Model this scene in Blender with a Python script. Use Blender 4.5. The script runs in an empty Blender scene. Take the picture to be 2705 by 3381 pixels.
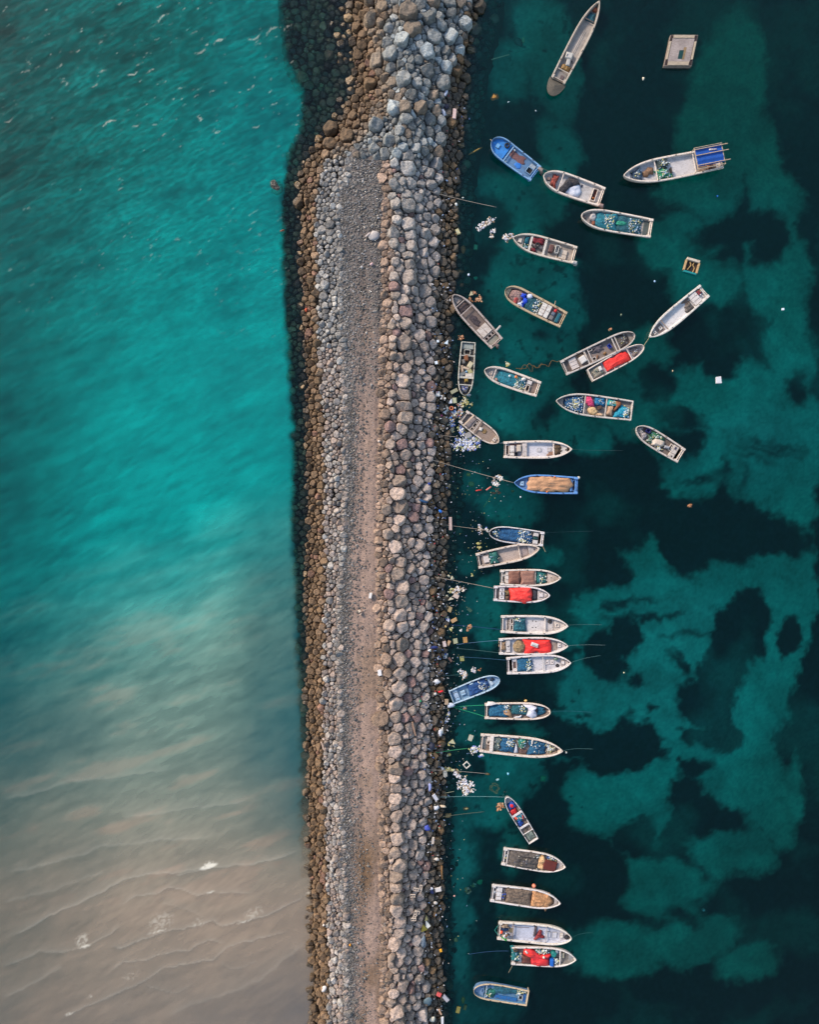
import bpy, bmesh, math, random
import numpy as np
from mathutils import Vector, Matrix, noise as mnoise

# ------------------------------------------------------------------ camera, light, exposure
S = 0.036            # metres on the water per photograph pixel (2705 x 3381)
CAMH = 82.0          # drone height above the water
CX, CY = 1352.5, 1690.5
sc = bpy.context.scene
cam_d = bpy.data.cameras.new('camera'); cam = bpy.data.objects.new('camera', cam_d)
sc.collection.objects.link(cam); sc.camera = cam
cam.location = (0, 0, CAMH); cam.rotation_euler = (0, 0, 0)
cam_d.sensor_fit = 'VERTICAL'; cam_d.sensor_height = 24; cam_d.sensor_width = 24
cam_d.lens = 12.0 / (CY * S / CAMH); cam_d.clip_start = 0.5; cam_d.clip_end = 3000

SUN_AZ = math.radians(140)      # direction towards the sun, counter-clockwise from +x: upper left of the picture
SUN_EL = math.radians(30)
w = bpy.data.worlds.new('World'); sc.world = w; w.use_nodes = True
nt = w.node_tree; bg = nt.nodes['Background']
sky = nt.nodes.new('ShaderNodeTexSky'); sky.sky_type = 'NISHITA'; sky.sun_disc = False
sky.sun_elevation = SUN_EL; sky.sun_rotation = math.pi/2 - SUN_AZ; sky.dust_density = 1.2; sky.air_density = 1.2
nt.links.new(sky.outputs[0], bg.inputs[0]); bg.inputs[1].default_value = 0.14
sd = bpy.data.lights.new('sun', 'SUN'); sun = bpy.data.objects.new('sun', sd); sc.collection.objects.link(sun)
sd.energy = 2.5; sd.angle = math.radians(9); sd.color = (1.0, 0.89, 0.78)
dirv = Vector((math.cos(SUN_EL)*math.cos(SUN_AZ), math.cos(SUN_EL)*math.sin(SUN_AZ), math.sin(SUN_EL)))
sun.rotation_euler = dirv.to_track_quat('Z', 'Y').to_euler(); sun.location = (-60, 40, 90)
sc.view_settings.view_transform = 'Standard'; sc.view_settings.look = 'None'
sc.view_settings.exposure = 0.88; sc.view_settings.gamma = 1.0
cy = sc.cycles
cy.max_bounces = 8; cy.diffuse_bounces = 2; cy.glossy_bounces = 2; cy.transmission_bounces = 2
cy.transparent_max_bounces = 12; cy.volume_bounces = 0
cy.use_denoising = True; cy.caustics_reflective = False; cy.caustics_refractive = False
cy.sample_clamp_indirect = 4

# ------------------------------------------------------------------ helpers
R = random.Random(7); NR = np.random.RandomState(11)
COL = sc.collection
def W(x, y, z=0.0):
    k = S * (CAMH - z) / CAMH
    return ((x - CX) * k, (CY - y) * k, z)
def lin(c):
    o = []
    for v in c[:3]:
        v = v / 255.0
        o.append(v/12.92 if v <= 0.04045 else ((v + 0.055) / 1.055) ** 2.4)
    return tuple(o)
_T = NR.rand(256, 256)
def vnoise(x, y):
    x = np.asarray(x, float); y = np.asarray(y, float)
    xi = np.floor(x).astype(int); yi = np.floor(y).astype(int)
    fx = x - xi; fy = y - yi
    fx = fx*fx*(3-2*fx); fy = fy*fy*(3-2*fy)
    a = _T[xi & 255, yi & 255]; b = _T[(xi+1) & 255, yi & 255]
    c = _T[xi & 255, (yi+1) & 255]; d = _T[(xi+1) & 255, (yi+1) & 255]
    return (a*(1-fx)+b*fx)*(1-fy) + (c*(1-fx)+d*fx)*fy
def fbm(x, y, o=4):
    s = 0; a = 0.5; t = 0
    for k in range(o):
        s = s + a*vnoise(x*2**k + 17.3*k, y*2**k + 5.1*k); t += a; a *= 0.5
    return s/t*2 - 1
def sstep(a, b, x):
    t = np.clip((x-a)/(b-a), 0, 1); return t*t*(3-2*t)

def link(o, parent=None):
    COL.objects.link(o)
    if parent is not None: o.parent = parent
    return o
def tag(o, label=None, cat=None, group=None, kind=None):
    if label: o['label'] = label
    if cat: o['category'] = cat
    if group: o['group'] = group
    if kind: o['kind'] = kind
    return o
def mesh_obj(name, verts, faces, mat, parent=None, smooth=False, cols=None, loc=None, crisp=0):
    me = bpy.data.meshes.new(name)
    if isinstance(verts, np.ndarray): verts = verts.astype(float)
    if isinstance(faces, np.ndarray):
        nv, nf, k = len(verts), len(faces), faces.shape[1]
        me.vertices.add(nv); me.vertices.foreach_set('co', np.asarray(verts, np.float32).ravel())
        me.loops.add(nf*k); me.loops.foreach_set('vertex_index', faces.astype(np.int32).ravel())
        me.polygons.add(nf); me.polygons.foreach_set('loop_start', np.arange(0, nf*k, k, dtype=np.int32))
        me.update(calc_edges=True)
    else:
        me.from_pydata([tuple(v) for v in verts], [], faces); me.update()
    if smooth: me.polygons.foreach_set('use_smooth', [True]*len(me.polygons))
    if crisp: me.set_sharp_from_angle(angle=math.radians(crisp))
    if cols is not None:
        a = me.color_attributes.new('Col', 'FLOAT_COLOR', 'POINT')
        c = np.ones((len(me.vertices), 4), np.float32); c[:, :3] = cols
        a.data.foreach_set('color', c.ravel())
    if mat is not None: me.materials.append(mat)
    o = bpy.data.objects.new(name, me); link(o, parent)
    if loc is not None: o.location = loc
    return o
class MB:
    """collects simple solids and becomes ONE mesh object"""
    def __init__(s): s.v = []; s.f = []; s.c = []
    def add(s, v, f, col=None):
        b = len(s.v); s.v += [tuple(p) for p in v]; s.f += [tuple(i+b for i in q) for q in f]
        s.c += [col or (1, 1, 1)]*len(v); return s
    def box(s, x0, x1, y0, y1, z0, z1, col=None, bev=0.02):
        bev = min(bev, abs(x1-x0)*.25, abs(y1-y0)*.25, abs(z1-z0)*.4)
        v = []
        for z, i in ((z0, 0), (z1-bev, 0), (z1, bev)):
            v += [(x0+i, y0+i, z), (x1-i, y0+i, z), (x1-i, y1-i, z), (x0+i, y1-i, z)]
        f = [(3, 2, 1, 0), (8, 9, 10, 11)]
        for b in (0, 4):
            for k in range(4): f.append((b+k, b+(k+1) % 4, b+4+(k+1) % 4, b+4+k))
        return s.add(v, f, col)
    def obox(s, cx, cy, l, wd, z0, z1, rot=0, col=None, bev=0.02, skew=0):
        m = MB().box(-l/2, l/2, -wd/2, wd/2, z0, z1, bev=bev); c, n = math.cos(rot), math.sin(rot)
        return s.add([(cx+(x+skew*y)*c-y*n, cy+(x+skew*y)*n+y*c, z) for x, y, z in m.v], m.f, col)
    def ball(s, x, y, z, r, sx=1, sy=1, sz=1, col=None, n=6, m=4, rot=0):
        v = [(0, 0, r*sz)]; c, sn = math.cos(rot), math.sin(rot)
        for i in range(1, m):
            a = math.pi*i/m
            for k in range(n):
                t = 2*math.pi*k/n; px = r*sx*math.sin(a)*math.cos(t); py = r*sy*math.sin(a)*math.sin(t)
                v.append((px*c-py*sn, px*sn+py*c, r*sz*math.cos(a)))
        v.append((0, 0, -r*sz)); f = []
        for k in range(n): f.append((0, 1+k, 1+(k+1) % n))
        for i in range(m-2):
            for k in range(n):
                a = 1+i*n+k; b = 1+i*n+(k+1) % n; f.append((a, a+n, b+n, b))
        e = len(v)-1; o = 1+(m-2)*n
        for k in range(n): f.append((e, o+(k+1) % n, o+k))
        return s.add([(x+p[0], y+p[1], z+p[2]) for p in v], f, col)
    def tube(s, pts, r, n=6, col=None):
        v = []; f = []
        for i, p in enumerate(pts):
            p = Vector(p); a = Vector(pts[max(0, i-1)]); b = Vector(pts[min(len(pts)-1, i+1)])
            d = (b-a).normalized(); u = d.cross(Vector((0, 0, 1)))
            if u.length < 1e-3: u = Vector((1, 0, 0))
            u.normalize(); q = d.cross(u)
            for k in range(n):
                t = 2*math.pi*k/n; v.append(tuple(p+(u*math.cos(t)+q*math.sin(t))*r))
        for i in range(len(pts)-1):
            for k in range(n):
                a = i*n+k; b = i*n+(k+1) % n; f.append((a, b, b+n, a+n))
        f.append(tuple(range(n))[::-1]); f.append(tuple((len(pts)-1)*n+k for k in range(n)))
        return s.add(v, f, col)
    def torus(s, x, y, z, Rr, r, n=16, m=6, col=None, sy=1):
        v = []; f = []
        for i in range(n):
            a = 2*math.pi*i/n
            for k in range(m):
                t = 2*math.pi*k/m; q = Rr+r*math.cos(t)
                v.append((x+q*math.cos(a), y+q*math.sin(a)*sy, z+r*math.sin(t)))
        for i in range(n):
            for k in range(m):
                f.append((i*m+k, ((i+1) % n)*m+k, ((i+1) % n)*m+(k+1) % m, i*m+(k+1) % m))
        return s.add(v, f, col)
    def build(s, name, mat, parent=None, smooth=False, usecol=False):
        return mesh_obj(name, s.v, s.f, mat, parent, smooth, np.array(s.c) if usecol else None)
def empty(name, loc, rz=0):
    o = bpy.data.objects.new(name, None); link(o); o.location = loc; o.rotation_euler = (0, 0, rz); o.empty_display_size = .5
    return o

# ------------------------------------------------------------------ materials
_M = {}
def nn(nt, t, **k):
    n = nt.nodes.new(t)
    for a, b in k.items(): setattr(n, a, b)
    return n
def mat(kind, rgb=(200, 200, 200), rough=.7):
    key = (kind, rgb, rough)
    if key in _M: return _M[key]
    m = bpy.data.materials.new(kind); m.use_nodes = True; nt = m.node_tree; p = nt.nodes['Principled BSDF']; L = nt.links.new
    p.inputs['Roughness'].default_value = rough; c = lin(rgb)
    tc = nn(nt, 'ShaderNodeTexCoord'); mp = nn(nt, 'ShaderNodeMapping'); L(tc.outputs['Object'], mp.inputs[0])
    if kind == 'vcol':
        at = nn(nt, 'ShaderNodeVertexColor', layer_name='Col'); src = at.outputs[0]
    else:
        rg = nn(nt, 'ShaderNodeRGB'); rg.outputs[0].default_value = (*c, 1); src = rg.outputs[0]
    def noise(scale, det=3, sc3=(1, 1, 1)):
        mpp = nn(nt, 'ShaderNodeMapping'); L(tc.outputs['Object'], mpp.inputs[0]); mpp.inputs['Scale'].default_value = sc3
        n = nn(nt, 'ShaderNodeTexNoise'); n.inputs['Scale'].default_value = scale; n.inputs['Detail'].default_value = det
        L(mpp.outputs[0], n.inputs[0]); return n.outputs[0]
    def ramp(s, a, b, lo=0, hi=1):
        r = nn(nt, 'ShaderNodeMapRange'); L(s, r.inputs[0]); r.inputs[1].default_value = a; r.inputs[2].default_value = b
        r.inputs[3].default_value = lo; r.inputs[4].default_value = hi; return r.outputs[0]
    def mix(f, a, b, mode='MIX'):
        x = nn(nt, 'ShaderNodeMix', data_type='RGBA', blend_type=mode); L(f, x.inputs[0]) if not isinstance(f, float) else setattr(x.inputs[0], 'default_value', f)
        L(a, x.inputs[6]) if hasattr(a, 'links') else setattr(x.inputs[6], 'default_value', (*a, 1))
        L(b, x.inputs[7]) if hasattr(b, 'links') else setattr(x.inputs[7], 'default_value', (*b, 1))
        return x.outputs[2]
    def bump(s, dist, st=1):
        b = nn(nt, 'ShaderNodeBump'); b.inputs['Strength'].default_value = st; b.inputs['Distance'].default_value = dist
        L(s, b.inputs['Height']); L(b.outputs[0], p.inputs['Normal'])
    if kind == 'paint':      # worn painted glass fibre
        d1 = ramp(noise(1.6, 5), .5, .75); d2 = ramp(noise(9, 3), .58, .72)
        o = mix(ramp(noise(2.5, 5, (1, 4, 1)), .42, .75, 0, .6), src, tuple(v_*w_ for v_, w_ in zip(c, (.66, .55, .45))))
        o = mix(ramp(noise(8, 5), .56, .68, 0, .75), o, lin((92, 70, 54)))
        bump(noise(12, 3), .01)
    elif kind == 'deck':     # dirty deck
        o = mix(ramp(noise(1.3, 5), .42, .72, 0, .6), src, tuple(v*.42 for v in c))
        o = mix(ramp(noise(7, 4, (.5, 3, 1)), .52, .72, 0, .75), o, lin((92, 76, 66)))
        o = mix(ramp(noise(20, 2), .66, .75, 0, .7), o, lin((60, 48, 42)))
        bump(noise(10, 4), .02)
    elif kind == 'net':
        vo = nn(nt, 'ShaderNodeTexVoronoi', feature='DISTANCE_TO_EDGE'); vo.inputs['Scale'].default_value = 7; L(tc.outputs['Object'], vo.inputs[0])
        o = mix(ramp(noise(4, 5), .3, .7, 0, 1), tuple(v*.45 for v in c), tuple(min(1, v*1.7+.01) for v in c))
        o = mix(ramp(vo.outputs[0], 0, .1, .5, 0), o, tuple(min(1, v*2.2+.03) for v in c))
        bump(noise(6, 6), .12)
    elif kind == 'cloth':
        o = mix(ramp(noise(2.2, 4), .35, .7, 0, .5), src, tuple(v*.6 for v in c))
        bump(noise(5, 3, (1, 2.6, 1)), .05)
    elif kind == 'wood':
        o = mix(ramp(noise(3, 5, (1, 9, 1)), .35, .7, 0, .8), src, tuple(v*.45 for v in c))
        bump(noise(8, 3, (1, 8, 1)), .01)
    elif kind == 'vcol':
        o = mix(ramp(noise(9, 4), .3, .75, 0, .45), src, tuple([.0]*3))
    elif kind == 'glow': o = src
    else:
        o = mix(ramp(noise(6, 4), .35, .75, 0, .4), src, tuple(v*.5 for v in c)); bump(noise(14, 3), .01)
    L(o, p.inputs['Base Color']); _M[key] = m; return m
def rock_mat():
    m = bpy.data.materials.new('stone'); m.use_nodes = True; nt = m.node_tree; p = nt.nodes['Principled BSDF']; L = nt.links.new
    at = nn(nt, 'ShaderNodeVertexColor', layer_name='Col'); geo = nn(nt, 'ShaderNodeNewGeometry')
    def noise(s, d, r=.55):
        n = nn(nt, 'ShaderNodeTexNoise'); n.inputs['Scale'].default_value = s; n.inputs['Detail'].default_value = d; n.inputs['Roughness'].default_value = r
        L(geo.outputs['Position'], n.inputs[0]); return n.outputs[0]
    def mr(s, a, b, lo, hi):
        r = nn(nt, 'ShaderNodeMapRange'); L(s, r.inputs[0])
        for i, q in enumerate((a, b, lo, hi)): r.inputs[i+1].default_value = q
        return r.outputs[0]
    mul = nn(nt, 'ShaderNodeMix', data_type='RGBA', blend_type='MULTIPLY'); mul.inputs[0].default_value = 1
    v = mr(noise(3.0, 9, .74), .3, .7, .35, 1.6); cb = nn(nt, 'ShaderNodeCombineColor')
    L(v, cb.inputs[0]); L(v, cb.inputs[1]); L(v, cb.inputs[2])
    L(at.outputs[0], mul.inputs[6]); L(cb.outputs[0], mul.inputs[7])
    mx = nn(nt, 'ShaderNodeMix', data_type='RGBA'); L(mr(noise(1.1, 4), .5, .72, 0, .22), mx.inputs[0]); L(mul.outputs[2], mx.inputs[6]); mx.inputs[7].default_value = (.11, .065, .035, 1)
    L(mx.outputs[2], p.inputs['Base Color'])
    b = nn(nt, 'ShaderNodeBump'); b.inputs['Distance'].default_value = .2; b.inputs['Strength'].default_value = .9; L(noise(3.5, 8, .62), b.inputs['Height']); L(b.outputs[0], p.inputs['Normal'])
    # wet near the waterline
    sp = nn(nt, 'ShaderNodeSeparateXYZ'); L(geo.outputs['Position'], sp.inputs[0]); L(mr(sp.outputs[2], .15, .7, .3, .85), p.inputs['Roughness'])
    return m
ROCK = rock_mat()
# ------------------------------------------------------------------ the breakwater's plan: rows of photo y with x of each line
#        y     L0    L1    L2    RL    RR    R2    R1
ROWS = [(-160, 925, 1140, 1205, 1240, 1300, 1560, 1605),
        (0,    935, 1150, 1215, 1255, 1310, 1550, 1590),
        (160,  950, 1163, 1230, 1265, 1310, 1525, 1550),
        (290, 1005, 1170, 1250, 1280, 1310, 1480, 1540),
        (390, 1003, 1120, 1215, 1270, 1310, 1470, 1535),
        (440,  990, 1085, 1170, 1255, 1300, 1465, 1528),
        (500,  965, 1030, 1095, 1190, 1275, 1462, 1520),
        (560,  950,  995, 1060, 1150, 1268, 1455, 1516),
        (650,  940,  985, 1042, 1120, 1268, 1448, 1512),
        (800,  938,  992, 1042, 1118, 1272, 1442, 1508),
        (1100, 955, 1002, 1048, 1130, 1268, 1432, 1492),
        (1400, 975, 1012, 1066, 1145, 1258, 1425, 1482),
        (1700, 972, 1014, 1072, 1138, 1252, 1422, 1478),
        (2000, 985, 1006, 1072, 1122, 1252, 1420, 1472),
        (2350, 1000,1010, 1066, 1122, 1258, 1420, 1470),
        (2650, 1008,1014, 1070, 1128, 1262, 1412, 1465),
        (3000, 1012,1018, 1082, 1142, 1266, 1405, 1462),
        (3381, 1020,1026, 1085, 1145, 1264, 1405, 1465),
        (3560, 1024,1030, 1088, 1148, 1264, 1405, 1465)]
RW = np.array(ROWS, float)
def rowx(y, k): return np.interp(y, RW[:, 0], RW[:, k])
def prof(x, y):
    """height of the breakwater core at photo (x, y)"""
    x = np.asarray(x, float); y = np.asarray(y, float) + 0*x
    L0, L1, L2, RL, RR, R2, R1 = [rowx(y, k) for k in range(1, 8)]
    xs = [L0-16, L0, L1, L2, RL, RR, RR+28, R2, R1, R1+55, R1+120]
    zs = [-9, -1.0, .05, 1.75, 2.35, 2.4, 2.75, .85, .0, -2.2, -12]
    z = np.full(x.shape, -12.0)
    for i in range(len(xs)-1):
        t = (x-xs[i])/np.maximum(xs[i+1]-xs[i], 1e-3); m = (t >= 0) & (t <= 1)
        z = np.where(m, zs[i]+(zs[i+1]-zs[i])*t, z)
    return z
def src_of(X, Y): return X/S+CX, CY-Y/S

# ------------------------------------------------------------------ sea bed
def lut(y, x, ys, xs, tab):
    tab = np.array(tab, float); yi = np.interp(y, ys, np.arange(len(ys))); xi = np.interp(x, xs, np.arange(len(xs)))
    y0 = np.clip(np.floor(yi).astype(int), 0, len(ys)-2); x0 = np.clip(np.floor(xi).astype(int), 0, len(xs)-2)
    fy = yi-y0; fx = xi-x0; fy = fy*fy*(3-2*fy); fx = fx*fx*(3-2*fx)
    return (tab[y0, x0]*(1-fx)+tab[y0, x0+1]*fx)*(1-fy)+(tab[y0+1, x0]*(1-fx)+tab[y0+1, x0+1]*fx)*fy
# photo at 1725 px width ("D" units) for the sea
LX = [0, 150, 300, 450, 560, 640]; LY = [0, 200, 400, 600, 800, 1000, 1150, 1300, 1500, 1700, 1900, 2156]
LDEP = [[11.5, 10.5, 8.3, 5.4, 5.2, 5.2],
        [9.5, 8.4, 6.2, 4.2, 3.4, 3.2],
        [7.2, 6.0, 4.8, 3.6, 2.6, 2.4],
        [6.6, 5.2, 4.0, 2.9, 2.2, 2.0],
        [6.0, 4.5, 3.1, 2.1, 1.9, 1.9],
        [5.6, 3.9, 2.5, 2.1, 2.1, 2.2],
        [4.9, 3.4, 2.4, 2.2, 2.2, 2.2],
        [4.4, 3.1, 2.4, 2.2, 2.2, 2.3],
        [3.6, 2.7, 2.2, 2.0, 1.9, 1.9],
        [2.6, 1.9, 1.4, 1.1, 1.2, 1.5],
        [1.3, .85, .5, .28, .18, .14],
        [.42, .26, .18, .12, .08, .06]]
LSILT = [[0, 0, 0, 0, 0, 0],
         [0, 0, 0, 0, 0, 0],
         [0, 0, 0, 0, 0, 0],
         [0, 0, 0, 0, 0, 0],
         [0, 0, .02, .02, 0, 0],
         [0, .02, .06, .10, .02, 0],
         [0, .03, .09, .18, .02, .0],
         [.02, .11, .28, .44, .05, .01],
         [.12, .32, .50, .56, .16, .04],
         [.34, .50, .60, .62, .40, .18],
         [.48, .56, .62, .62, .60, .55],
         [.45, .45, .42, .38, .30, .22]]
RX = [960, 1060, 1200, 1350, 1500, 1620, 1725]; RY = [0, 200, 400, 600, 800, 900, 1100, 1300, 1500, 1700, 1900, 2156]
RDEP = [[3.6, 4.4, 5.6, 7.5, 9.0, 8.6, 9.0],
        [3.2, 4.2, 5.4, 7.0, 8.0, 7.6, 8.0],
        [3.0, 4.0, 4.8, 6.3, 5.6, 5.2, 5.6],
        [2.6, 3.8, 3.4, 5.6, 5.0, 4.6, 5.0],
        [2.4, 3.0, 3.6, 5.0, 4.4, 3.6, 3.6],
        [2.4, 2.8, 4.0, 4.4, 3.2, 2.4, 3.2],
        [1.8, 2.4, 4.6, 4.8, 4.2, 4.0, 4.2],
        [1.7, 2.4, 3.6, 2.3, 2.4, 3.5, 3.6],
        [1.7, 2.4, 2.4, 2.3, 2.6, 3.5, 4.0],
        [1.7, 2.6, 4.2, 4.0, 4.0, 4.6, 5.4],
        [1.6, 2.8, 5.4, 5.6, 5.2, 5.6, 6.2],
        [1.6, 3.2, 5.6, 6.0, 6.2, 6.4, 7.0]]
# sand clearings (cx, cy, rx, ry, rot) and weed beds, D units
SAND = [(1180, 40, 62, 130, -15), (1080, 90, 45, 60, 0), (1215, 275, 42, 90, -25), (1150, 370, 70, 60, -40), (1060, 350, 50, 32, 0), (1085, 560, 45, 90, 10), (1120, 480, 40, 50, 0),
        (1180, 600, 70, 85, -10), (1130, 700, 75, 50, 0), (1190, 730, 45, 50, 0), (1100, 830, 105, 75, 10), (1180, 880, 60, 60, 40), (1030, 780, 35, 60, 0), (1260, 900, 50, 40, 20),
        (1600, 150, 80, 250, 14), (1500, 300, 80, 60, -30), (1690, 230, 50, 90, 0), (1700, 350, 60, 80, 0), (1480, 470, 75, 60, 0), (1530, 560, 70, 50, 0), (1690, 540, 65, 110, 0), (1710, 720, 40, 90, 0),
        (1560, 870, 150, 110, -10), (1660, 930, 110, 130, 0), (1700, 1060, 60, 60, 0), (1490, 980, 55, 55, 0), (1400, 720, 45, 60, 30), (1350, 850, 70, 50, 20), (1310, 800, 40, 50, 0),
        (1085, 1062, 60, 42, 0), (990, 1010, 36, 26, 0), (985, 1190, 28, 20, 30), (1045, 1245, 42, 30, -30), (1040, 1310, 34, 60, 10), (990, 1290, 25, 40, 20),
        (1320, 1300, 88, 48, 8), (1385, 1180, 40, 45, -40), (1410, 1250, 60, 60, 0), (1450, 1350, 62, 115, 15), (1560, 1240, 110, 45, -12), (1680, 1200, 60, 60, 0), (1400, 1400, 70, 60, 30),
        (1262, 1468, 66, 92, 15), (1320, 1440, 50, 60, 0), (1415, 1535, 68, 44, 20), (1390, 1480, 90, 30, 20),
        (1660, 1420, 62, 190, 12), (1630, 1560, 60, 90, 0), (1560, 1670, 110, 75, -10), (1640, 1720, 80, 70, 0), (1480, 1620, 50, 30, 0), (1705, 1230, 50, 150, 0), (1700, 1730, 50, 110, 0), (1420, 1650, 40, 30, 0),
        (1330, 1730, 95, 110, -15), (1270, 1700, 50, 60, 0), (1600, 1850, 90, 60, 15), (1430, 1930, 110, 60, 10), (1330, 2080, 110, 60, 5), (1520, 2060, 90, 50, -20), (1650, 2120, 70, 40, 0),
        (1010, 1500, 45, 26, 0), (1085, 1590, 75, 46, 10), (1040, 1690, 62, 60, -20), (975, 1720, 20, 60, 0), (975, 1840, 18, 60, 0), (975, 2010, 22, 110, 0), (1040, 1620, 40, 50, 0), (1120, 1660, 36, 30, 0),
        (1085, 1820, 26, 40, 0), (1000, 1560, 30, 20, 0), (1120, 1310, 40, 40, 0), (1150, 1180, 30, 20, 0), (1190, 1600, 60, 20, 10), (1230, 1350, 34, 20, 0), (1110, 1950, 40, 30, 0)]
WEED = [(1370, 160, 120, 200, 0), (1330, 330, 80, 80, 0), (1610, 440, 115, 36, -18), (1680, 465, 45, 70, 30), (1585, 690, 72, 55, -25), (1560, 740, 45, 45, 0), (1640, 690, 30, 22, 0), (1290, 560, 62, 110, 0),
        (1420, 790, 42, 45, 0), (1460, 870, 50, 30, 25), (1480, 930, 28, 30, 0), (1440, 910, 40, 20, 10), (1720, 800, 22, 40, 0), (1300, 1080, 140, 90, 0), (1600, 1110, 170, 55, 14), (1480, 1150, 60, 80, 20),
        (1560, 980, 10, 26, 10), (1660, 945, 60, 5, 8), (1500, 1005, 30, 7, -10), (1610, 960, 30, 6, 10), (1680, 935, 55, 6, 12), (1590, 1000, 5, 22, -10),
        (1290, 1390, 42, 62, -30), (1330, 1350, 40, 50, 20), (1580, 1370, 60, 105, 18), (1530, 1450, 36, 50, 0), (1610, 1290, 40, 50, 0), (1500, 1490, 70, 50, 0), (1540, 1570, 60, 45, 15), (1480, 1560, 30, 26, 0),
        (1210, 1580, 60, 45, 0), (1290, 1610, 60, 55, 0), (1355, 1590, 50, 60, 20), (1490, 1640, 45, 18, 0), (1500, 1760, 62, 60, 0), (1470, 1700, 40, 50, 0), (1570, 1770, 60, 30, 0), (1705, 1600, 24, 60, -20), (1700, 1350, 30, 50, 0),
        (1370, 1810, 60, 50, 0), (1250, 1900, 120, 110, 0), (1620, 1960, 110, 50, 0), (1480, 2000, 40, 20, 10), (1700, 2060, 30, 20, 0), (1400, 1300, 80, 7, -6), (1500, 1345, 60, 7, 0), (1450, 1410, 30, 9, 50), (1350, 1275, 60, 7, -12),
        (1350, 1445, 14, 10, 0), (1240, 1520, 12, 9, 0), (1390, 1500, 9, 7, 0), (1440, 1730, 10, 14, 0), (1060, 780, 16, 12, 0), (1150, 690, 14, 12, 0), (1165, 860, 22, 36, 35), (1130, 760, 70, 8, -8), (1010, 1620, 20, 26, 0), (1095, 1560, 10, 8, 0), (1060, 1570, 9, 8, 0), (1110, 1600, 11, 10, 0)]
def ell(x, y, L, K=1):
    f = np.full(x.shape, -3.0)
    for cx, cy2, rx, ry, a in L:
        a = math.radians(a); dx = x-cx; dy = y-cy2; c, s_ = math.cos(a), math.sin(a)
        u = (dx*c+dy*s_)/rx*K; v = (-dx*s_+dy*c)/ry*K
        r = np.sqrt(u*u+v*v); f = np.maximum(f, (1-r)*min(rx, ry)/40.0*1.0)
    return f
def bed(X, Y):
    x, y = src_of(X, Y); x = x/1.5681; y = y/1.5681      # D units
    xl = np.clip(x, -200, 3000)
    dl = lut(y, xl, LY, LX, LDEP); dr = lut(y, xl, RY, RX, RDEP)
    left = x < 780
    wx = x+16*fbm(x/50, y/50, 5)+10*fbm(x/12, y/12, 3); wy = y+16*fbm(x/70+50, y/70+9, 5)+10*fbm(x/12+3, y/12+8, 3)
    F = ell(wx, wy, SAND, .86); D = ell(wx, wy, WEED)
    m = np.minimum(F, -D)+.22*fbm(x/30, y/30, 6)
    soft = .32-.13*sstep(1050, 1250, y)*sstep(1800, 1600, y); sand = sstep(-soft, soft, m)*(.62+.38*sstep(-.5, .5, fbm(x/80+4, y/80, 4)))
    # speckled weed in the clearings and thin growth near the rocks
    sp = fbm(x/16+31, y/16, 3); sand = sand*(1-.75*sstep(.36, .6, sp)*(x < 1250))
    nearr = sstep(1040, 960, x); sand = sand*(1-.45*nearr)*(1-.22*sstep(1300, 1150, x))
    faint = .045+.20*sstep(-.1, .5, fbm(x/120+7, y/120, 4))+.05*sstep(0, .5, fbm(x/22, y/22, 3))*sstep(1250, 1000, x)
    a = np.clip(faint+sand*.9, 0, 1)
    sc_ = np.array([.26, .60, .43]); wc = np.array([.007, .009, .014])
    wn = (.6+.8*sstep(-.4, .5, fbm(x/9, y/9, 3)))
    cr = sc_*a[..., None]+wc*(wn*(1-a))[..., None]
    cr = cr*(1+.30*fbm(x/5, y/5, 3)+.22*fbm(x/24+3, y/24, 3))[..., None]
    cl = (np.array([.56, .52, .45])+(np.array([.62, .47, .36])-np.array([.56, .52, .45]))*sstep(1500, 1900, y)[..., None])*(1+.10*fbm(x/60, y/60, 4)+.05*fbm(x/7, y/7, 3))[..., None]
    # weed-covered stones at the foot of the seaward slope
    f0 = rowx(y*1.5681, 1)/1.5681; foot = sstep(-16, 4, x-f0+14*fbm(x/16, y/12, 4)+5)
    foot = foot*np.where(y > 1850, 0, 1)
    cl = cl*(1-foot)[..., None]+np.array([.11, .085, .055])*foot[..., None]
    c = np.where(left[..., None], cl, cr); dr = np.where(dr > 3.2, 3.2+(dr-3.2)*1.6, dr)*.95; dl = dl*(1+.07*np.maximum(0, dl-2.2)); z = -np.where(left, dl, dr)
    z = z-.25*fbm(x/50, y/50, 3)*(np.abs(z) > 1.2)
    return z, c
def grid_xy(x0, x1, nx, y0, y1, ny, far=()):
    gx = np.linspace(x0, x1, nx); gy = np.linspace(y0, y1, ny)
    gx = np.concatenate([[-f for f in far], gx, [f for f in far[::-1]]]); gy = np.concatenate([[-f for f in far], gy, [f for f in far[::-1]]])
    X, Y = np.meshgrid(gx, gy); return X, Y
def quads(ny, nx):
    i = np.arange(ny*nx).reshape(ny, nx)
    return np.stack([i[:-1, :-1].ravel(), i[:-1, 1:].ravel(), i[1:, 1:].ravel(), i[1:, :-1].ravel()], 1)
X, Y = grid_xy(-62, 62, 620, -76, 76, 760, (900, 300, 120))
Xc = np.clip(X, -62, 62); Yc = np.clip(Y, -76, 76)
Z, C = bed(Xc, Yc)
m_bed = bpy.data.materials.new('bed_material'); m_bed.use_nodes = True
_nt = m_bed.node_tree; _p = _nt.nodes['Principled BSDF']; _p.inputs['Roughness'].default_value = 1; _p.inputs['Specular IOR Level'].default_value = 0
_a = nn(_nt, 'ShaderNodeVertexColor', layer_name='Col'); _nt.links.new(_a.outputs[0], _p.inputs['Base Color'])
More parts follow.
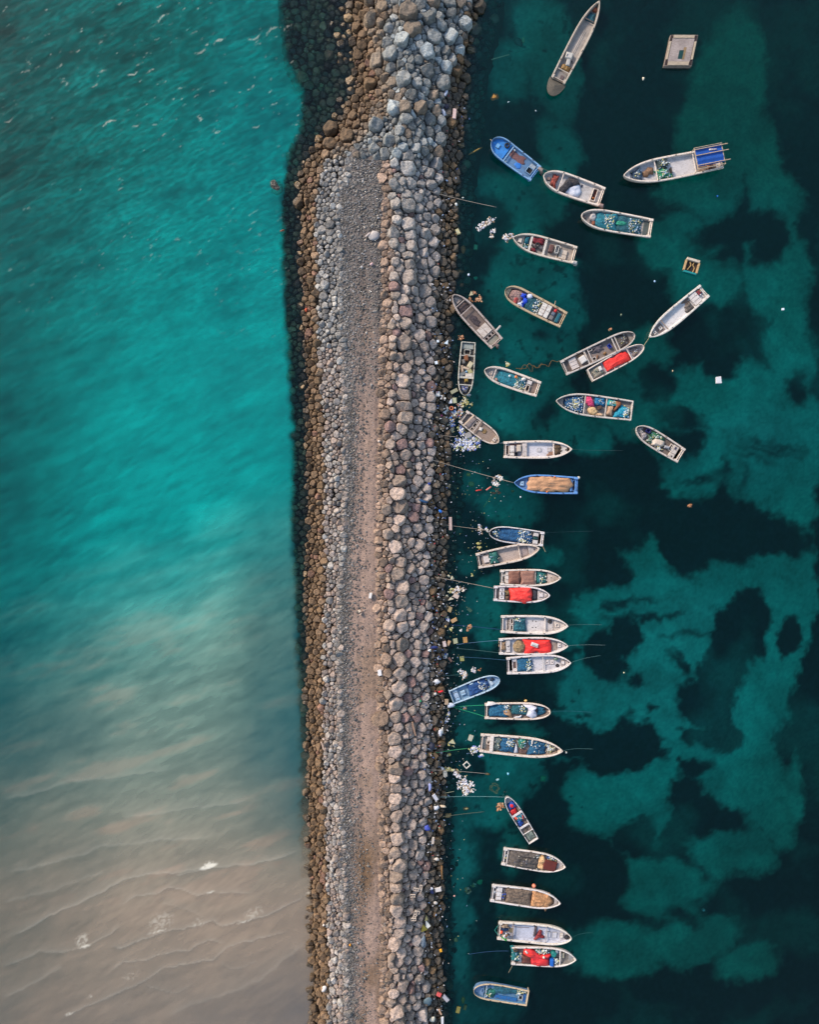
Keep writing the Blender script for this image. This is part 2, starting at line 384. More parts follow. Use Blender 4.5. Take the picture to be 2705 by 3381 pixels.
o = mesh_obj('seabed', np.stack([X, Y, Z], -1).reshape(-1, 3), quads(*X.shape), m_bed, smooth=True, cols=C.reshape(-1, 3)); tag(o, kind='structure')

# ------------------------------------------------------------------ water: one closed body
CRESTS = [  # wave crests over the beach, photo pixels of the lower left corner zoom (1725 wide for 1100 px, from y 2600)
 ([(0, 790), (130, 735), (260, 660), (400, 600), (520, 540), (640, 475), (760, 448), (880, 440), (1000, 425), (1120, 408), (1300, 395), (1450, 365), (1600, 300)], 10, .8),
 ([(0, 930), (120, 890), (200, 850), (330, 850), (430, 830), (560, 765), (640, 700)], 8, .6),
 ([(600, 620), (700, 565), (800, 550), (880, 518), (960, 530), (1020, 555), (1100, 540), (1200, 545), (1330, 540)], 7, .7),
 ([(540, 830), (640, 830), (740, 785), (860, 745), (1000, 718), (1100, 690), (1150, 718), (1260, 690), (1400, 655), (1500, 605), (1600, 545)], 5, 1.0),
 ([(560, 960), (640, 905), (760, 890), (860, 855), (990, 840), (1080, 785), (1180, 810)], 5, .7),
 ([(300, 1200), (380, 1160), (480, 1120), (620, 1060), (740, 1010), (840, 940), (960, 915), (1100, 890), (1170, 835), (1260, 800), (1400, 770), (1540, 735)], 5, .8),
 ([(740, 1020), (830, 1050), (900, 1065), (1010, 1020)], 4, .5),
 ([(1130, 905), (1200, 935), (1260, 930), (1340, 890)], 4, .45),
 ([(0, 1090), (120, 1040), (260, 960), (330, 920)], 9, .5),
 ([(0, 440), (160, 420), (300, 380), (420, 350), (520, 300), (700, 290), (850, 262), (1000, 270), (1150, 240)], 14, .5),
 ([(0, 600), (150, 560), (260, 540), (420, 470), (560, 440)], 14, .35),
 ([(900, 455), (1010, 430), (1150, 405)], 8, .6),
 ([(600, 150), (800, 140), (930, 110), (1130, 95), (1300, 60)], 14, .45),
 ([(0, 60), (200, 20), (350, -30), (600, -60), (900, -100)], 16, .4),
 ([(850, 1190), (1000, 1120), (1200, 1060), (1350, 990), (1480, 880), (1600, 790)], 22, .35),
 ([(830, 600), (900, 610), (1000, 640), (1080, 690)], 6, .3)]
def crest_field(x, y):
    f = np.zeros(x.shape); tr = np.zeros(x.shape)
    jx = 6*fbm(x/26, y/26, 3); jy = 6*fbm(x/26+9, y/26+4, 3)
    for pts, wd, st in CRESTS:
        P = [(px*1100/1725, 2600+py*1100/1725) for px, py in pts]; best = np.full(x.shape, 1e9); sg = np.zeros(x.shape); tt = np.zeros(x.shape)
        xs = [p[0] for p in P]; ys = [p[1] for p in P]
        msk = (x > min(xs)-60) & (x < max(xs)+60) & (y > min(ys)-60) & (y < max(ys)+60)
        xx = x[msk]+jx[msk]; yy = y[msk]+jy[msk]; b = np.full(xx.shape, 1e9); s_ = np.zeros(xx.shape); t_ = np.zeros(xx.shape)
        n = len(P)-1
        for i in range(n):
            (ax, ay), (bx, by) = P[i], P[i+1]; dx, dy = bx-ax, by-ay; l2 = dx*dx+dy*dy
            t = np.clip(((xx-ax)*dx+(yy-ay)*dy)/l2, 0, 1); qx = xx-ax-t*dx; qy = yy-ay-t*dy; d = np.hypot(qx, qy)
            u = d < b; b = np.where(u, d, b); s_ = np.where(u, np.sign(dx*(yy-ay)-dy*(xx-ax)), s_); t_ = np.where(u, (i+t)/n, t_)
        sd = b*s_     # positive below the crest (towards the beach)
        ends = sstep(0, .1, t_)*sstep(1, .9, t_)
        a = np.where(sd > 0, np.exp(-(sd/(wd*.22))**2), .55*np.exp(-(np.abs(sd)/(wd*1.6)))+.45*np.exp(-(sd/(wd*.3))**2))*ends*st
        b2 = np.exp(-((sd-wd*1.0)/(wd*1.1))**2)*ends*st*.8
        f[msk] = np.maximum(f[msk], a); tr[msk] = np.maximum(tr[msk], b2)
    return f, tr
X, Y = grid_xy(-53, 53, 660, -65, 65, 810, (900, 300, 120))
xs_, ys_ = src_of(np.clip(X, -53, 53), np.clip(Y, -65, 65)); xd = xs_/1.5681; yd = ys_/1.5681
left = xs_ < 1250
cf, ct = crest_field(xs_, ys_)
def swell(x, y, ang, wl, warp=40):
    a = math.radians(ang); u = -x*math.sin(a)-y*math.cos(a); u = u+warp*fbm(x/220, y/220, 3)
    return np.sin(u/wl*2*math.pi)
ridge = .5*fbm((xd*.90-yd*.40)/80+30, (xd*.40+yd*.90)/13+9, 4)+.5*fbm((xd*.80-yd*.55)/22+60, (xd*.55+yd*.80)/6+9, 3)   # streaks running to the upper right
ridge2 = fbm((xd*.95-yd*.30)/110+30, (xd*.30+yd*.95)/24+40, 5)
silt = lut(yd, xd, LY, LX, LSILT)*left
plume = sstep(-.6, .55, ridge2*sstep(1900, 1500, yd)+.25*ridge+.25*fbm(xd/90, yd/90, 4))
silt = np.clip(silt*(.74+.42*plume)+.05*(silt > .02)*ridge, 0, 1)
silt = np.clip(silt-.10*ct*(yd > 1600)*left, 0, 1)
off_ = sstep(-4, 26, rowx(ys_, 1)-xs_+14*fbm(xs_/30, ys_/30, 3)); silt = np.clip(silt+left*off_*sstep(1650, 1250, yd)*(.13+.17*sstep(50, 800, yd)*sstep(-60, 320, xd)+.10*ridge+.07*ridge2+.08*fbm(xd/60, yd/60, 3)), 0, 1)
silt = np.where(left, silt, .018+.02*sstep(900, 0, yd)); foam = np.clip(cf*.22, 0, 1)*left
# broken foam: photo px centres, radii, strength
for fx, fy, rx, ry, st in ((688, 2861, 34, 9, 1.6), (687, 2853, 22, 12, .8), (694, 2946, 16, 4, .8), (530, 3045, 50, 36, .36), (840, 3015, 40, 22, .38), (270, 3105, 26, 26, .5), (280, 3125, 22, 7, .8), (655, 3045, 26, 20, .26), (430, 3215, 34, 34, .2), (228, 3348, 16, 6, .7), (296, 3290, 12, 5, .6), (520, 3075, 40, 5, .6), (660, 3050, 34, 5, .55), (810, 3042, 30, 4, .6), (1016, 2950, 9, 5, .7)):
    r = np.hypot((xs_-fx)/rx, (ys_-fy+.28*(xs_-fx))/ry); n = fbm(xs_/4.5, ys_/4.5, 3)
    foam = np.maximum(foam, st*sstep(1.15, .3, r)*sstep(-.28, .3, n+(st-.5)*.5))
# sun glints in the upper left, painted as pale flecks into the foam mask
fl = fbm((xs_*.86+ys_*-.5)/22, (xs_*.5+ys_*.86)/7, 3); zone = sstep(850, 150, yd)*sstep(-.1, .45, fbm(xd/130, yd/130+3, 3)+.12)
glints = sstep(.52, .74, fl)*zone*left*(xs_ < rowx(ys_, 1)+10)
foam = np.clip(np.maximum(foam, glints*.35), 0, 1)
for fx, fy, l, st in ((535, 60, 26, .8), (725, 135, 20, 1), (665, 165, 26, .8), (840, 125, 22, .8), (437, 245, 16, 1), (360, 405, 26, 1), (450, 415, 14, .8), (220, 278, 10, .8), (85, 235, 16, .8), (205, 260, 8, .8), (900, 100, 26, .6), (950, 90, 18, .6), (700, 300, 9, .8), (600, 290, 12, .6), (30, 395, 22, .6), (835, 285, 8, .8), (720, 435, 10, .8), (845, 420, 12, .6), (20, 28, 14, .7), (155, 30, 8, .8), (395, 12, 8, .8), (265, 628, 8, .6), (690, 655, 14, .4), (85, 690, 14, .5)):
    u = (xs_-fx)*.86-(ys_-fy)*.5; v = (xs_-fx)*.5+(ys_-fy)*.86; u2 = u/l; v = v+.22*l*np.sin(u2*2.2+fx); r = np.hypot(u2, v/(l*.07+2.0)); foam = np.maximum(foam, st*.42*sstep(1.1, .3, r+.9*fbm(xs_/4, ys_/4, 2)))  # hand-placed glint streaks, painted into the same mask
amp = np.where(left, .005+.012*sstep(1500, 200, yd), .004+.006*sstep(500, 0, yd))
Zw = amp*(ridge*1.2+.22*swell(xs_, ys_, 28, 46)+.15*swell(xs_, ys_, 20, 90))+.02*cf*left-.01*ct*left
Zw = Zw*((np.abs(X) < 60) & (np.abs(Y) < 70))
choppy = np.clip(np.where(left, .04+.10*sstep(1100, 100, yd), .03+.08*sstep(700, 0, yd)), 0, 1)
ny, nx = X.shape; V = np.stack([X, Y, Zw], -1).reshape(-1, 3); Fq = [tuple(q) for q in quads(ny, nx).tolist()]
i = np.arange(ny*nx).reshape(ny, nx); edge = np.concatenate([i[0, :-1], i[:-1, -1], i[-1, :0:-1], i[:0:-1, 0]])
b0 = len(V); low = V[edge].copy(); low[:, 2] = -14; V = np.concatenate([V, low]); ne = len(edge)
for k in range(ne): a, b = int(edge[k]), int(edge[(k+1) % ne]); Fq.append((b, a, b0+k, b0+(k+1) % ne))
Fq.append(tuple(b0+k for k in range(ne))[::-1])
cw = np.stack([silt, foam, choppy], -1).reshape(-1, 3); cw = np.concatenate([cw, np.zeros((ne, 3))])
m_w = bpy.data.materials.new('sea_water'); m_w.use_nodes = True; nt = m_w.node_tree; nt.nodes.remove(nt.nodes['Principled BSDF'])
out = nt.nodes['Material Output']; L = nt.links.new
at = nn(nt, 'ShaderNodeVertexColor', layer_name='Col'); sep = nn(nt, 'ShaderNodeSeparateColor'); L(at.outputs[0], sep.inputs[0])
geo = nn(nt, 'ShaderNodeNewGeometry')
m0 = nn(nt, 'ShaderNodeMapping'); m0.inputs['Rotation'].default_value = (0, 0, math.radians(-27)); L(geo.outputs['Position'], m0.inputs[0]); mp = nn(nt, 'ShaderNodeMapping'); mp.inputs['Scale'].default_value = (.6, 1.7, 1); L(m0.outputs[0], mp.inputs[0])
n1 = nn(nt, 'ShaderNodeTexNoise'); n1.inputs['Scale'].default_value = 1.0; n1.inputs['Detail'].default_value = 4; n1.inputs['Roughness'].default_value = .5; L(mp.outputs[0], n1.inputs[0])
bm = nn(nt, 'ShaderNodeBump'); bm.inputs['Distance'].default_value = .16; L(sep.outputs[2], bm.inputs['Strength']); L(n1.outputs[0], bm.inputs['Height'])
gl = nn(nt, 'ShaderNodeBsdfGlossy'); gl.inputs['Roughness'].default_value = .03; L(bm.outputs[0], gl.inputs['Normal'])
tr = nn(nt, 'ShaderNodeBsdfTransparent')
df = nn(nt, 'ShaderNodeBsdfDiffuse'); df.inputs[0].default_value = (.27, .285, .22, 1)
fo = nn(nt, 'ShaderNodeBsdfDiffuse'); fo.inputs[0].default_value = (.66, .60, .48, 1)  # pale diffuse colour shared by real foam and the painted glints
fr = nn(nt, 'ShaderNodeFresnel'); fr.inputs[0].default_value = 1.33; L(bm.outputs[0], fr.inputs[1])
def msh(f, a, b):
    x = nn(nt, 'ShaderNodeMixShader'); L(f, x.inputs[0]); L(a, x.inputs[1]); L(b, x.inputs[2]); return x.outputs[0]
ripple_tone = nn(nt, 'ShaderNodeTexNoise'); ripple_tone.inputs['Scale'].default_value = 1.6; ripple_tone.inputs['Detail'].default_value = 6; L(mp.outputs[0], ripple_tone.inputs[0])
gm = nn(nt, 'ShaderNodeMapRange'); L(ripple_tone.outputs[0], gm.inputs[0]); gm.inputs[1].default_value = .38; gm.inputs[2].default_value = .62; gm.inputs[3].default_value = .68; gm.inputs[4].default_value = 1.36  # light and dark of small ripples, painted by varying the silt mix
ck = nn(nt, 'ShaderNodeMapRange'); L(sep.outputs[2], ck.inputs[0]); ck.inputs[1].default_value = .045; ck.inputs[2].default_value = .12
gx = nn(nt, 'ShaderNodeMix'); L(ck.outputs[0], gx.inputs[0]); gx.inputs[2].default_value = 1.0; L(gm.outputs[0], gx.inputs[3])
sm = nn(nt, 'ShaderNodeMath', operation='MULTIPLY', use_clamp=True); L(sep.outputs[0], sm.inputs[0]); L(gx.outputs[0], sm.inputs[1])
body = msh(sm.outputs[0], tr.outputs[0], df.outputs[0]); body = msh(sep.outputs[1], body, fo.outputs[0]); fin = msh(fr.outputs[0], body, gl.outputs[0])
L(fin, out.inputs['Surface'])
va = nn(nt, 'ShaderNodeVolumeAbsorption'); KR, KG, KB = .66, .046, .058
va.inputs['Color'].default_value = (0, 1-KG/KR, 1-KB/KR, 1); va.inputs['Density'].default_value = KR; L(va.outputs[0], out.inputs['Volume'])
m_w.cycles.homogeneous_volume = True
base_ = np.array([.0, .46, .39])+(np.array([.17, .285, .22])-np.array([.0, .46, .39]))*sstep(1080, 1480, yd+.35*(xd-300)+60*ridge2)[..., None]
sca = base_+(np.array([.40, .295, .205])-base_)*np.clip(sstep(1400, 1980, yd)+.25*sstep(.1, .5, ridge2)*sstep(1150, 1500, yd), 0, 1)[..., None]
sca = sca*(1+.10*ridge+.08*ridge2)[..., None]*(.72+.28*sstep(-40, 330, xd))[..., None]  # lens vignette painted in: silt colour darkens towards the left edge
sca = np.where(left[..., None], sca, np.array([.0, .20, .20])); sa = nn(nt, 'ShaderNodeVertexColor', layer_name='Silt'); L(sa.outputs[0], df.inputs[0])
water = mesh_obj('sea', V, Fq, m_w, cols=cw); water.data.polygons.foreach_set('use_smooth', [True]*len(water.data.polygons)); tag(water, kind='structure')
_at = water.data.color_attributes.new('Silt', 'FLOAT_COLOR', 'POINT'); _c = np.ones((len(V), 4), np.float32); _c[:ny*nx, :3] = sca.reshape(-1, 3); _at.data.foreach_set('color', _c.ravel())

# ------------------------------------------------------------------ core, track
ysr = np.linspace(-60, 60, 0) if False else np.arange(-66, 66.1, .8)
vx = []; tvals = np.linspace(0, 1, 60)
for yw in ysr:
    y = CY-yw/S; x = rowx(y, 1)-60+(rowx(y, 7)+120-rowx(y, 1)+60)*tvals; sub_ = (x < rowx(y, 2)) | (x > rowx(y, 7)); z = prof(x+sub_*(14*fbm(x/20, np.full(x.shape, y)/16, 3)), y)-.55
    z = np.where((x > rowx(y, 4)) & (x < rowx(y, 5)+6) & (y > 560), z+.35, z)
    z = z+.12*fbm(x/18, np.full(x.shape, y)/18, 3)
    k = S*(CAMH-z)/CAMH; vx.append(np.stack([(x-CX)*k, np.full(x.shape, yw), z], -1))
vx = np.array(vx)
cc = np.zeros(vx.shape); cc[:] = (.055, .042, .032); cc *= (1+.4*fbm(vx[..., 0], vx[..., 1], 4))[..., None]
cc[vx[..., 2] < 0] = (.06, .05, .035)
o = mesh_obj('embankment', vx.reshape(-1, 3), quads(*vx.shape[:2]), mat('vcol', (0, 0, 0), 1), cols=cc.reshape(-1, 3), smooth=True); tag(o, kind='structure')
# the track: one sheet from the pale stones to the boulders
ysr = np.arange(CY-3560, CY-520, 3.2)*S; un = np.linspace(0, 1, 56); tv = []; tc_ = []
for yw in ysr:
    y = CY-yw/S; ys1 = y
    a = rowx(y, 4)-16; b = rowx(y, 5)+14; x = a+(b-a)*un; yy = np.full(x.shape, y)
    z = prof(x, y)+.03+.05*fbm(x/14, yy/14, 3); ruts = np.exp(-((un-.52)/.05)**2)+np.exp(-((un-.84)/.05)**2); z = z-.05*ruts
    edge_ = sstep(0, .10, un)*sstep(1, .96, un); z = z-.4*(1-edge_)
    k = S*(CAMH-z)/CAMH; tv.append(np.stack([(x-CX)*k, np.full(x.shape, yw*1.0), z], -1))
    n1_ = fbm(x/26, yy/90, 4); n2_ = fbm(x/5, yy/5, 3); n3_ = fbm(x/60+5, yy/160, 4)
    dark = np.array([.15, .124, .108]); tan = np.array([.36, .24, .18]); red = np.array([.26, .165, .105])
    f = sstep(.10, .46, un+.16*n1_+.05*n2_)                      # gravelly strip on the left
    top = sstep(1500, 900, y+170*n3_)                         # the seaward end is all grey gravel
    f = f*(1-top*.95*sstep(1.06, .8, un+.1*n1_-.25*sstep(1000, 700, y)))
    c = dark+(tan-dark)*f[:, None]
    brn = sstep(.0, .5, n3_+.1)*f*.7; c = c*(1-brn[:, None])+red*brn[:, None]*1.0
    for sy, sx, ry, rx, st in ((2840, 1210, 90, 34, .9), (2980, 1190, 60, 26, .5), (3180, 1222, 50, 30, .8), (2780, 1195, 40, 26, .6), (3300, 1196, 26, 14, .7)):
        g = np.exp(-((yy+30*n1_-sy)/ry)**2-((x+14*n2_-sx)/rx)**2)*st; c = c*(1-g[:, None])+np.array([.17, .095, .045])*g[:, None]
    c = c*(1+.22*n2_+.12*n1_)[:, None]; tc_.append(c)
tv = np.array(tv); tc_ = np.array(tc_)
o = mesh_obj('gravel_road', tv.reshape(-1, 3), quads(*tv.shape[:2]), mat('vcol', (1, 0, 0), .95), cols=tc_.reshape(-1, 3), smooth=True); tag(o, kind='structure')
# ------------------------------------------------------------------ boats list first: everything else is described by them
# key, short description, bow x, bow y, stern x, stern y, beam (photo px)
BOATS = [
 ('b1', 'long grey boat at the top', 1979.6, 6, 1844.6, 263, 56), ('b2', 'blue boat with a tyre', 1626, 464, 1770.3, 571.6, 66), ('b3', 'white boat with black net', 1795, 580, 1990.6, 648.4, 72),
 ('b4', 'boat with blue awning', 2058.6, 582, 2385, 518, 78), ('b5', 'boat full of turquoise net', 1919.3, 712, 2154.4, 752.3, 68), ('b6', 'boat with dark red pile', 1693.9, 785.5, 1900.4, 840.5, 64),
 ('b7', 'tan-edged boat with blue bags', 1669, 957, 1862.4, 1054.9, 62), ('b8', 'old grey boat with dark floor', 1496, 975, 1641.9, 1132.8, 57), ('b9', 'narrow boat full of scrap', 1535, 1306, 1548, 1129, 51),
 ('b10', 'boat with turquoise net and orange buoy', 1600, 1222, 1780, 1284.5, 58), ('b11', 'long cluttered grey boat', 2095.9, 1105, 1862.9, 1214.3, 57), ('b12', 'small boat with scarlet tarp', 2126, 1144, 1951.5, 1238, 48),
 ('b13', 'clean white boat', 2144.6, 1114.6, 2329.7, 958.8, 56), ('b14', 'boat with pink and turquoise nets', 1836.2, 1323.5, 2089.9, 1355.4, 72), ('b15', 'boat with pale crumpled tarp', 2101.4, 1412, 2252.5, 1504.6, 58),
 ('b16', 'small brownish boat with a plank', 1646.8, 1461, 1529.4, 1373.6, 52), ('b17', 'white boat with brown bow pile', 1889.4, 1483.5, 1665.5, 1484.5, 59), ('b18', 'blue boat under tan cover', 1698.1, 1594.2, 1909, 1603.2, 61),
 ('b19', 'round-bowed boat with navy net', 1616, 1758, 1795.9, 1780.5, 52), ('b20', 'boat with round green net', 1782.3, 1810.6, 1577.8, 1852.6, 56), ('b21', 'boat under brown cover', 1852.3, 1908, 1653.9, 1907.3, 55),
 ('b22', 'boat under bulging red tarp', 1816.8, 1966, 1632.6, 1959.7, 54), ('b23', 'white boat with dark green net', 1876.4, 2066.8, 1656.3, 2061.3, 62), ('b24', 'boat with red tarp and papers', 1876.4, 2132.7, 1650.3, 2135.4, 58),
 ('b25', 'white boat with flat teal net', 1886, 2188, 1675.9, 2199.5, 61), ('b26', 'pale blue boat with navy net', 1650.3, 2241, 1491.4, 2304.4, 51), ('b27', 'boat with torn white sheet', 1817.8, 2349.6, 1603.1, 2348.8, 56),
 ('b28', 'long boat with three teal nets', 1859, 2479, 1587.7, 2453.9, 66), ('b29', 'smallest boat with red and blue bundles', 1672.2, 2632.2, 1763.8, 2779.1, 39), ('b30', 'boat with black net and rusty mat', 1867.8, 2861, 1662, 2829.6, 62),
 ('b31', 'boat under brown nets', 1851.4, 2981, 1624, 2951.2, 61), ('b32', 'white boat with the person', 1887.8, 3096.6, 1646.5, 3075.2, 64), ('b33', 'boat with long red tarp', 1902.9, 3166, 1691.6, 3158.8, 63),
 ('b34', 'blue boat at the bottom', 1564.3, 3268, 1744.3, 3299.2, 55)]
BD = {b[0]: b for b in BOATS}
BC = [((b[2]+b[4])/2, (b[3]+b[5])/2, b[1]) for b in BOATS]
USED = {}
def uniq(base, x, y, group=None):
    """finish a label with the boat it lies nearest to, so that it names one thing"""
    opts = sorted(BC, key=lambda b: math.hypot(b[0]-x, b[1]-y))[:6]
    def wc(s): return len(s.split())
    for bx, by, nm in opts:
        dx, dy = x-bx, y-by
        rel = ('left of' if dx < 0 else 'right of') if abs(dx) > abs(dy) else ('above' if dy < 0 else 'below')
        s = f'{base} {rel} the {nm}'
        if s not in USED and wc(s) <= 16: USED[s] = 1; return s
    return f'{base} {rel} the {nm}'[:]
def side(x, y):
    by = min(BC, key=lambda b: abs(b[1]-y)); return by

# ------------------------------------------------------------------ rocks
SEEDS = []
def addseeds(x0, y0, k, L):
    for x, y, r, *e in L: SEEDS.append((x0+x/k, y0+y/k, r/k, e[0] if e else 1.0, e[1] if len(e) > 1 else 0))
addseeds(900, 0, 2.156, [(965,100,62),(780,60,40),(1000,210,60,1.3,90),(920,300,50),(700,160,46),(1270,270,50),(1150,270,50),(745,440,48),(840,400,50,1.6,75),(1100,380,50,1.5,90),(935,570,52,1.3,0),(1235,490,42,1.3,70),(1115,140,46),(1370,170,50),
 (870,780,50,1.3,80),(940,780,45,1.3,90),(1050,780,46,1.3,100),(950,850,42,1.4,0),(830,1010,44,1.7,90),(740,900,50),(965,1205,55,1.4,0),(960,1130,45),(530,975,48,1.6,0),(420,930,55,1.3,30),(410,1030,46,1.7,15),(190,1450,38,1.4,80),(1160,1170,45,1.3,90),
 (1120,860,40,1.4,90),(1165,790,36,1.2,90),(940,20,42),(1270,30,48,1.2,90),(1330,20,42),(1030,600,38),(1210,600,50,1.2,60),(1100,510,46,1.3,80),(965,1470,52,1.2,0),(955,1400,40,1.4,0),(700,600,46,1.4,45),(610,400,36,1.3,90),(765,170,34,1.6,85),(1050,330,30,1.8,95),(1150,20,46),(1050,40,40),(1200,190,34),(1320,300,34,1.4,80),(1280,440,36),(640,330,34),(600,200,36),(1310,520,40,1.5,45),(1470,60,44,1.3,90),(1440,220,44,1.3,85),(1410,370,40,1.4,80),(1370,560,36),(1240,810,38),(1270,880,38)])
addseeds(900, 700, 2.464, [(1105,115,58,1.1,20),(1120,200,48,1.3,30),(1130,285,50,1.1,0),(1110,370,48,1.4,-10),(1115,435,48,1.4,10),(1110,550,64,1.3,20),(1065,730,50,1.2,20),(1080,810,58,1.2,20),(1070,1070,62),(1060,1380,58),(1330,370,40,2.0,-70),(1320,150,46,1.3,90),(1250,190,48,1.3,-30),(1310,255,40),(1240,650,54,1.3,-60),(1290,900,48,1.4,90),
 (1200,1010,50),(990,610,42),(1080,630,46,1.3,-45),(1080,900,50),(1240,1100,42,1.4,60),(1105,1170,42,1.3,80),(985,180,44),(990,260,42),(1010,70,38),(1000,410,36,1.4,0),(1050,300,38,1.3,80),(1220,430,44,1.3,10),(1290,420,36),(1160,650,38,1.4,60),(1200,870,40,1.3,10),(955,180,36),(940,750,38,1.5,70),(1035,1190,38,1.4,90),(985,1175,34,1.6,85),(1080,1280,44,1.3,0),(1260,1010,34),(1300,1080,36,1.2,80),(1350,1130,30),(420,690,34),(470,115,34,1.5,0),(400,150,34,1.6,80),(425,600,36,1.6,80),(470,170,30)])
addseeds(900, 1300, 2.464, [(1070,20,58,1.2,10),(1070,105,60,1.3,10),(1290,35,44,1.2,90),(1290,115,44,1.2,90),(1080,190,62,1.2,10),(1050,290,50,1.3,-30),(1010,345,44,1.4,0),(1050,410,48,1.1,0),(1130,330,40),(1180,215,40,1.2,80),(1080,500,48,1.4,0),(1040,625,44,1.2,0),(1100,575,34,1.3,80),(1030,710,56,1.3,-20),
 (1180,710,44,1.5,-50),(1020,815,62,1.2,0),(1035,920,66,1.3,0),(1030,1020,52,1.5,0),(1145,1000,46,1.2,-60),(1080,1105,42,1.2,80),(1180,1090,42),(1000,1245,54,1.5,35),(1040,1370,48),(1250,770,40),(940,1140,42,1.3,0),(1270,1095,44),(1200,1230,44,1.2,80),(905,1370,38),(1020,1460,56),(1180,280,36),(960,410,40,1.5,85),(1110,650,38,1.5,80),(925,490,32,1.4,70),(1275,400,40,1.3,90),(1210,420,36),(1150,770,34,1.4,90),(1170,930,38,1.3,0),(1230,940,34,1.4,90),(1290,1240,38,1.4,80),(1130,1210,34),(1120,1420,42,1.4,90),(1240,1380,36,1.3,80),(920,170,44,1.7,88)])
addseeds(900, 1900, 2.464, [(1055,90,58),(1045,210,56,1.2,70),(1040,320,56,1.2,20),(1060,415,48,1.5,15),(950,405,48,1.3,20),(1050,560,54,1.4,40),(1030,680,58,1.3,60),(1160,700,46,1.4,60),(1040,790,52,1.6,0),(1030,910,60,1.2,60),(1000,1040,56),(900,1150,52,1.1,0),(1000,1150,46,1.3,70),(990,1325,56),(1000,1420,54,1.3,0),(1120,1230,44,1.6,-80),
 (1080,1300,32,1.4,80),(1230,410,42),(1320,500,38,1.4,80),(1155,100,40,1.3,70),(930,680,46),(950,150,42,1.3,70),(1180,560,40),(925,580,36,1.3,80),(1000,500,30),(1100,990,38),(1170,1150,36),(1200,330,32),(1210,270,34,1.3,0),(1165,470,38,1.6,60),(1020,20,50,1.5,0),(1100,1390,30),(1080,1150,38),(1350,780,30),(1230,880,34)])
addseeds(900, 2500, 2.464, [(1000,90,56,1.6,5),(990,160,48,1.5,-10),(1000,245,44,1.4,-15),(1000,330,50),(1010,470,48,1.5,0),(1130,535,42,1.3,70),(1015,650,54,1.7,-50),(1000,765,46,1.3,80),(1035,870,56,1.4,0),(1005,960,56,1.2,0),(1140,945,42,1.3,90),(1150,210,36,1.1,90),(1100,110,40,1.3,90),(1080,30,38),(1150,50,38),(990,400,38,1.4,0),(1085,420,36),(1140,465,32),(1140,700,38,1.5,90),(1130,870,36,1.5,-30),(1100,620,34),(925,240,34,1.8,90),(930,440,34,1.4,90)])
addseeds(950, 2900, 2.654, [(945,65,50,1.2,-60),(960,170,60,1.2,0),(950,260,56),(980,365,56,1.1,60),(980,465,48,1.3,20),(940,560,54),(1140,625,48,1.4,-30),(990,635,46),(1130,530,44,1.1,70),(970,720,44),(1150,870,44,1.2,90),(1010,925,46,1.6,85),(930,1000,46,1.6,70),(1000,1050,42,1.4,90),(960,1150,56),(980,1255,52),(1160,155,36),(1045,125,30),(1100,60,32),(1180,220,36),(1080,190,30,1.4,90),(930,465,34),(1130,1100,40,1.3,30),(1090,1050,36,1.6,0),(1080,960,36),(935,790,34,1.7,0),(1010,790,34,1.6,80),(1140,710,38,1.5,-60),(1270,790,30,1.6,60),(1110,790,32,1.4,90)])
cell = 14.0; grid = {}; RK = []      # x, y, r, elong, angle, zone
def zone(x, y):
    L0, L1, L2, RL, RR, R2, R1 = [float(rowx(y, k)) for k in range(1, 8)]
    if x < L0-14+22*float(vnoise(y/17., x/40.))-8: return None
    if x < L1: return 'under_l'
    if x < L2: return 'brown'
    if y < 520 and x < R2:
        return 'top'
    if x < RL+4: return 'grey'
    if x < RR-3: return None
    if x < RR+24: return 'edge'
    if x < R2: return 'main'
    if x < R1: return 'wet'
    if x < R1+(46 if y > 480 else 90): return 'under_r'
    return None
RAD = {'under_l': (9, 14), 'brown': (8, 14), 'top': (12, 21), 'grey': (6, 11.5), 'edge': (8, 15), 'main': (12, 20), 'wet': (9, 15), 'under_r': (8, 14)}
def near(x, y, R0):
    n = int(R0//cell)+1; ci, cj = int(x//cell), int(y//cell)
    for i in range(ci-n, ci+n+1):
        for j in range(cj-n, cj+n+1):
            for q in grid.get((i, j), ()): yield q
def put(x, y, r, e, a, zn):
    RK.append((x, y, r, e, a, zn)); grid.setdefault((int(x//cell), int(y//cell)), []).append(len(RK)-1)
for x, y, r, e, a in SEEDS:
    r *= 1.08
    if any(math.hypot(RK[q][0]-x, RK[q][1]-y) < .62*(RK[q][2]+r) for q in near(x, y, 60)): continue
    put(x, y, r, e, math.radians(a), zone(x, y) or 'main')
for f, tries in ((1.0, 9000), (.8, 14000), (.62, 26000), (.46, 22000), (.36, 9000)):
    for _ in range(tries):
        y = R.uniform(-120, 3500); x = rowx(y, 1)+R.random()*(rowx(y, 7)+60-rowx(y, 1)); zn = zone(x, y)
        if zn is None: continue
        lo, hi = RAD[zn]
        if y < 520 and zn in ('under_l', 'brown'): lo, hi = lo*1.15, hi*1.25
        if zn == 'top' and x < rowx(y, 3)+ (130 if y > 330 else 0) and y > 300: lo, hi = 7, 12
        if f < .5 and zn.startswith('under'): continue
        r = f*(lo+(hi-lo)*R.random()**1.3)
        if r < 4.2: continue
        ok = True
        for q in near(x, y, r+28):
            d = math.hypot(RK[q][0]-x, RK[q][1]-y)
            if d < (.80 if zn not in ('under_r',) else .9)*(RK[q][2]+r): ok = False; break
        if ok: put(x, y, r, R.uniform(1, 1.9), R.uniform(0, math.pi), zn)
def ico(sub):
    bm = bmesh.new(); bmesh.ops.create_icosphere(bm, subdivisions=sub, radius=1.0)
    v = np.array([p.co[:] for p in bm.verts]); f = np.array([[q.index for q in t.verts] for t in bm.faces]); bm.free(); return v, f
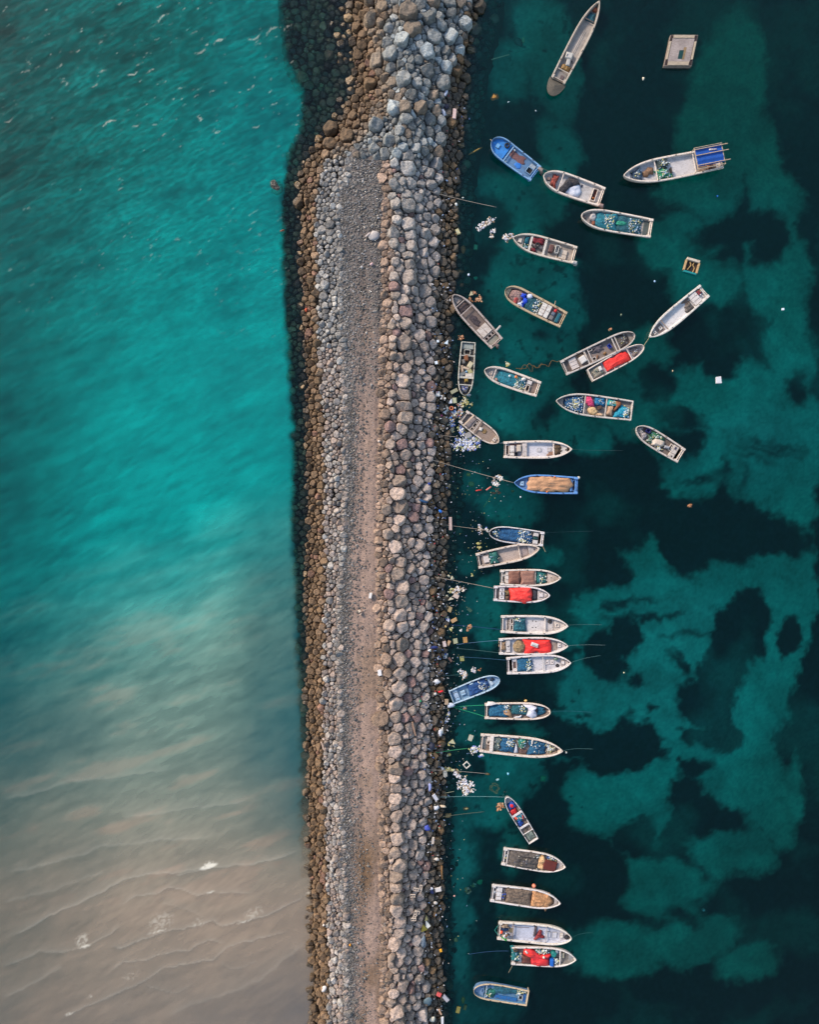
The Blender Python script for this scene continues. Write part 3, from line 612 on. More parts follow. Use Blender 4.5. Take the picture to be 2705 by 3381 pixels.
ICO = {k: ico(k) for k in (1, 2, 3, 4)}
def rock_shape(i, sub):
    x, y, r, e, a, zn = RK[i]; rm = r*S
    U, F = ICO[sub]; N = []; D = []
    for q in near(x, y, r*2+40):
        if q == i: continue
        X2, Y2, r2 = RK[q][:3]; dx, dy = X2-x, -(Y2-y); dd = math.hypot(dx, dy)
        if dd > 1.7*(r+r2): continue
        d = (dd*dd+r*r-r2*r2)/(2*dd); d = max(.45*r, min(d, 1.5*r))*S-.024
        N.append((dx/dd, dy/dd, R.uniform(-.05, .2))); D.append(d)
    c, s_ = math.cos(a), math.sin(a)
    nf = R.choice((3, 4, 4, 5)); t0 = R.uniform(0, 6.28)
    for k in range(nf):
        t = t0+2*math.pi*(k+R.uniform(-.3, .3))/nf; ex = e**.5
        px, py = math.cos(t)/ex, math.sin(t)*ex; l = math.hypot(px, py)   # facets of an elongated prism
        nx_, ny_ = px/l, py/l
        N.append((nx_*c-ny_*s_, nx_*s_+ny_*c, R.uniform(-.05, .45))); D.append(rm*R.uniform(1.2, 1.75)/l)
    for k in range(8): t = math.pi*k/4+.2; N.append((math.cos(t), math.sin(t), .1)); D.append(rm*1.6)
    h = rm*R.uniform(.62, 1.0)
    tx, ty = R.gauss(0, .30), R.gauss(0, .30); N.append((tx, ty, 1)); D.append(h)
    for k in range(4):
        t = R.uniform(0, 6.28); q = R.uniform(.5, 1.6); N.append((math.cos(t)*q, math.sin(t)*q, 1)); D.append((h+rm*.62*q)*R.uniform(.98, 1.25)/math.hypot(1, q))
    N.append((0, 0, -1)); D.append(rm*.8)
    N = np.array(N); N /= np.linalg.norm(N, axis=1)[:, None]; D = np.array(D); p = 40
    dots = np.maximum(U@N.T, 0)/D[None]; rr = (dots**p).sum(1)**(-1/p)
    ph = R.uniform(0, 99)
    rr = rr*(1+.05*np.sin(U[:, 0]*5+ph)*np.cos(U[:, 1]*4+ph*2)+.035*np.sin(U[:, 2]*9+U[:, 0]*7+ph))
    return U*rr[:, None], F
def pal(i):
    x, y, r, e, a, zn = RK[i]; g = fbm(np.array(x/60.), np.array(y/60.), 3).item(); t = R.random(); v = R.uniform(.72, 1.28)
    def m(a_, b_, q): return tuple(p+(s_-p)*q for p, s_ in zip(a_, b_))
    if zn == 'under_l': c = m((124, 98, 66), (176, 144, 100), t)
    elif zn == 'brown':
        L1, L2 = rowx(y, 2), rowx(y, 3); q = min(1, max(0, (x-L1)/(L2-L1)+R.uniform(-.15, .15)))
        c = m((106, 82, 56), (146, 118, 92), q*t*1.1)
        if R.random() < .08: c = (140, 104, 84)
        c = m((76, 58, 38), c, min(1, q*3))
    elif zn == 'grey':
        c = m((112, 108, 104), (186, 178, 168), t); c = m(c, (160, 134, 118), .8*R.random()) if y > 1150 else c
    elif zn == 'top':
        q = R.random(); c = m((106, 106, 102), (152, 152, 148), t)
        if q < .2: c = (128, 112, 96)
        if q > .9: c = (160, 164, 162)
        if x < rowx(y, 3)+50: c = m(c, (140, 108, 78), .6)
    elif zn == 'edge': c = m((116, 96, 80), (172, 144, 124), t)
    elif zn == 'main':
        lo = m((138, 134, 128), (146, 126, 110), min(1, max(0, (y-500)/700)))
        hi = m((172, 166, 158), (186, 162, 146), min(1, max(0, (y-500)/700)))
        c = m(lo, hi, t); q = (x-rowx(y, 5))/(rowx(y, 6)-rowx(y, 5)); c = m(c, (150, 142, 138), max(0, q-.3)*.9)
        if R.random() < .06: c = (142, 112, 104)
    elif zn == 'wet': 
        q = (x-rowx(y, 6))/(rowx(y, 7)-rowx(y, 6)); c = m((104, 94, 84), (72, 62, 48), min(1, q+R.uniform(-.2, .2)))
        if R.random() < .3: c = m(c, (112, 84, 52), .7)
    else: c = m((62, 60, 44), (104, 98, 70), t)
    v = 1+(v-1)*.8
    if zn.startswith('under'): v *= float(np.clip(.75+1.1*fbm(np.array(x/26.), np.array(y/20.), 3), .25, 1.3))
    c = lin(tuple(min(235, k) for k in c)); c = tuple(k*v*.86 for k in c)
    return c
order = [i for i in range(len(RK)) if not RK[i][5].startswith('under') and -15 < RK[i][1] < 3396]
order.sort(key=lambda i: -RK[i][2]*RK[i][3]**.25); BIG = order[:300]; bigset = set(BIG)
def rock_z(x, y, zn, r):
    z = float(prof(np.array([x]), np.array([y]))[0])
    if y < 520 and zn in ('top', 'brown', 'main'):
        z += .5*math.exp(-((x-1390)/90)**2)
    return z
WHERE = {'brown': 'on the seaward slope', 'top': 'on the rocky head', 'grey': 'in the pale band by the track', 'edge': 'at the track edge', 'main': 'on the harbour side', 'wet': 'in the dark waterline row'}
def cname(c):
    v = sum(c)/3; warm = c[0]/max(c[2], 1e-3)
    if v < .09: return 'dark brown' if warm > 1.5 else 'dark grey'
    if warm > 2.4: return 'rust brown'
    if warm > 1.45: return 'light tan' if v > .26 else 'tan'
    return 'pale grey' if v > .3 else 'grey'
vs = []; fs = []; cs = []; nb = 0
for i in range(len(RK)):
    x, y, r, e, a, zn = RK[i]
    sub = 4 if (i in bigset and r > 22) else (3 if r > 7.5 and not zn.startswith('under') else 2)
    v, f = rock_shape(i, sub); c = pal(i); z = rock_z(x, y, zn, r)-.12*r*S
    if zn.startswith('under'): z -= R.uniform(.1, .5)
    p = W(x, y, z)
    if zn == 'wet': z += .0
    # the foot of a stone that reaches the water is weed-dark
    cc = np.tile(np.array(c), (len(v), 1))
    if zn in ('brown', 'wet', 'top'):
        hz = v[:, 2]+z; q = sstep(.55, .05, hz)[:, None]; cc = cc*(1-q)+np.array([.07, .048, .026])*q
    if i in bigset:
        o = mesh_obj('boulder', v, f, ROCK, smooth=True, cols=cc, loc=p, crisp=17)
        shape = 'long' if e > 1.42 else ('round' if e < 1.12 else 'oval')
        size = 'huge' if r > 24 else ('large' if r > 19 else ('middling' if r > 15.5 else 'smaller'))
        by = side(x, y); rel = 'just above' if y < by[1]-14 else ('just below' if y > by[1]+14 else 'level with')
        q = (x-rowx(y, 5))/(rowx(y, 6)-rowx(y, 5)) if zn == 'main' else 0
        wh = WHERE.get(zn, 'on the harbour side')
        if zn == 'main': wh = 'by the track' if q < .4 else ('mid slope' if q < .72 else 'low slope')
        if zn == 'wet': wh = 'in the dark waterline row'
        if y < 520 and zn in ('top', 'main', 'brown'):
            qq = (x-rowx(y, 3))/(rowx(y, 6)-rowx(y, 3)); wh = 'on the '+('seaward edge' if qq < .2 else 'left part' if qq < .42 else 'centre' if qq < .6 else 'right part' if qq < .82 else 'harbour edge')+' of the head'
            rel = ('cut by the top edge' if y < 14 else 'near the top edge' if y < 70 else 'above the long grey boat stern' if False else '')
            if not rel:
                row = int((y-70)//45); rel = ('level with the barge', 'level with the dark stern cover', 'just below the dark stern cover', 'well above the blue boat', 'above the blue boat bow', 'at the bend above the track', 'level with the blue boat bow', 'at the start of the track', 'at the start of the track', 'level with the blue boat stern')[min(row, 9)]
        lab = f'{size} {shape} {cname(c)} boulder {wh} {rel} the {by[2]}' if not wh.endswith('head') else f'{size} {shape} {cname(c)} boulder {wh} {rel}'
        if lab in USED:
            for b2 in sorted(BC, key=lambda q2: abs(q2[1]-y))[1:5]:
                r2 = 'above' if y < b2[1]-14 else ('below' if y > b2[1]+14 else 'level with'); l2 = f'{size} {shape} {cname(c)} boulder {wh} {r2} the {b2[2]}'
                if l2 not in USED and len(l2.split()) <= 16: lab = l2; break
        USED[lab] = 1; wd = lab.split()
        if len(wd) > 16: lab = ' '.join(f'{size} {shape} {cname(c)} boulder {wh} by the {by[2]}'.split()[:16])
        tag(o, lab, 'boulder', 'large boulders of the breakwater')
    else:
        vs.append(v+np.array(p)); fs.append(f+nb); cs.append(cc); nb += len(v)
o = mesh_obj('rock_armour', np.concatenate(vs), np.concatenate(fs), ROCK, smooth=True, cols=np.concatenate(cs), crisp=20)
tag(o, 'packed smaller rocks covering both slopes of the breakwater around the boulders', 'rocks', kind='stuff')
# loose gravel and pebbles
vs = []; fs = []; cs = []; nb = 0; U, F = ICO[1]
for _ in range(30000):
    y = R.uniform(525, 3450); RL, RR = float(rowx(y, 4)), float(rowx(y, 5)); t = R.random()
    if y < 1300 and R.random() < .75*(1-(y-600)/900): x = RL-6+t*(RR-RL); rr = R.uniform(1.2, 3.0) if R.random() < .9 else R.uniform(3, 4.6)
    elif R.random() < .72: x = RL-10+R.expovariate(1/20.); rr = R.uniform(1.1, 3.2) if R.random() < .93 else R.uniform(3, 5)
    elif R.random() < .5: x = RR-abs(R.gauss(0, 8))+10; rr = R.uniform(1.0, 2.8)
    else: x = RL+t*(RR-RL); rr = R.uniform(.8, 1.6)
    if x > RR+12: continue
    z = float(prof(np.array([x]), np.array([y]))[0])+.04
    v = U*np.array([R.uniform(.7, 1.3), R.uniform(.7, 1.3), .7])*(1+.15*NR.randn(len(U), 1))*rr*S; vs.append(v+np.array(W(x, y, z))); fs.append(F+nb); nb += len(v)
    b = R.uniform(.08, .28) if R.random() < .88 else R.uniform(.3, .46); b *= (.8 if y > 1300 else 1); wv = R.uniform(.15, .55); c = (b*1.0, b*(1-.3*wv), b*(1-.7*wv+.04)); cs.append(np.tile(np.array(c), (len(v), 1)))
o = mesh_obj('loose_gravel', np.concatenate(vs), np.concatenate(fs), mat('vcol', (2, 0, 0), .95), cols=np.concatenate(cs)); tag(o, 'loose grey pebbles and gravel strewn along the track', 'gravel', kind='stuff')
# the lone sunken rock off the seaward side
RK.append((912, 617, 15, 1.5, math.radians(100), 'under_l')); grid.setdefault((0, 0), [])
v, f = rock_shape(len(RK)-1, 3); o = mesh_obj('sea_rock', v*np.array([1, 1, .6]), f, ROCK, smooth=True, cols=np.tile(np.array([.03, .028, .02]), (len(v), 1)), loc=W(912, 617, -.2))
tag(o, 'single dark oval rock just awash in the turquoise sea left of the breakwater', 'rock')
print('ROCKS', len(RK))
# ------------------------------------------------------------------ boats
WHT = (220, 202, 186); GRY = (182, 166, 148); OLD = (176, 160, 148); TANW = (194, 166, 130); BLU = (60, 122, 180); PBL = (140, 172, 200)
class Boat:
    def __init__(s, key, hullc=WHT, rimc=None, deckc=(188, 174, 160), shape='p', rim=.25, name='fishing_boat', label=None, rimkind='paint', stern='corner'):
        _, s.nm, bx, by, sx, sy, beam = BD[key]; zr = .78
        b = Vector(W(bx, by, zr)); t = Vector(W(sx, sy, zr)); d = b-t; s.L = d.length; s.a = math.atan2(d.y, d.x)
        s.B = beam*S*(CAMH-zr)/CAMH; s.rim = rim*.82; s.shape = shape; s.deckc = deckc; s.hullc = hullc
        s.o = empty(name, (t.x, t.y, 0), s.a); tag(s.o, label, 'boat', 'moored fishing boats'); s.zf = .30
        s.hull(hullc, rimc or hullc, deckc, rimkind, stern)
    def hb(s, t):
        p = {'p': (.48, 3.2, .86), 'r': (.6, 2.4, .5), 'm': (.54, 3.0, .68), 's': (.48, 3.0, .86), 'c': (.7, 2.6, .55)}[s.shape]
        base = .90+.10*math.sin(min(t/.55, 1)*math.pi/2)
        if t <= p[0]: return s.B/2*base
        q = (t-p[0])/(1-p[0]); return s.B/2*max(0, 1-q**p[1])**p[2]*(.90+.10*math.sin(min(t/.55, 1)*math.pi/2))
    def zg(s, t): return .62+.05*(1-t)+.34*max(0, t-.35)**2/.42
    def ht(s, t): return max(0.0, s.hb(t)-s.rim)
    def P(s, u, v, z=0):
        h = s.ht(min(u, 1)) if u < .985 else 0; return (u*s.L, v*max(h, .02), z)
    def hull(s, hc, rc, dc, rk, stern):
        n = 30; T = [(i/n) for i in range(n)]+[.985, .995, 1.0]
        T = sorted(set(T)); L = s.L; V = []; F = []
        def ring(t):   # port gunwale edge -> keel -> starboard edge
            h = s.hb(t); z = s.zg(t); x = t*L; tr_ = 1-.10*max(0, (t-.6)/.4)
            return [(x, h, z-.03), (x*1.0, h+.035, z-.09), (x, h*.97, z-.2), (x*tr_+x*(1-tr_)*.7, h*.86, .06), (x*tr_, h*.62, -.28), (x*tr_, 0, -.36), (x*tr_, -h*.62, -.28), (x*tr_+x*(1-tr_)*.7, -h*.86, .06), (x, -h*.97, z-.2), (x*1.0, -h-.035, z-.09), (x, -h, z-.03)]
        off = .16 if stern == 'corner' else 0.0
        for i, t in enumerate(T):
            rg = ring(max(t, 0)); 
            if i == 0: rg = [(p[0]+off*.9, p[1], p[2]) if p[2] < .5 else p for p in rg]
            V += rg
        m = 11
        for i in range(len(T)-1):
            for k in range(m-1): a = i*m+k; F.append((a, a+m, a+m+1, a+1))
        F.append(tuple(range(m))[::-1])
        mesh_obj('hull', V, F, mat('paint', hc, .55), s.o)
        # gunwale: a flat rail all round
        V = []; F = []; r = s.rim
        pts = []
        for t in T: pts.append((t*L, s.hb(t), s.zg(t)))
        def inner(t):
            h = s.hb(t); hi = max(0, h-r*(1 if t < .8 else 1-.45*(t-.8)/.2)); return hi
        tl = [t for t in T if inner(t) > .03]; tl = tl[:]; tip = tl[-1]
        for sgn in (1, -1):
            m = MB()
        V = []; F = []
        for sgn in (1, -1):
            b0 = len(V)
            for t in T:
                h = s.hb(t); hi = inner(t) if t <= tip else 0; xi = t*L if t <= tip else tip*L+(t-tip)*L*.0
                z = s.zg(t); V += [(t*L, sgn*(h+.03), z-.09), (t*L, sgn*(h+.02), z+.02), (t*L, sgn*max(h-.03, 0), z+.04), (min(t, tip)*L, sgn*(hi+.02), z+.035), (min(t, tip)*L, sgn*hi, z-.0), (min(t, tip)*L, sgn*hi, z-.12)]
            for i in range(len(T)-1):
                for k in range(5):
                    a = b0+i*6+k; q = (a, a+1, a+7, a+6); F.append(q if sgn > 0 else q[::-1])
            q = tuple(b0+k for k in range(6)); F.append(q if sgn < 0 else q[::-1])
        g = mesh_obj('gunwale', V, F, mat(rk, rc, .6), s.o)
        # transom and stern corners
        tb = MB(); h0 = s.hb(0); zt = s.zg(0)
        if stern == 'corner':
            tb.box(off, off+.10, -h0+r*.8, h0-r*.8, .0, zt-.04); 
            k = max(r+.04, .26)
            for sg in (1, -1): MB().box(-.04, .44, min(sg*(h0-k), sg*(h0+.02)), max(sg*(h0-k), sg*(h0+.02)), zt-.2, zt+.055).build('stern_corner', mat(rk, rc, .6), s.o)
        else: tb.box(-.02, r*.7, -h0-.02, h0+.02, .0, zt+.05)
        tb.build('transom', mat(rk, rc, .6), s.o)
        # deck floor with inner sides
        V = []; F = []; tt = [t for t in T if s.ht(t) > .05 and t >= 0]
        for t in tt:
            hi = s.ht(t); z = s.zg(t)-.06; x = t*L+(off+.05 if t == 0 else 0); V += [(x, hi+.02, z), (x, hi-.05, s.zf+.04), (x, hi-.12, s.zf), (x, -hi+.12, s.zf), (x, -hi+.05, s.zf+.04), (x, -hi-.02, z)]
        for i in range(len(tt)-1):
            for k in range(5): a = i*6+k; F.append((a, a+1, a+7, a+6))
        mesh_obj('deck', V, F, mat('deck', dc, .75), s.o); s.tend = tt[-1]; s.cleats()
    def cleats(s):
        for t in (.2, .45, .68):
            for sg in (1, -1):
                if R.random() < .25: continue
                x = t*s.L+R.uniform(-.3, .3); y = sg*(s.hb(t)-s.rim*.5); z = s.zg(t)+.035; MB().box(x-.09, x+.09, y-.03, y+.03, z, z+.07).build('cleat', mat('plain', (60, 46, 38), .7), s.o)
    # ---- parts
    def thwart(s, u, wd=.28, col=None, z=None, name='thwart'):
        z = z if z is not None else s.zg(u)-.07; h = s.ht(u); MB().box(u*s.L-wd/2, u*s.L+wd/2, -h-.04, h+.04, z-.07, z, bev=.02).build(name, mat('paint', col or s.hullc, .6), s.o)
    def bulk(s, u, col=None): s.thwart(u, .11, col, s.zg(u)-.04, 'bulkhead')
    def fore(s, u0, col=None, z=None, name='foredeck'):
        V = []; F = []; z0 = z if z is not None else s.zg(u0)-.2; n = 12; rim_i = []
        u1 = s.tend
        for i in range(n+1):
            t = u0+(u1-u0)*i/n; h = s.ht(t)+.01; zz = z0+(t-u0)*.35; V += [(t*s.L, h, zz), (t*s.L, 0, zz+.03), (t*s.L, -h, zz)]
        for i in range(n):
            for k in range(2): a = i*3+k; F.append((a, a+1, a+4, a+3))
        b = len(V); V += [(u0*s.L, s.ht(u0)+.01, s.zf), (u0*s.L, 0, s.zf), (u0*s.L, -s.ht(u0)-.01, s.zf)]; F += [(0, b, b+1, 1), (1, b+1, b+2, 2)]
        F = [q[::-1] for q in F] if False else F
        mesh_obj(name, V, F, mat('deck', col or s.deckc, .7), s.o); s.fz = z0; return z0
    def hatch(s, u, v, l=.5, wd=.5, z=None, col=None, knob=True):
        z = z if z is not None else s.fz+.02; x, y, _ = s.P(u, v); m = MB().box(x-l/2-.05, x+l/2+.05, y-wd/2-.05, y+wd/2+.05, z, z+.05).build('hatch_frame', mat('paint', tuple(int(k*.62) for k in (col or s.hullc)), .7), s.o)
        MB().box(x-l/2, x+l/2, y-wd/2, y+wd/2, z+.052, z+.12).build('hatch', mat('paint', col or s.hullc, .6), s.o)
        if knob: MB().ball(x, y, z+.13, .07, sz=.5, n=8).build('hatch_knob', mat('paint', (40, 34, 32), .6), s.o)
    def panel(s, u0, u1, v0, v1, z=.5, col=None, name='locker', kind='paint', lines=0):
        a = s.P(u0, v0); b = s.P(u1, v1); x0, x1 = a[0], b[0]; h = s.ht((u0+u1)/2) if u1 > .6 else s.ht(u0); y0, y1 = v0*h, v1*h
        MB().box(x0, x1, y0, y1, s.zf-.02, z, bev=.03).build(name, mat(kind, col or s.hullc, .6), s.o)
        for k in range(lines):
            yy = y0+(y1-y0)*(k+1)/(lines+1); MB().box(x0+.03, x1-.03, yy-.02, yy+.02, z+.003, z+.012).build('locker_seam', mat('paint', (88, 74, 66), .8), s.o)
    def well(s, u0, u1, v0, v1, z=.52, col=None, inner=(26, 20, 18)):  # dark default floor colour stands in for shade inside an opening
        h = s.ht((u0+u1)/2); x0, x1, y0, y1 = u0*s.L, u1*s.L, v0*h, v1*h; f = .07; m = MB(); q = mat('paint', col or s.hullc, .6)
        m.box(x0, x0+f, y0, y1, s.zf, z).box(x1-f, x1, y0, y1, s.zf, z).box(x0+f, x1-f, y0, y0+f, s.zf, z-.004).box(x0+f, x1-f, y1-f, y1, s.zf, z-.004)
        m.build('well_frame', q, s.o); MB().box(x0+f, x1-f, y0+f, y1-f, s.zf-.01, s.zf+.03).build('well_floor', mat('deck', inner, .9), s.o)
    def mark(s, u, v, l, wd, z=None, col=(70, 55, 48), rot=0, h=.05, name='deck_fitting'):
        x, y, _ = s.P(u, v); MB().obox(x, y, l, wd, (z or s.zf), (z or s.zf)+h, rot).build(name, mat('plain', col, .7), s.o)
    def outboard(s, v=0, col=(190, 184, 178), off=.05):
        h = s.hb(0); y = v*h; m = MB().box(-.5+off, .05+off, y-.17, y+.17, .55, .95, bev=.08).box(-.62+off, -.3+off, y-.06, y+.06, -.3, .6)
        m.build('outboard_motor', mat('paint', col, .4), s.o)
    # ---- things lying in the boat: top-level
    def w(s, p): c, n = math.cos(s.a), math.sin(s.a); o = s.o.location; return (o.x+p[0]*c-p[1]*n, o.y+p[0]*n+p[1]*c, p[2])
    def heap(s, name, label, cat, col, poly, z0=None, h=.25, kind='net', floats=0, fcol=None, fold=1.0, edge=.05, group=None, farea=None, rings=7, base=None):
        z0 = s.zf if z0 is None else z0
        Q = [s.P(u, v) for u, v in poly]; n = len(Q); per = []
        for i in range(n):
            a, b = Q[i], Q[(i+1) % n]; l = math.hypot(b[0]-a[0], b[1]-a[1]); k = max(2, int(l/.14))
            for j in range(k): per.append((a[0]+(b[0]-a[0])*j/k, a[1]+(b[1]-a[1])*j/k))
        cx = sum(p[0] for p in per)/len(per); cyy = sum(p[1] for p in per)/len(per); V = []; F = []; ph = R.uniform(0, 90); N = len(per)
        V.append((0, 0, h*(.8+.3*vnoise(ph, ph).item())))
        for r_ in range(1, rings+1):
            t = r_/rings
            for k, (px, py) in enumerate(per):
                e = 1+edge*(vnoise(px*2.2+ph, py*2.2).item()*2-1)*t*2; x = (px-cx)*t*e; y = (py-cyy)*t*e
                nz = vnoise(x*1.6+ph, y*1.6+ph).item()*.6+vnoise(x*4+ph, y*4).item()*.4
                rd = 1-abs(2*vnoise(x*1.1+ph+9, y*3.1).item()-1)
                zz = h*(1-.75*t**5)*(.45+.4*fold*nz+.35*fold*rd)
                V.append((x, y, zz))
        for k in range(N): F.append((0, 1+k, 1+(k+1) % N))
        for r_ in range(rings-1):
            for k in range(N): a = 1+r_*N+k; b = 1+r_*N+(k+1) % N; F.append((a, a+N, b+N, b))
        b0 = len(V); o0 = 1+(rings-1)*N; drop = base if base is not None else .12
        for k in range(N): p = V[o0+k]; V.append((p[0]*.99, p[1]*.99, p[2]-drop))
        for k in range(N): F.append((o0+k, b0+k, b0+(k+1) % N, o0+(k+1) % N))
        area = sum(per[i][0]*per[(i+1) % N][1]-per[(i+1) % N][0]*per[i][1] for i in range(N))
        if area < 0: F = [q[::-1] for q in F]
        o = mesh_obj(name, V, F, mat(kind, col, .85 if kind != 'cloth' else .6), smooth=True, loc=s.w((cx, cyy, z0))); o.rotation_euler = (0, 0, s.a)
        tag(o, label, cat, group)
        if floats:
            m = MB(); lo = [(vnoise(p[0]*.9+ph*3, p[1]*.9).item()) for p in V[:b0]]; cand = [i for i in range(1, b0)]
            if farea:
                u0, u1, v0, v1 = farea; xa, xb = u0*s.L-cx, u1*s.L-cx; hh = s.ht((u0+u1)/2); ya, yb = v0*hh-cyy, v1*hh-cyy
                cand = [i for i in cand if xa <= V[i][0] <= xb and ya <= V[i][1] <= yb] or cand
            fc = fcol or [(236, 234, 222), (210, 208, 200), (140, 170, 200), (200, 190, 120)]
            for _ in range(floats):
                p = V[R.choice(cand)]; r_ = R.choice((.035, .045, .05, .06, .085)); m.ball(p[0]+R.gauss(0, .07), p[1]+R.gauss(0, .07), p[2]+.05, r_, sx=R.uniform(1, 1.7), rot=R.uniform(0, 3), col=lin(R.choice(fc)), n=5, m=3)
            q = m.build('floats', mat('vcol', (3, 0, 0), .5), o, usecol=True); tag(q, kind='stuff')
        return o
    def rectp(s, u0, u1, v0, v1, j=.02):
        P = []; k = 4
        for i in range(k): P.append((u0+(u1-u0)*i/k, v0+R.uniform(-j, j)*2))
        for i in range(k): P.append((u1+R.uniform(-j, j)*.5, v0+(v1-v0)*i/k))
        for i in range(k): P.append((u1+(u0-u1)*i/k, v1+R.uniform(-j, j)*2))
        for i in range(k): P.append((u0+R.uniform(-j, j)*.5, v1+(v0-v1)*i/k))
        return P
    def blob(s, u, v, ru, rv, n=14, j=.18):
        """roundish outline; ru, rv in metres"""
        h = max(s.ht(u), .2); return [(u+ru*math.cos(t)*(1+R.uniform(-j, j))/s.L, v+rv*math.sin(t)*(1+R.uniform(-j, j))/h) for t in [2*math.pi*k/n for k in range(n)]]
    def crate(s, name, label, cat, col, u, v, l, wd, h=.3, rot=0, z=None, hollow=False, kind='plain'):
        x, y, _ = s.P(u, v); z = s.zf if z is None else z; m = MB()
        if hollow:
            t = .05; m.box(-l/2, l/2, -wd/2, wd/2, 0, .04); m.box(-l/2, l/2, -wd/2, -wd/2+t, .04, h).box(-l/2, l/2, wd/2-t, wd/2, .04, h).box(-l/2, -l/2+t, -wd/2+t, wd/2-t, .04, h-.003).box(l/2-t, l/2, -wd/2+t, wd/2-t, .04, h-.003)
        else: m.box(-l/2, l/2, -wd/2, wd/2, 0, h, bev=.05); m.box(-l/2+.08, l/2-.08, -wd/2+.06, wd/2-.06, h+.002, h+.03, bev=.02)
        o = m.build(name, mat(kind, col, .6)); o.location = s.w((x, y, z)); o.rotation_euler = (0, 0, s.a+rot); return tag(o, label, cat)
    def ball(s, name, label, cat, col, u, v, r=.16, z=None, sx=1):
        x, y, _ = s.P(u, v); z = (s.zf if z is None else z)+r; m = MB().ball(0, 0, 0, r, sx=sx, n=14, m=9); m.tube([(0, 0, r*.9), (0, 0, r*1.25)], r*.18)
        o = m.build(name, mat('plain', col, .4), smooth=True); o.location = s.w((x, y, z)); return tag(o, label, cat)
    def tyre(s, label, u, v, r=.26, z=None):
        x, y, _ = s.P(u, v); o = MB().torus(0, 0, 0, r, .09).build('tyre', mat('plain', (30, 28, 28), .8), smooth=True); o.location = s.w((x, y, (z or s.zf)+.09)); return tag(o, label, 'tyre')
    def coil(s, label, u, v, r=.3, col=(60, 52, 46), z=None):
        x, y, _ = s.P(u, v); m = MB()
        for k in range(3): m.torus(R.gauss(0, .02), R.gauss(0, .02), .03*k, r-.06*k, .03, n=18, m=5, sy=R.uniform(.8, 1))
        o = m.build('rope_coil', mat('plain', col, .9), smooth=True); o.location = s.w((x, y, (z or s.zf)+.03)); return tag(o, label, 'rope')
    def pole(s, name, label, cat, col, u0, v0, u1, v1, z0, z1, r=.04):
        a = s.w(s.P(u0, 0)[:1]+(v0*s.ht(min(max(u0, 0), .9)), z0)); b = s.w(s.P(u1, 0)[:1]+(v1*s.ht(min(max(u1, 0), .9)), z1)); c = [(p+q)/2 for p, q in zip(a, b)]
        o = MB().tube([tuple(p-k for p, k in zip(a, c)), tuple(p-k for p, k in zip(b, c))], r, 8).build(name, mat('wood', col, .8)); o.location = c; return tag(o, label, cat)
TEAL = (8, 92, 104); DTEAL = (6, 66, 76); NAVY = (8, 64, 100); GRN = (14, 104, 74); DGR = (10, 72, 62); RED = (222, 44, 34); BRN = (128, 92, 74); TAN = (184, 136, 98); BLK = (38, 34, 36); OCH = (134, 98, 44)
def net(b, where, col, poly, h=.28, floats=0, desc='teal', farea=None, name='fishing_net', z0=None, fcol=None):
    return b.heap(name, f'{desc} net {where} of the {b.nm}', 'fishing net', col, poly, z0=z0, h=h, floats=floats, farea=farea, group='fishing nets lying in the boats', fcol=fcol, edge=.07)

# b1
b = Boat('b1', GRY, deckc=(158, 146, 134), shape='s', rim=.2, label='very long narrow grey boat with a rounded dark stern cover, at the top edge')
b.bulk(.13); b.panel(.02, .12, -.95, .95, .42, (140, 130, 120), kind='deck'); b.panel(.32, .66, -.30, .10, .34, (170, 158, 146), kind='deck', lines=1); b.bulk(.77, (90, 80, 74))
b.crate('fish_box', 'pale rounded fish tank in the rear half of the long grey boat at the top', 'tank', (186, 178, 166), .31, .25, .75, .8, .4, .2); b.crate('fuel_tank', 'small square tank behind the pale fish tank of the long grey boat', 'tank', (170, 164, 156), .24, -.1, .8, .45, .35, .3)
b.heap('ochre_sheet', 'ochre sheet crumpled near the stern of the long grey boat at the top', 'sheet', OCH, b.rectp(.145, .21, -.85, .6), h=.3, kind='cloth')
net(b, 'near the bow', DTEAL, b.rectp(.78, .885, -.85, .85), desc='dark turquoise'); b.heap('orange_bag', 'orange bag tucked into the bow tip of the long grey boat at the top', 'bag', (150, 78, 46), b.blob(.925, 0, .28, .28), h=.35, kind='cloth')
b.mark(.06, -.3, .5, .4, .43, (96, 78, 74)); b.mark(.30, .5, .3, .12, .7, (60, 66, 90)); b.mark(.28, -.55, .35, .1, .3, (50, 40, 36), .8)
V = []; n = 16
for k in range(n+1):
    t = math.pi*k/n; V.append((-1.9*math.sin(t)+.1, 1.08*math.cos(t)*(1 if True else 0), .42+.0*k))
m = MB(); top = [(p[0], p[1], .40) for p in V]; cv = [(-.7, .1, .62)]; f = [(k, k+1, n+1) for k in range(n)]+[(n, 0, n+1)]; lowv = [(p[0], p[1], .30) for p in V]
m.add(top+cv, f); m.add(top+lowv, [(k, n+1+k, n+2+k, k+1) for k in range(n)]+[(n, 2*n+1, n+1, 0)]); q = m.build('stern_cover', mat('cloth', (86, 78, 66), .8), b.o); tag(q, 'dark olive rounded cover behind the stern')
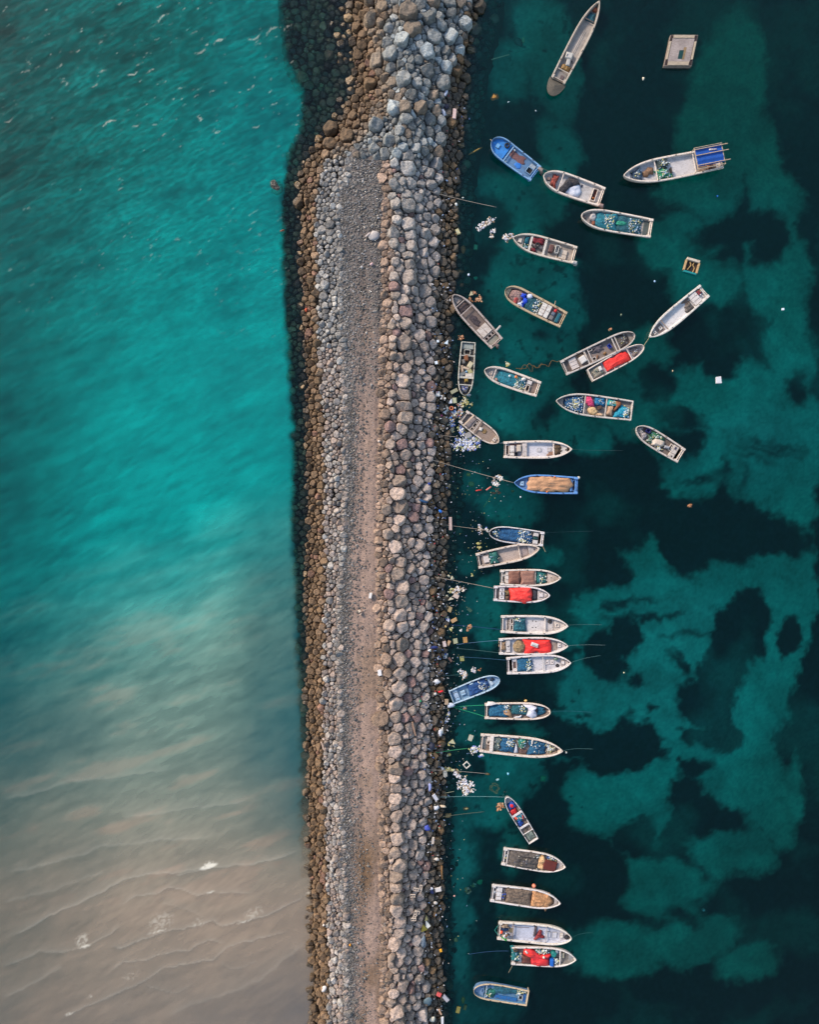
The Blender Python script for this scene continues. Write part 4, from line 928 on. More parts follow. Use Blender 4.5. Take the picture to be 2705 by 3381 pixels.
# b2
b = Boat('b2', BLU, rimc=(120, 160, 196), deckc=(84, 122, 158), shape='c', rim=.15, label='bright blue round-bowed boat with a dark tyre on its foredeck')
b.fore(.66, (40, 128, 200), .52); b.thwart(.62, .14, (130, 166, 196)); b.hatch(.86, .05, .42, .5, .60, (96, 156, 204), False)
b.tyre('dark tyre behind the hatch of the bright blue boat', .73, -.62, .24, .56); b.heap('rust_patch', 'rusty brown mat on the floor of the bright blue boat', 'mat', (112, 74, 70), b.rectp(.30, .60, -.85, -.1, .08), h=.07, kind='cloth', fold=.4)
b.heap('blue_sheet', 'vivid blue sheet on the floor of the bright blue boat', 'sheet', (38, 112, 188), b.blob(.36, .3, .45, .35), h=.07, kind='cloth', fold=.5)
b.well(.07, .19, -.35, .45, .5, (130, 160, 184)); b.panel(.07, .18, -.85, -.4, .42, (150, 160, 168)); b.ball('float_ball', 'white float on the thwart side of the bright blue boat', 'float', (210, 206, 196), .57, -.8, .12); b.crate('small_box', 'small pale box by the thwart of the bright blue boat', 'box', (200, 196, 186), .58, .85, .2, .2, .2); b.outboard(-.65, (150, 130, 120)); b.mark(.03, .0, .3, 1.2, .4, (44, 100, 160))
# b3
b = Boat('b3', WHT, deckc=(190, 182, 176), shape='m', rim=.24, label='white boat with a black net and crumpled white sheet, tied behind the bright blue boat')
b.fore(.86, (176, 164, 154), .55); b.hatch(.90, .1, .34, .34, .6, (120, 100, 92), False); b.bulk(.70); b.panel(.0, .02, -.9, .9, .3)
b.heap('red_net', 'rust red net bundle across the bow of the white boat with black net', 'fishing net', (128, 52, 38), b.rectp(.75, .86, -.85, .75, .05), h=.42, group='fishing nets lying in the boats')
net(b, 'swirled amidships', BLK, [(.60, -.95), (.68, .4), (.72, .95), (.64, 1.05), (.56, .6), (.50, -.2), (.44, -.8)][::-1], .45, desc='black')
net(b, 'bunched beside the sheet', (44, 38, 38), b.blob(.50, -.55, .75, .42), .5, desc='dark')
b.heap('white_sheet', 'crumpled white sheet amidships in the white boat with black net', 'sheet', (196, 196, 204), [(.58, .7), (.56, .1), (.48, -.3), (.44, -.75), (.38, -.4), (.34, .1), (.36, .8), (.45, 1.0)], z0=.3, h=.3, kind='cloth')
b.well(.09, .17, -.75, .75, .55, inner=(74, 26, 20)); b.ball('orange_float', 'orange float in the stern well of the white boat with black net', 'float', (206, 110, 40), .13, .35, .1); b.outboard(.9, (160, 130, 120)); b.mark(.36, -.55, .2, .3, .3, (40, 40, 56))
# b4
b = Boat('b4', WHT, deckc=(196, 188, 184), shape='p', rim=.22, label='largest white boat, with a blue awning on poles over its stern')
b.fore(.93, (196, 186, 176), .66); b.thwart(.66, .12); b.panel(.33, .52, -.35, .35, .27, (200, 190, 184), kind='deck'); b.bulk(.27)
net(b, 'heaped in the bow', (42, 62, 80), b.rectp(.80, .91, -.8, .9, .03), .45, 20, 'slate blue'); b.heap('brown_cloth', 'brown cloth bundled just behind the bow of the awning boat', 'cloth', (120, 86, 58), [(.795, -.2), (.79, .35), (.75, .5), (.72, .1), (.69, .3), (.68, -.4), (.73, -.6), (.76, -.3)], h=.35, kind='cloth')
net(b, 'by the port rail', (30, 44, 44), b.rectp(.52, .64, -.98, .0, .05), .5, 50, 'black'); net(b, 'beside the black heap', GRN, b.rectp(.53, .66, -.05, .9, .06), .5, 60, 'bright green'); b.crate('spar', 'short dark spar standing by the green net of the awning boat', 'spar', (50, 42, 38), .515, .3, .1, .7, .5)
b.panel(.06, .24, -.1, .9, .42, (150, 122, 100), kind='deck', lines=2); b.crate('orange_box', 'rusty box below the awning at the stern of the awning boat', 'box', (140, 88, 58), .12, .62, .5, .45, .4, z=.43)
aw = empty('awning', (0, 0, 0)); aw.parent = b.o; zt = 1.9
m = MB()
for (u, v) in ((.295, -.82), (.295, .95), (.03, -.82), (.03, .95)): m.tube([(u*b.L, v*b.B*.5, .6), (u*b.L, v*b.B*.5, zt)], .035)
for v in (-.82, .95): m.tube([(.30*b.L, v*b.B*.5, zt), (.025*b.L, v*b.B*.5, zt)], .04)
for u in (.30, .028): m.tube([(u*b.L, -.85*b.B*.5, zt-.04), (u*b.L, .97*b.B*.5, zt-.04)], .04)
m.build('awning_frame', mat('wood', (196, 172, 146), .7), aw)
for v in (-.65, -.15, .68): MB().tube([(.302*b.L, v*b.B*.5, zt+.09), (-.025*b.L, v*b.B*.5, zt+.09)], .05).build('awning_pole', mat('wood', (200, 168, 138), .7), aw)
V = []; F = []; nu, nv = 18, 14
for i in range(nu+1):
    for j in range(nv+1): x = (.295-.262*i/nu)*b.L; y = (-.72+1.5*j/nv)*b.B*.5; V.append((x, y, zt+.02-.10*math.sin(j/nv*math.pi*3)**2+.05*vnoise(x*3, y*3).item()))
for i in range(nu):
    for j in range(nv): a = i*(nv+1)+j; F.append((a, a+1, a+nv+2, a+nv+1))
b0 = len(V); V += [(p[0], p[1], p[2]-.02) for p in V]; F += [tuple(k+b0 for k in q)[::-1] for q in F]
mesh_obj('awning_tarp', V, F, mat('cloth', (16, 72, 150), .5), aw, smooth=True)
b.heap('white_bag', 'white bag lying on top of the blue awning', 'bag', (206, 190, 186), [(.16, -.62), (.09, -.50), (.08, -.42), (.16, -.46)], z0=zt+.06, h=.12, kind='cloth')
# b5
b = Boat('b5', WHT, shape='m', rim=.2, label='white boat filled from bow to stern with turquoise net and floats')
b.fore(.86, (150, 134, 122), .5); b.hatch(.94, 0, .25, .25, .58, (120, 104, 96), False); b.heap('pale_bundle', 'pale bundle behind the bow of the boat full of turquoise net', 'bundle', (186, 176, 168), b.blob(.83, -.3, .4, .55), h=.5, kind='cloth')
b.heap('rust_bundle', 'small rust bundle in the bow of the boat full of turquoise net', 'bundle', (130, 70, 44), b.blob(.80, .5, .22, .3), h=.4, kind='cloth')
net(b, 'filling the front half', TEAL, b.rectp(.48, .80, -1.02, .98, .04), .4, 70, 'turquoise', (.52, .66, -1, 1)); net(b, 'filling the rear half', DTEAL, b.rectp(.13, .49, -.98, .98, .04), .34, 90, 'dark turquoise', (.12, .32, -1, 1))
net(b, 'folded amidships', (20, 116, 92), b.blob(.42, 0, .7, .35), .45, 0, 'jade'); b.panel(.02, .11, -.95, .95, .36, (70, 80, 76), kind='deck')
# b6
b = Boat('b6', (206, 190, 172), shape='p', rim=.22, deckc=(160, 146, 132), label='boat with a dark red pile between two white thwarts, beside a raft of floats')
b.fore(.82, (178, 162, 144), .52); b.hatch(.88, 0, .42, .5, .58, (198, 184, 168), False); b.thwart(.71, .26, (200, 190, 178)); b.thwart(.48, .26, (200, 190, 178))
net(b, 'in the bow compartment', TEAL, b.rectp(.735, .81, -.95, .2, .02), .35, 0, 'blue'); net(b, 'at the starboard side of the bow', DGR, b.rectp(.735, .81, .2, .9, .02), .3, 12, 'green')
b.heap('red_pile', 'dark red cloth pile by the upper rail of the boat with dark red pile', 'cloth pile', (118, 22, 30), b.rectp(.53, .70, -.98, -.2, .06), h=.4, kind='cloth'); b.heap('grey_pile', 'grey rags heaped between the thwarts of the boat with dark red pile', 'rags', (104, 92, 88), b.rectp(.51, .66, -.15, .5, .1), h=.35, kind='cloth')
b.heap('red_rag', 'smaller dark red rag by the lower rail of the boat with dark red pile', 'rag', (112, 26, 32), b.blob(.64, .65, .4, .25), h=.35, kind='cloth'); b.tyre('dark tyre on the grey rags of the boat with dark red pile', .60, .0, .22, .55)
b.crate('engine_box', 'brown engine box with white trim in the boat with dark red pile', 'engine box', (94, 60, 52), .38, -.05, .5, .9, .35); b.crate('white_box', 'white engine cover in the boat with dark red pile', 'engine cover', (196, 190, 182), .29, -.1, .45, .9, .5, hollow=True); b.panel(.12, .23, -.35, .85, .46, (196, 178, 158), lines=1); b.well(.23, .27, -.7, .9, .4); b.outboard(.9)
# b7
b = Boat('b7', (190, 160, 122), rimc=TANW, shape='c', rim=.27, rimkind='wood', deckc=(150, 140, 130), label='tan-edged boat with blue and white bags, a green net and a white box')
b.fore(.92, (196, 170, 134), .6)
b.heap('pink_net', 'pinkish grey net filling the bow of the tan-edged boat', 'fishing net', (128, 100, 92), b.rectp(.70, .93, -.98, .98, .04), h=.5, group='fishing nets lying in the boats'); b.heap('red_net', 'red net strand on the pinkish net of the tan-edged boat', 'fishing net', (142, 52, 50), b.blob(.78, .45, .3, .45), z0=.4, h=.35)
b.heap('blue_bag', 'vivid blue bag on the nets of the tan-edged boat', 'bag', (24, 70, 200), b.rectp(.68, .76, -.8, -.2, .05), z0=.35, h=.5, kind='cloth'); b.heap('blue_sheet', 'vivid blue sheet across the middle of the tan-edged boat', 'sheet', (28, 74, 204), b.rectp(.63, .70, -.5, .9, .06), z0=.3, h=.45, kind='cloth')
b.heap('white_sack', 'white sack by the lower rail of the tan-edged boat', 'sack', (190, 196, 214), b.rectp(.66, .72, .25, 1.1, .06), z0=.4, h=.5, kind='cloth'); b.heap('white_sack', 'white sack by the upper rail of the tan-edged boat', 'sack', (190, 196, 214), b.blob(.62, -.8, .35, .3), z0=.4, h=.5, kind='cloth')
net(b, 'amidships', DTEAL, b.rectp(.40, .65, -.98, .98, .03), .32, 70, 'sea green', (.40, .50, -1, 1)); b.panel(.24, .39, -.92, .92, .72, (206, 198, 188), lines=1); b.mark(.315, 0, .06, 1.6, .722, (120, 90, 70), h=.03)
b.crate('red_box', 'small red box near the stern of the tan-edged boat', 'box', (196, 32, 30), .17, -.62, .3, .34, .5); b.crate('grey_box', 'grey battery box near the stern of the tan-edged boat', 'box', (96, 100, 112), .18, -.1, .42, .42, .45); b.crate('grey_locker', 'flat grey locker near the stern of the tan-edged boat', 'locker', (116, 108, 104), .18, .5, .5, .55, .35); b.crate('teal_box', 'long turquoise box at the stern of the tan-edged boat', 'box', (10, 88, 100), .09, .1, .42, 1.2, .35)
b.pole('oar', 'short pole sticking over the upper rail of the tan-edged boat', 'pole', (180, 150, 120), .22, -1.0, .24, -1.75, .9, .95)
# b8
b = Boat('b8', (176, 160, 150), shape='m', rim=.22, deckc=(108, 92, 84), label='weathered grey boat with a dark dirty floor, moored bow to the rocks')
b.fore(.86, (160, 148, 138), .5); b.well(.86, .92, -.45, .45, .62, inner=(60, 54, 34)); b.bulk(.69); b.thwart(.83, .1); b.heap('dark_litter', 'dark litter in the bow bay of the weathered grey boat', 'litter', (66, 52, 50), b.rectp(.71, .82, -.9, .9), h=.12, kind='net')
b.panel(.20, .36, -.9, .9, .6, (192, 178, 166), lines=1); b.well(.13, .19, -.9, -.4); b.well(.13, .19, -.35, .3); b.well(.13, .19, .35, .9); b.panel(.03, .12, -.9, .9, .40, (140, 134, 118), kind='deck'); b.mark(.53, .3, .7, .05, .27, (160, 150, 140)); b.mark(.6, 0, .5, .05, .27, (150, 140, 130))
b.heap('soot_patch', 'dark sooty rubbish on the floor of the weathered grey boat', 'rubbish', (50, 40, 42), b.blob(.50, 0, .9, .45), h=.08, kind='net'); b.outboard(.2, (120, 100, 92), .1)
b.pole('fender', 'pale fender hanging off the upper rail of the weathered grey boat', 'fender', (196, 184, 174), .15, -1.2, .16, -2.2, .7, .6, .12)
# b9
b = Boat('b9', (188, 182, 168), shape='r', rim=.12, deckc=(72, 68, 62), stern='flat', label='narrow open boat full of scrap boards lying against the rocks, bow downwards')
b.panel(.02, .12, -.9, .9, .5, (150, 152, 142), kind='deck'); b.well(.13, .23, -.55, .45, .55); b.bulk(.25); b.thwart(.66, .22); b.bulk(.80)
for u, v, l, wd, r_, c, d in ((.29, -.15, .7, .5, .1, (128, 76, 40), 'rust coloured board'), (.42, .5, .75, .55, -.5, (190, 174, 140), 'pale foam slab'), (.36, -.5, .5, .35, .3, (110, 104, 98), 'grey lump'), (.49, 0, .8, .3, 1.3, (184, 160, 136), 'beige plank'), (.50, -.6, .8, .28, .2, (176, 150, 126), 'second beige plank'), (.54, .5, .6, .6, .5, (168, 156, 104), 'yellowish foam slab'), (.69+.0, .1, .01, .01, 0, (0, 0, 0), None), (.61, .42, .55, .85, .1, (204, 188, 170), 'cream fish box'), (.60, -.55, .5, .9, .5, (112, 112, 108), 'grey sheet'), (.71, .1, .35, .4, .2, (150, 116, 40), 'ochre box')):
    if d: b.crate('scrap_board', f'{d} among the scrap in the narrow boat', 'scrap', c, u, v, l, wd, R.uniform(.2, .45), r_)
b.heap('scrap_bags', 'white and blue bags heaped in the bow of the narrow boat', 'bags', (164, 160, 158), b.rectp(.81, .93, -.7, .7, .05), h=.4, kind='cloth', floats=30, fcol=[(40, 70, 150), (210, 206, 200), (190, 170, 90)]); b.crate('blue_can', 'light blue can among the scrap in the narrow boat', 'can', (120, 160, 190), .55, 0, .2, .2, .5)
# b10
b = Boat('b10', (212, 194, 178), shape='m', rim=.27, label='cream boat with a turquoise net, white floats and one orange buoy')
b.fore(.83, (186, 172, 160), .5); b.well(.85, .90, -.4, .45, .66); b.thwart(.81, .12); net(b, 'filling the hold', TEAL, b.rectp(.24, .79, -.95, .95, .03), .34, 110, 'turquoise', (.24, .42, -.4, 1))
b.ball('orange_buoy', 'orange buoy on the turquoise net of the cream boat', 'buoy', (226, 120, 50), .44, -.62, .17, .45); b.ball('white_buoy', 'round white buoy on the turquoise net of the cream boat', 'buoy', (210, 210, 206), .55, -.45, .14, .5); b.ball('white_buoy', 'large white buoy near the stern locker of the cream boat', 'buoy', (206, 200, 190), .30, -.72, .2, .4, 1.4)
b.heap('pink_rag', 'pinkish rag at the front edge of the turquoise net in the cream boat', 'rag', (160, 122, 106), b.blob(.745, .72, .22, .22), z0=.3, h=.35, kind='cloth'); b.well(.15, .22, -.15, .9, .55); b.panel(.14, .23, -.9, -.3, .52, (206, 196, 188)); b.panel(.03, .13, -.85, .85, .36, (122, 104, 92), kind='deck')
# b11
b = Boat('b11', (188, 176, 166), shape='c', rim=.2, deckc=(128, 112, 102), label='long cluttered grey boat with a blue crate, lying alongside the scarlet-tarp boat')
b.bulk(.76); b.thwart(.72, .14); b.fore(.93, (150, 140, 128), .5); b.bulk(.38); b.thwart(.33, .2, (196, 180, 164)); b.panel(.10, .20, -.85, .85, .48, (196, 184, 176), lines=2); b.panel(.02, .09, -.85, .85, .32, (92, 78, 70), kind='deck'); b.hatch(.86, .1, .5, .5, .4, (190, 182, 172))
b.crate('blue_crate', 'blue plastic crate in the long cluttered grey boat', 'crate', (30, 58, 150), .66, .05, .35, .5, .3, .2, hollow=True); b.crate('white_console', 'white perforated fish bin in the long cluttered grey boat', 'bin', (208, 198, 188), .27, -.05, .75, .8, .5, .15); b.crate('brown_bag', 'brown crumpled bag on the floor of the long cluttered grey boat', 'bag', (128, 92, 52), .57, -.55, .35, .25, .2, .4); b.crate('rust_lump', 'rusty anchor on the floor of the long cluttered grey boat', 'anchor', (118, 78, 46), .46, -.6, .5, .18, .15, .9)
b.heap('rope_heap', 'grey rope tangle amidships in the long cluttered grey boat', 'rope', (84, 74, 76), b.rectp(.42, .58, .1, .9, .1), h=.25); b.heap('dark_gear', 'dark gear heaped in the bow bay of the long cluttered grey boat', 'gear', (72, 64, 58), b.rectp(.78, .91, -.85, .85, .04), h=.3, floats=14); b.heap('brown_gear', 'brown gear at the stern of the long cluttered grey boat', 'gear', (104, 84, 64), b.rectp(.23, .31, .35, .9), h=.2); b.well(.39, .44, -.9, -.4); b.well(.38, .44, .55, .95); b.well(.30, .33, -.3, .3)
# b12
b = Boat('b12', WHT, shape='r', rim=.12, stern='flat', deckc=(170, 164, 164), label='small white boat with a scarlet tarp, tied alongside the long cluttered grey boat')
b.bulk(.74); b.thwart(.42, .06); b.heap('scarlet_tarp', 'scarlet tarp spread over the middle of the small boat beside the cluttered one', 'tarp', RED, [(.28, .9), (.30, .1), (.28, -.8), (.48, -.75), (.70, -.9), (.73, -.2), (.74, .7), (.66, 1.0), (.56, .85), (.46, .75), (.42, 1.0), (.35, .95)], z0=.42, h=.35, kind='cloth', base=.3)
b.heap('bow_gear', 'grey gear and pots in the bow of the small scarlet-tarp boat', 'gear', (104, 92, 86), b.rectp(.80, .92, -.8, .8, .04), h=.25, floats=12); b.heap('stern_gear', 'pale rags and green net in the stern of the small scarlet-tarp boat', 'gear', (120, 112, 96), b.rectp(.04, .26, -.85, .85, .05), h=.28, floats=16, fcol=[(14, 84, 74), (210, 200, 190), (50, 44, 40)]); b.crate('white_box', 'white speckled box in the stern of the small scarlet-tarp boat', 'box', (206, 198, 190), .2, .2, .4, .5, .4)
# b13
b = Boat('b13', (212, 202, 190), shape='s', rim=.24, deckc=(206, 200, 196), label='clean white boat with an empty pale floor and two square hatches in the bow')
b.bulk(.72, (150, 128, 110)); b.panel(.73, .84, -.8, .8, .34, (142, 126, 116), kind='deck'); b.fore(.87, (196, 184, 166), .55); b.hatch(.89, .0, .36, .36); b.hatch(.78, .0, .4, .42, .36)
b.heap('grey_net', 'dark grey net heaped before the stern locker of the clean white boat', 'fishing net', (72, 64, 58), b.rectp(.23, .36, -.1, .95, .05), h=.35, group='fishing nets lying in the boats'); b.heap('brown_dirt', 'brown silt on the floor beside the grey net of the clean white boat', 'silt', (120, 98, 82), b.rectp(.23, .32, -.9, -.1, .05), h=.06, kind='cloth'); b.panel(.10, .22, -.95, .95, .6, (208, 198, 190), lines=2)
b.heap('red_net', 'dark red net in the stern well of the clean white boat', 'fishing net', (120, 40, 44), b.rectp(.02, .09, -.8, .1, .05), h=.35, floats=6); b.mark(.05, .6, .25, .25, .3, (170, 170, 170)); b.mark(.965, 0, .12, .08, .72, (40, 40, 40))
# b14
b = Boat('b14', (198, 186, 174), shape='p', rim=.2, deckc=(130, 124, 118), stern='flat', label='broad boat packed with pink, tan, brown and turquoise nets')
b.fore(.90, (150, 138, 128), .5); b.bulk(.62); b.bulk(.34)
net(b, 'filling the bow', NAVY, b.rectp(.63, .87, -.97, .97, .03), .4, 150, 'blue'); b.heap('pink_net', 'pink net bundle beside the bow net of the broad boat', 'fishing net', (172, 46, 84), [(.61, -.9), (.61, -.2), (.55, .1), (.48, .15), (.50, -.4), (.55, -.95)], h=.55, group='fishing nets lying in the boats')
net(b, 'by the upper rail amidships', (8, 90, 126), b.rectp(.36, .49, -.97, -.1, .04), .35, 10, 'deep turquoise'); b.heap('tan_bundle', 'round tan bundle amidships in the broad boat', 'bundle', (192, 158, 112), b.blob(.50, .52, .6, .5), z0=.3, h=.5, kind='cloth'); b.crate('brown_rag', 'dark brown rag amidships in the broad boat', 'rag', (84, 60, 44), .42, .1, .5, .4, .4, .4)
net(b, 'at the port quarter', (20, 130, 130), b.rectp(.20, .33, -.97, -.25, .04), .4, 40, 'light turquoise'); b.heap('tan_sack', 'tan sack at the starboard side behind the middle bulkhead of the broad boat', 'sack', (166, 132, 104), b.rectp(.24, .32, -.2, .85, .05), z0=.3, h=.5, kind='cloth'); b.heap('brown_sheet', 'rust brown sheet beside the tan sack of the broad boat', 'sheet', (128, 70, 38), [(.25, .3), (.22, .3), (.14, -.6), (.16, -.85), (.22, -.8), (.21, -.3)], z0=.4, h=.5, kind='cloth')
net(b, 'at the stern', (10, 118, 140), [(.03, .95), (.03, -.2), (.08, -.45), (.14, -.5), (.19, .1), (.24, .95)], .5, 70, 'bright turquoise', (.03, .10, -.6, .9)); b.heap('tan_rope', 'tan rope tangle by the lower rail of the broad boat', 'rope', (176, 140, 108), b.blob(.41, .85, .5, .2), z0=.3, h=.5)
# b15
b = Boat('b15', (196, 182, 170), shape='m', rim=.2, deckc=(112, 98, 88), label='rightmost boat, holding a pale crumpled tarp and a navy crate')
b.fore(.87, (164, 150, 140), .48); b.hatch(.92, -.3, .28, .28, .55); b.hatch(.87, .1, .3, .35, .5); b.crate('navy_crate', 'navy crate in the bow of the boat with pale crumpled tarp', 'crate', (24, 30, 96), .77, -.62, .5, .42, .4, hollow=True); b.heap('grey_rags', 'grey rags in the bow of the boat with pale crumpled tarp', 'rags', (146, 134, 130), b.blob(.79, .3, .45, .45), h=.35, kind='net')
net(b, 'along the upper rail', (28, 84, 56), b.rectp(.42, .72, -.97, -.2, .05), .35, 20, 'green'); net(b, 'in front of the tarp', (60, 92, 70), b.rectp(.58, .70, -.2, .8, .08), .3, 20, 'grey green'); b.heap('pale_tarp', 'pale crumpled tarp in the middle of the rightmost boat', 'tarp', (190, 172, 154), [(.62, .3), (.58, -.3), (.48, -.5), (.40, -.5), (.36, .0), (.40, .4), (.50, .7), (.58, .9)], z0=.35, h=.45, kind='cloth')
b.heap('white_floats_pile', 'small pile of white floats by the lower rail of the rightmost boat', 'net floats', (30, 40, 60), b.rectp(.38, .48, .5, .95), h=.2, floats=34); b.crate('grey_tray', 'grey tray behind the pale tarp of the rightmost boat', 'tray', (150, 148, 150), .31, .0, .6, .3, .4, .3); b.well(.22, .27, -.8, .2); b.panel(.10, .21, -.95, .95, .52, (190, 178, 166), lines=2); b.mark(.16, -.55, .2, .3, .525, (50, 46, 70)); b.mark(.15, .75, .14, .14, .525, (40, 36, 34)); b.panel(.02, .09, -.85, .85, .3, (92, 84, 78), kind='deck')
# b16
b = Boat('b16', (200, 184, 170), shape='m', rim=.15, deckc=(142, 122, 108), label='small brownish boat with a loose plank across its stern, beside a mass of floats')
b.fore(.86, (196, 178, 158), .5); b.hatch(.89, .0, .36, .42, .56); b.thwart(.40, .1); b.panel(.14, .28, -.9, .9, .34, (156, 142, 138), kind='deck', lines=1); b.well(.30, .38, -.9, -.4, .4); b.well(.30, .38, -.35, .45, .4); b.well(.30, .38, .5, .9, .4)
b.crate('plank', 'loose plank lying aslant across the stern of the small brownish boat', 'plank', (206, 178, 152), .17, .05, .26, 1.75, .06, -.15, .68, kind='wood'); b.crate('white_tray', 'white tray with litter on the floor of the small brownish boat', 'tray', (206, 196, 184), .50, .1, .4, .4, .18, .3); b.heap('brown_stain', 'brown weed clump on the floor of the small brownish boat', 'weed', (112, 88, 52), b.blob(.60, .15, .3, .3), h=.08)
# b17
b = Boat('b17', WHT, shape='p', rim=.25, deckc=(202, 196, 198), label='white boat with an empty white hold and a round brown pile in its bow')
b.fore(.84, (200, 190, 180), .6); b.thwart(.735, .16); b.thwart(.33, .14); b.panel(.27, .33, -.95, .95, .6, (190, 176, 168)); b.heap('brown_pile', 'round brown weed pile before the foredeck of the white boat with empty hold', 'pile', (66, 48, 26), b.rectp(.755, .86, -.85, .85, .06), z0=.35, h=.4)
b.well(.02, .08, -.75, .75, .5, inner=(90, 66, 58)); b.panel(.09, .155, -.35, .65, .6, (206, 196, 186)); b.panel(.09, .155, -.92, -.42, .56, (206, 196, 186)); b.crate('engine_block', 'pale engine block behind the hold of the white boat with empty hold', 'engine', (186, 168, 150), .225, .2, .5, .8, .45); b.crate('dark_bin', 'dark square bin in the stern of the white boat with empty hold', 'bin', (36, 38, 48), .18, -.6, .4, .45, .35, hollow=True); b.heap('rust_gear', 'rusty gear by the upper rail in the stern of the white boat with empty hold', 'gear', (104, 72, 62), b.rectp(.09, .25, .65, .95), h=.2)
b.hatch(.53, -.05, .42, .42, .26, (190, 184, 184), False); b.hatch(.68, -.05, .42, .4, .26, (190, 182, 180), False); b.heap('brown_scraps', 'brown scraps on the floor at the front of the empty hold', 'scraps', (140, 104, 84), b.rectp(.66, .73, -.9, -.3, .06), h=.06, kind='cloth'); b.coil('dark rope coil on the foredeck of the white boat with empty hold', .93, -.1, .14, z=.68)
# b18
b = Boat('b18', (64, 122, 190), rimc=(92, 142, 200), shape='p', rim=.2, deckc=(90, 104, 126), label='blue pointed boat whose hold is covered by a tan sheet')
b.fore(.78, (88, 124, 168), .52); b.hatch(.87, .05, .42, .5, .6, (150, 180, 206))
b.heap('tan_cover', 'wrinkled tan sheet covering the hold of the blue pointed boat', 'tarp', TAN, b.rectp(.11, .80, -1.02, 1.0, .05), z0=.5, h=.42, kind='cloth', base=.3, rings=12, fold=1.3); b.ball('orange_float', 'orange float on the upper edge of the tan cover', 'float', (222, 120, 50), .48, .98, .1, .75); b.ball('orange_float', 'orange float on the lower edge of the tan cover', 'float', (222, 120, 50), .37, -.98, .1, .75)
b.well(.02, .08, -.75, .75, .5, (90, 130, 180), (40, 34, 48)); b.panel(.085, .11, -.85, .85, .55, (96, 140, 190)); b.ball('white_fender', 'white fender hanging behind the stern of the blue pointed boat', 'fender', (210, 200, 180), -.03, -1.2, .18, -.1)
# b19
b = Boat('b19', (208, 200, 196), shape='r', rim=.13, deckc=(120, 110, 106), label='round-bowed white boat with a navy net and scattered white floats')
net(b, 'filling the hold', NAVY, b.rectp(.20, .93, -.96, .96, .02), .34, 150, 'navy', (.2, .46, -1, 1)); net(b, 'in the rounded bow', (10, 70, 90), b.rectp(.80, .94, -.8, .8, .02), .38, 30, 'blue green')
b.panel(.09, .18, -.9, -.3, .5, (196, 186, 178)); b.panel(.09, .18, .3, .9, .5, (196, 190, 186)); b.heap('green_rag', 'small dark green rag between the stern lockers of the navy-net boat', 'rag', (8, 60, 56), b.blob(.14, 0, .35, .2), h=.3, kind='cloth'); b.panel(.02, .08, -.85, .85, .3, (90, 76, 70), kind='deck'); b.pole('stern_pole', 'thin pole sticking out behind the navy-net boat', 'pole', (190, 160, 120), .0, 1.1, -.075, 2.0, .7, .4)
# b20
b = Boat('b20', (206, 188, 172), shape='p', rim=.22, deckc=(176, 156, 142), label='cream boat with scratched floor and one small round green net')
b.bulk(.68); b.panel(.69, .82, -.8, .8, .38, (156, 138, 130), kind='deck'); b.fore(.83, (180, 170, 164), .52); b.mark(.92, 0, .16, .16, .6, (50, 50, 66)); net(b, 'by the stern locker', (6, 74, 68), b.rectp(.19, .335, -.95, .92, .04), .55, 8, 'small round green')
b.panel(.10, .19, -.55, .5, .5, (204, 190, 180)); b.well(.03, .09, -.85, .85, .42, inner=(120, 104, 96)); b.well(.10, .17, .55, .92, .4); b.well(.10, .2, -.92, -.6, .4); b.crate('dark_scrap', 'small dark scrap beside the green net in the cream boat', 'scrap', (40, 60, 56), .355, .0, .25, .12, .1, .6)
# b21
b = Boat('b21', (212, 198, 184), shape='p', rim=.2, deckc=(150, 136, 126), label='white boat whose hold is covered by a ribbed brown sheet')
b.fore(.79, (188, 168, 152), .5); b.mark(.85, 0, .1, .1, .55, (70, 50, 40)); b.thwart(.585, .08); net(b, 'before the foredeck', (6, 82, 78), b.rectp(.60, .77, -.95, .95, .02), .3, 36, 'dark teal', (.66, .77, -.9, .3))
b.heap('brown_cover', 'ribbed front brown sheet over the hold of the boat above the bulging red tarp', 'tarp', (146, 102, 84), b.rectp(.33, .585, -1.12, 1.05, .03), z0=.55, h=.3, kind='cloth', base=.3, rings=9); b.heap('brown_cover', 'darker rear brown sheet over the hold of the boat above the bulging red tarp', 'tarp', (122, 78, 60), b.rectp(.14, .335, -1.0, 1.05, .03), z0=.54, h=.3, kind='cloth', base=.3)
b.panel(.085, .14, -.95, .95, .56, (206, 192, 180), lines=2); b.well(.02, .08, -.7, .6, .5, inner=(52, 44, 38)); b.ball('white_buoy', 'white buoy in the stern well of the boat under brown cover', 'buoy', (206, 196, 180), .05, .3, .14, .3)
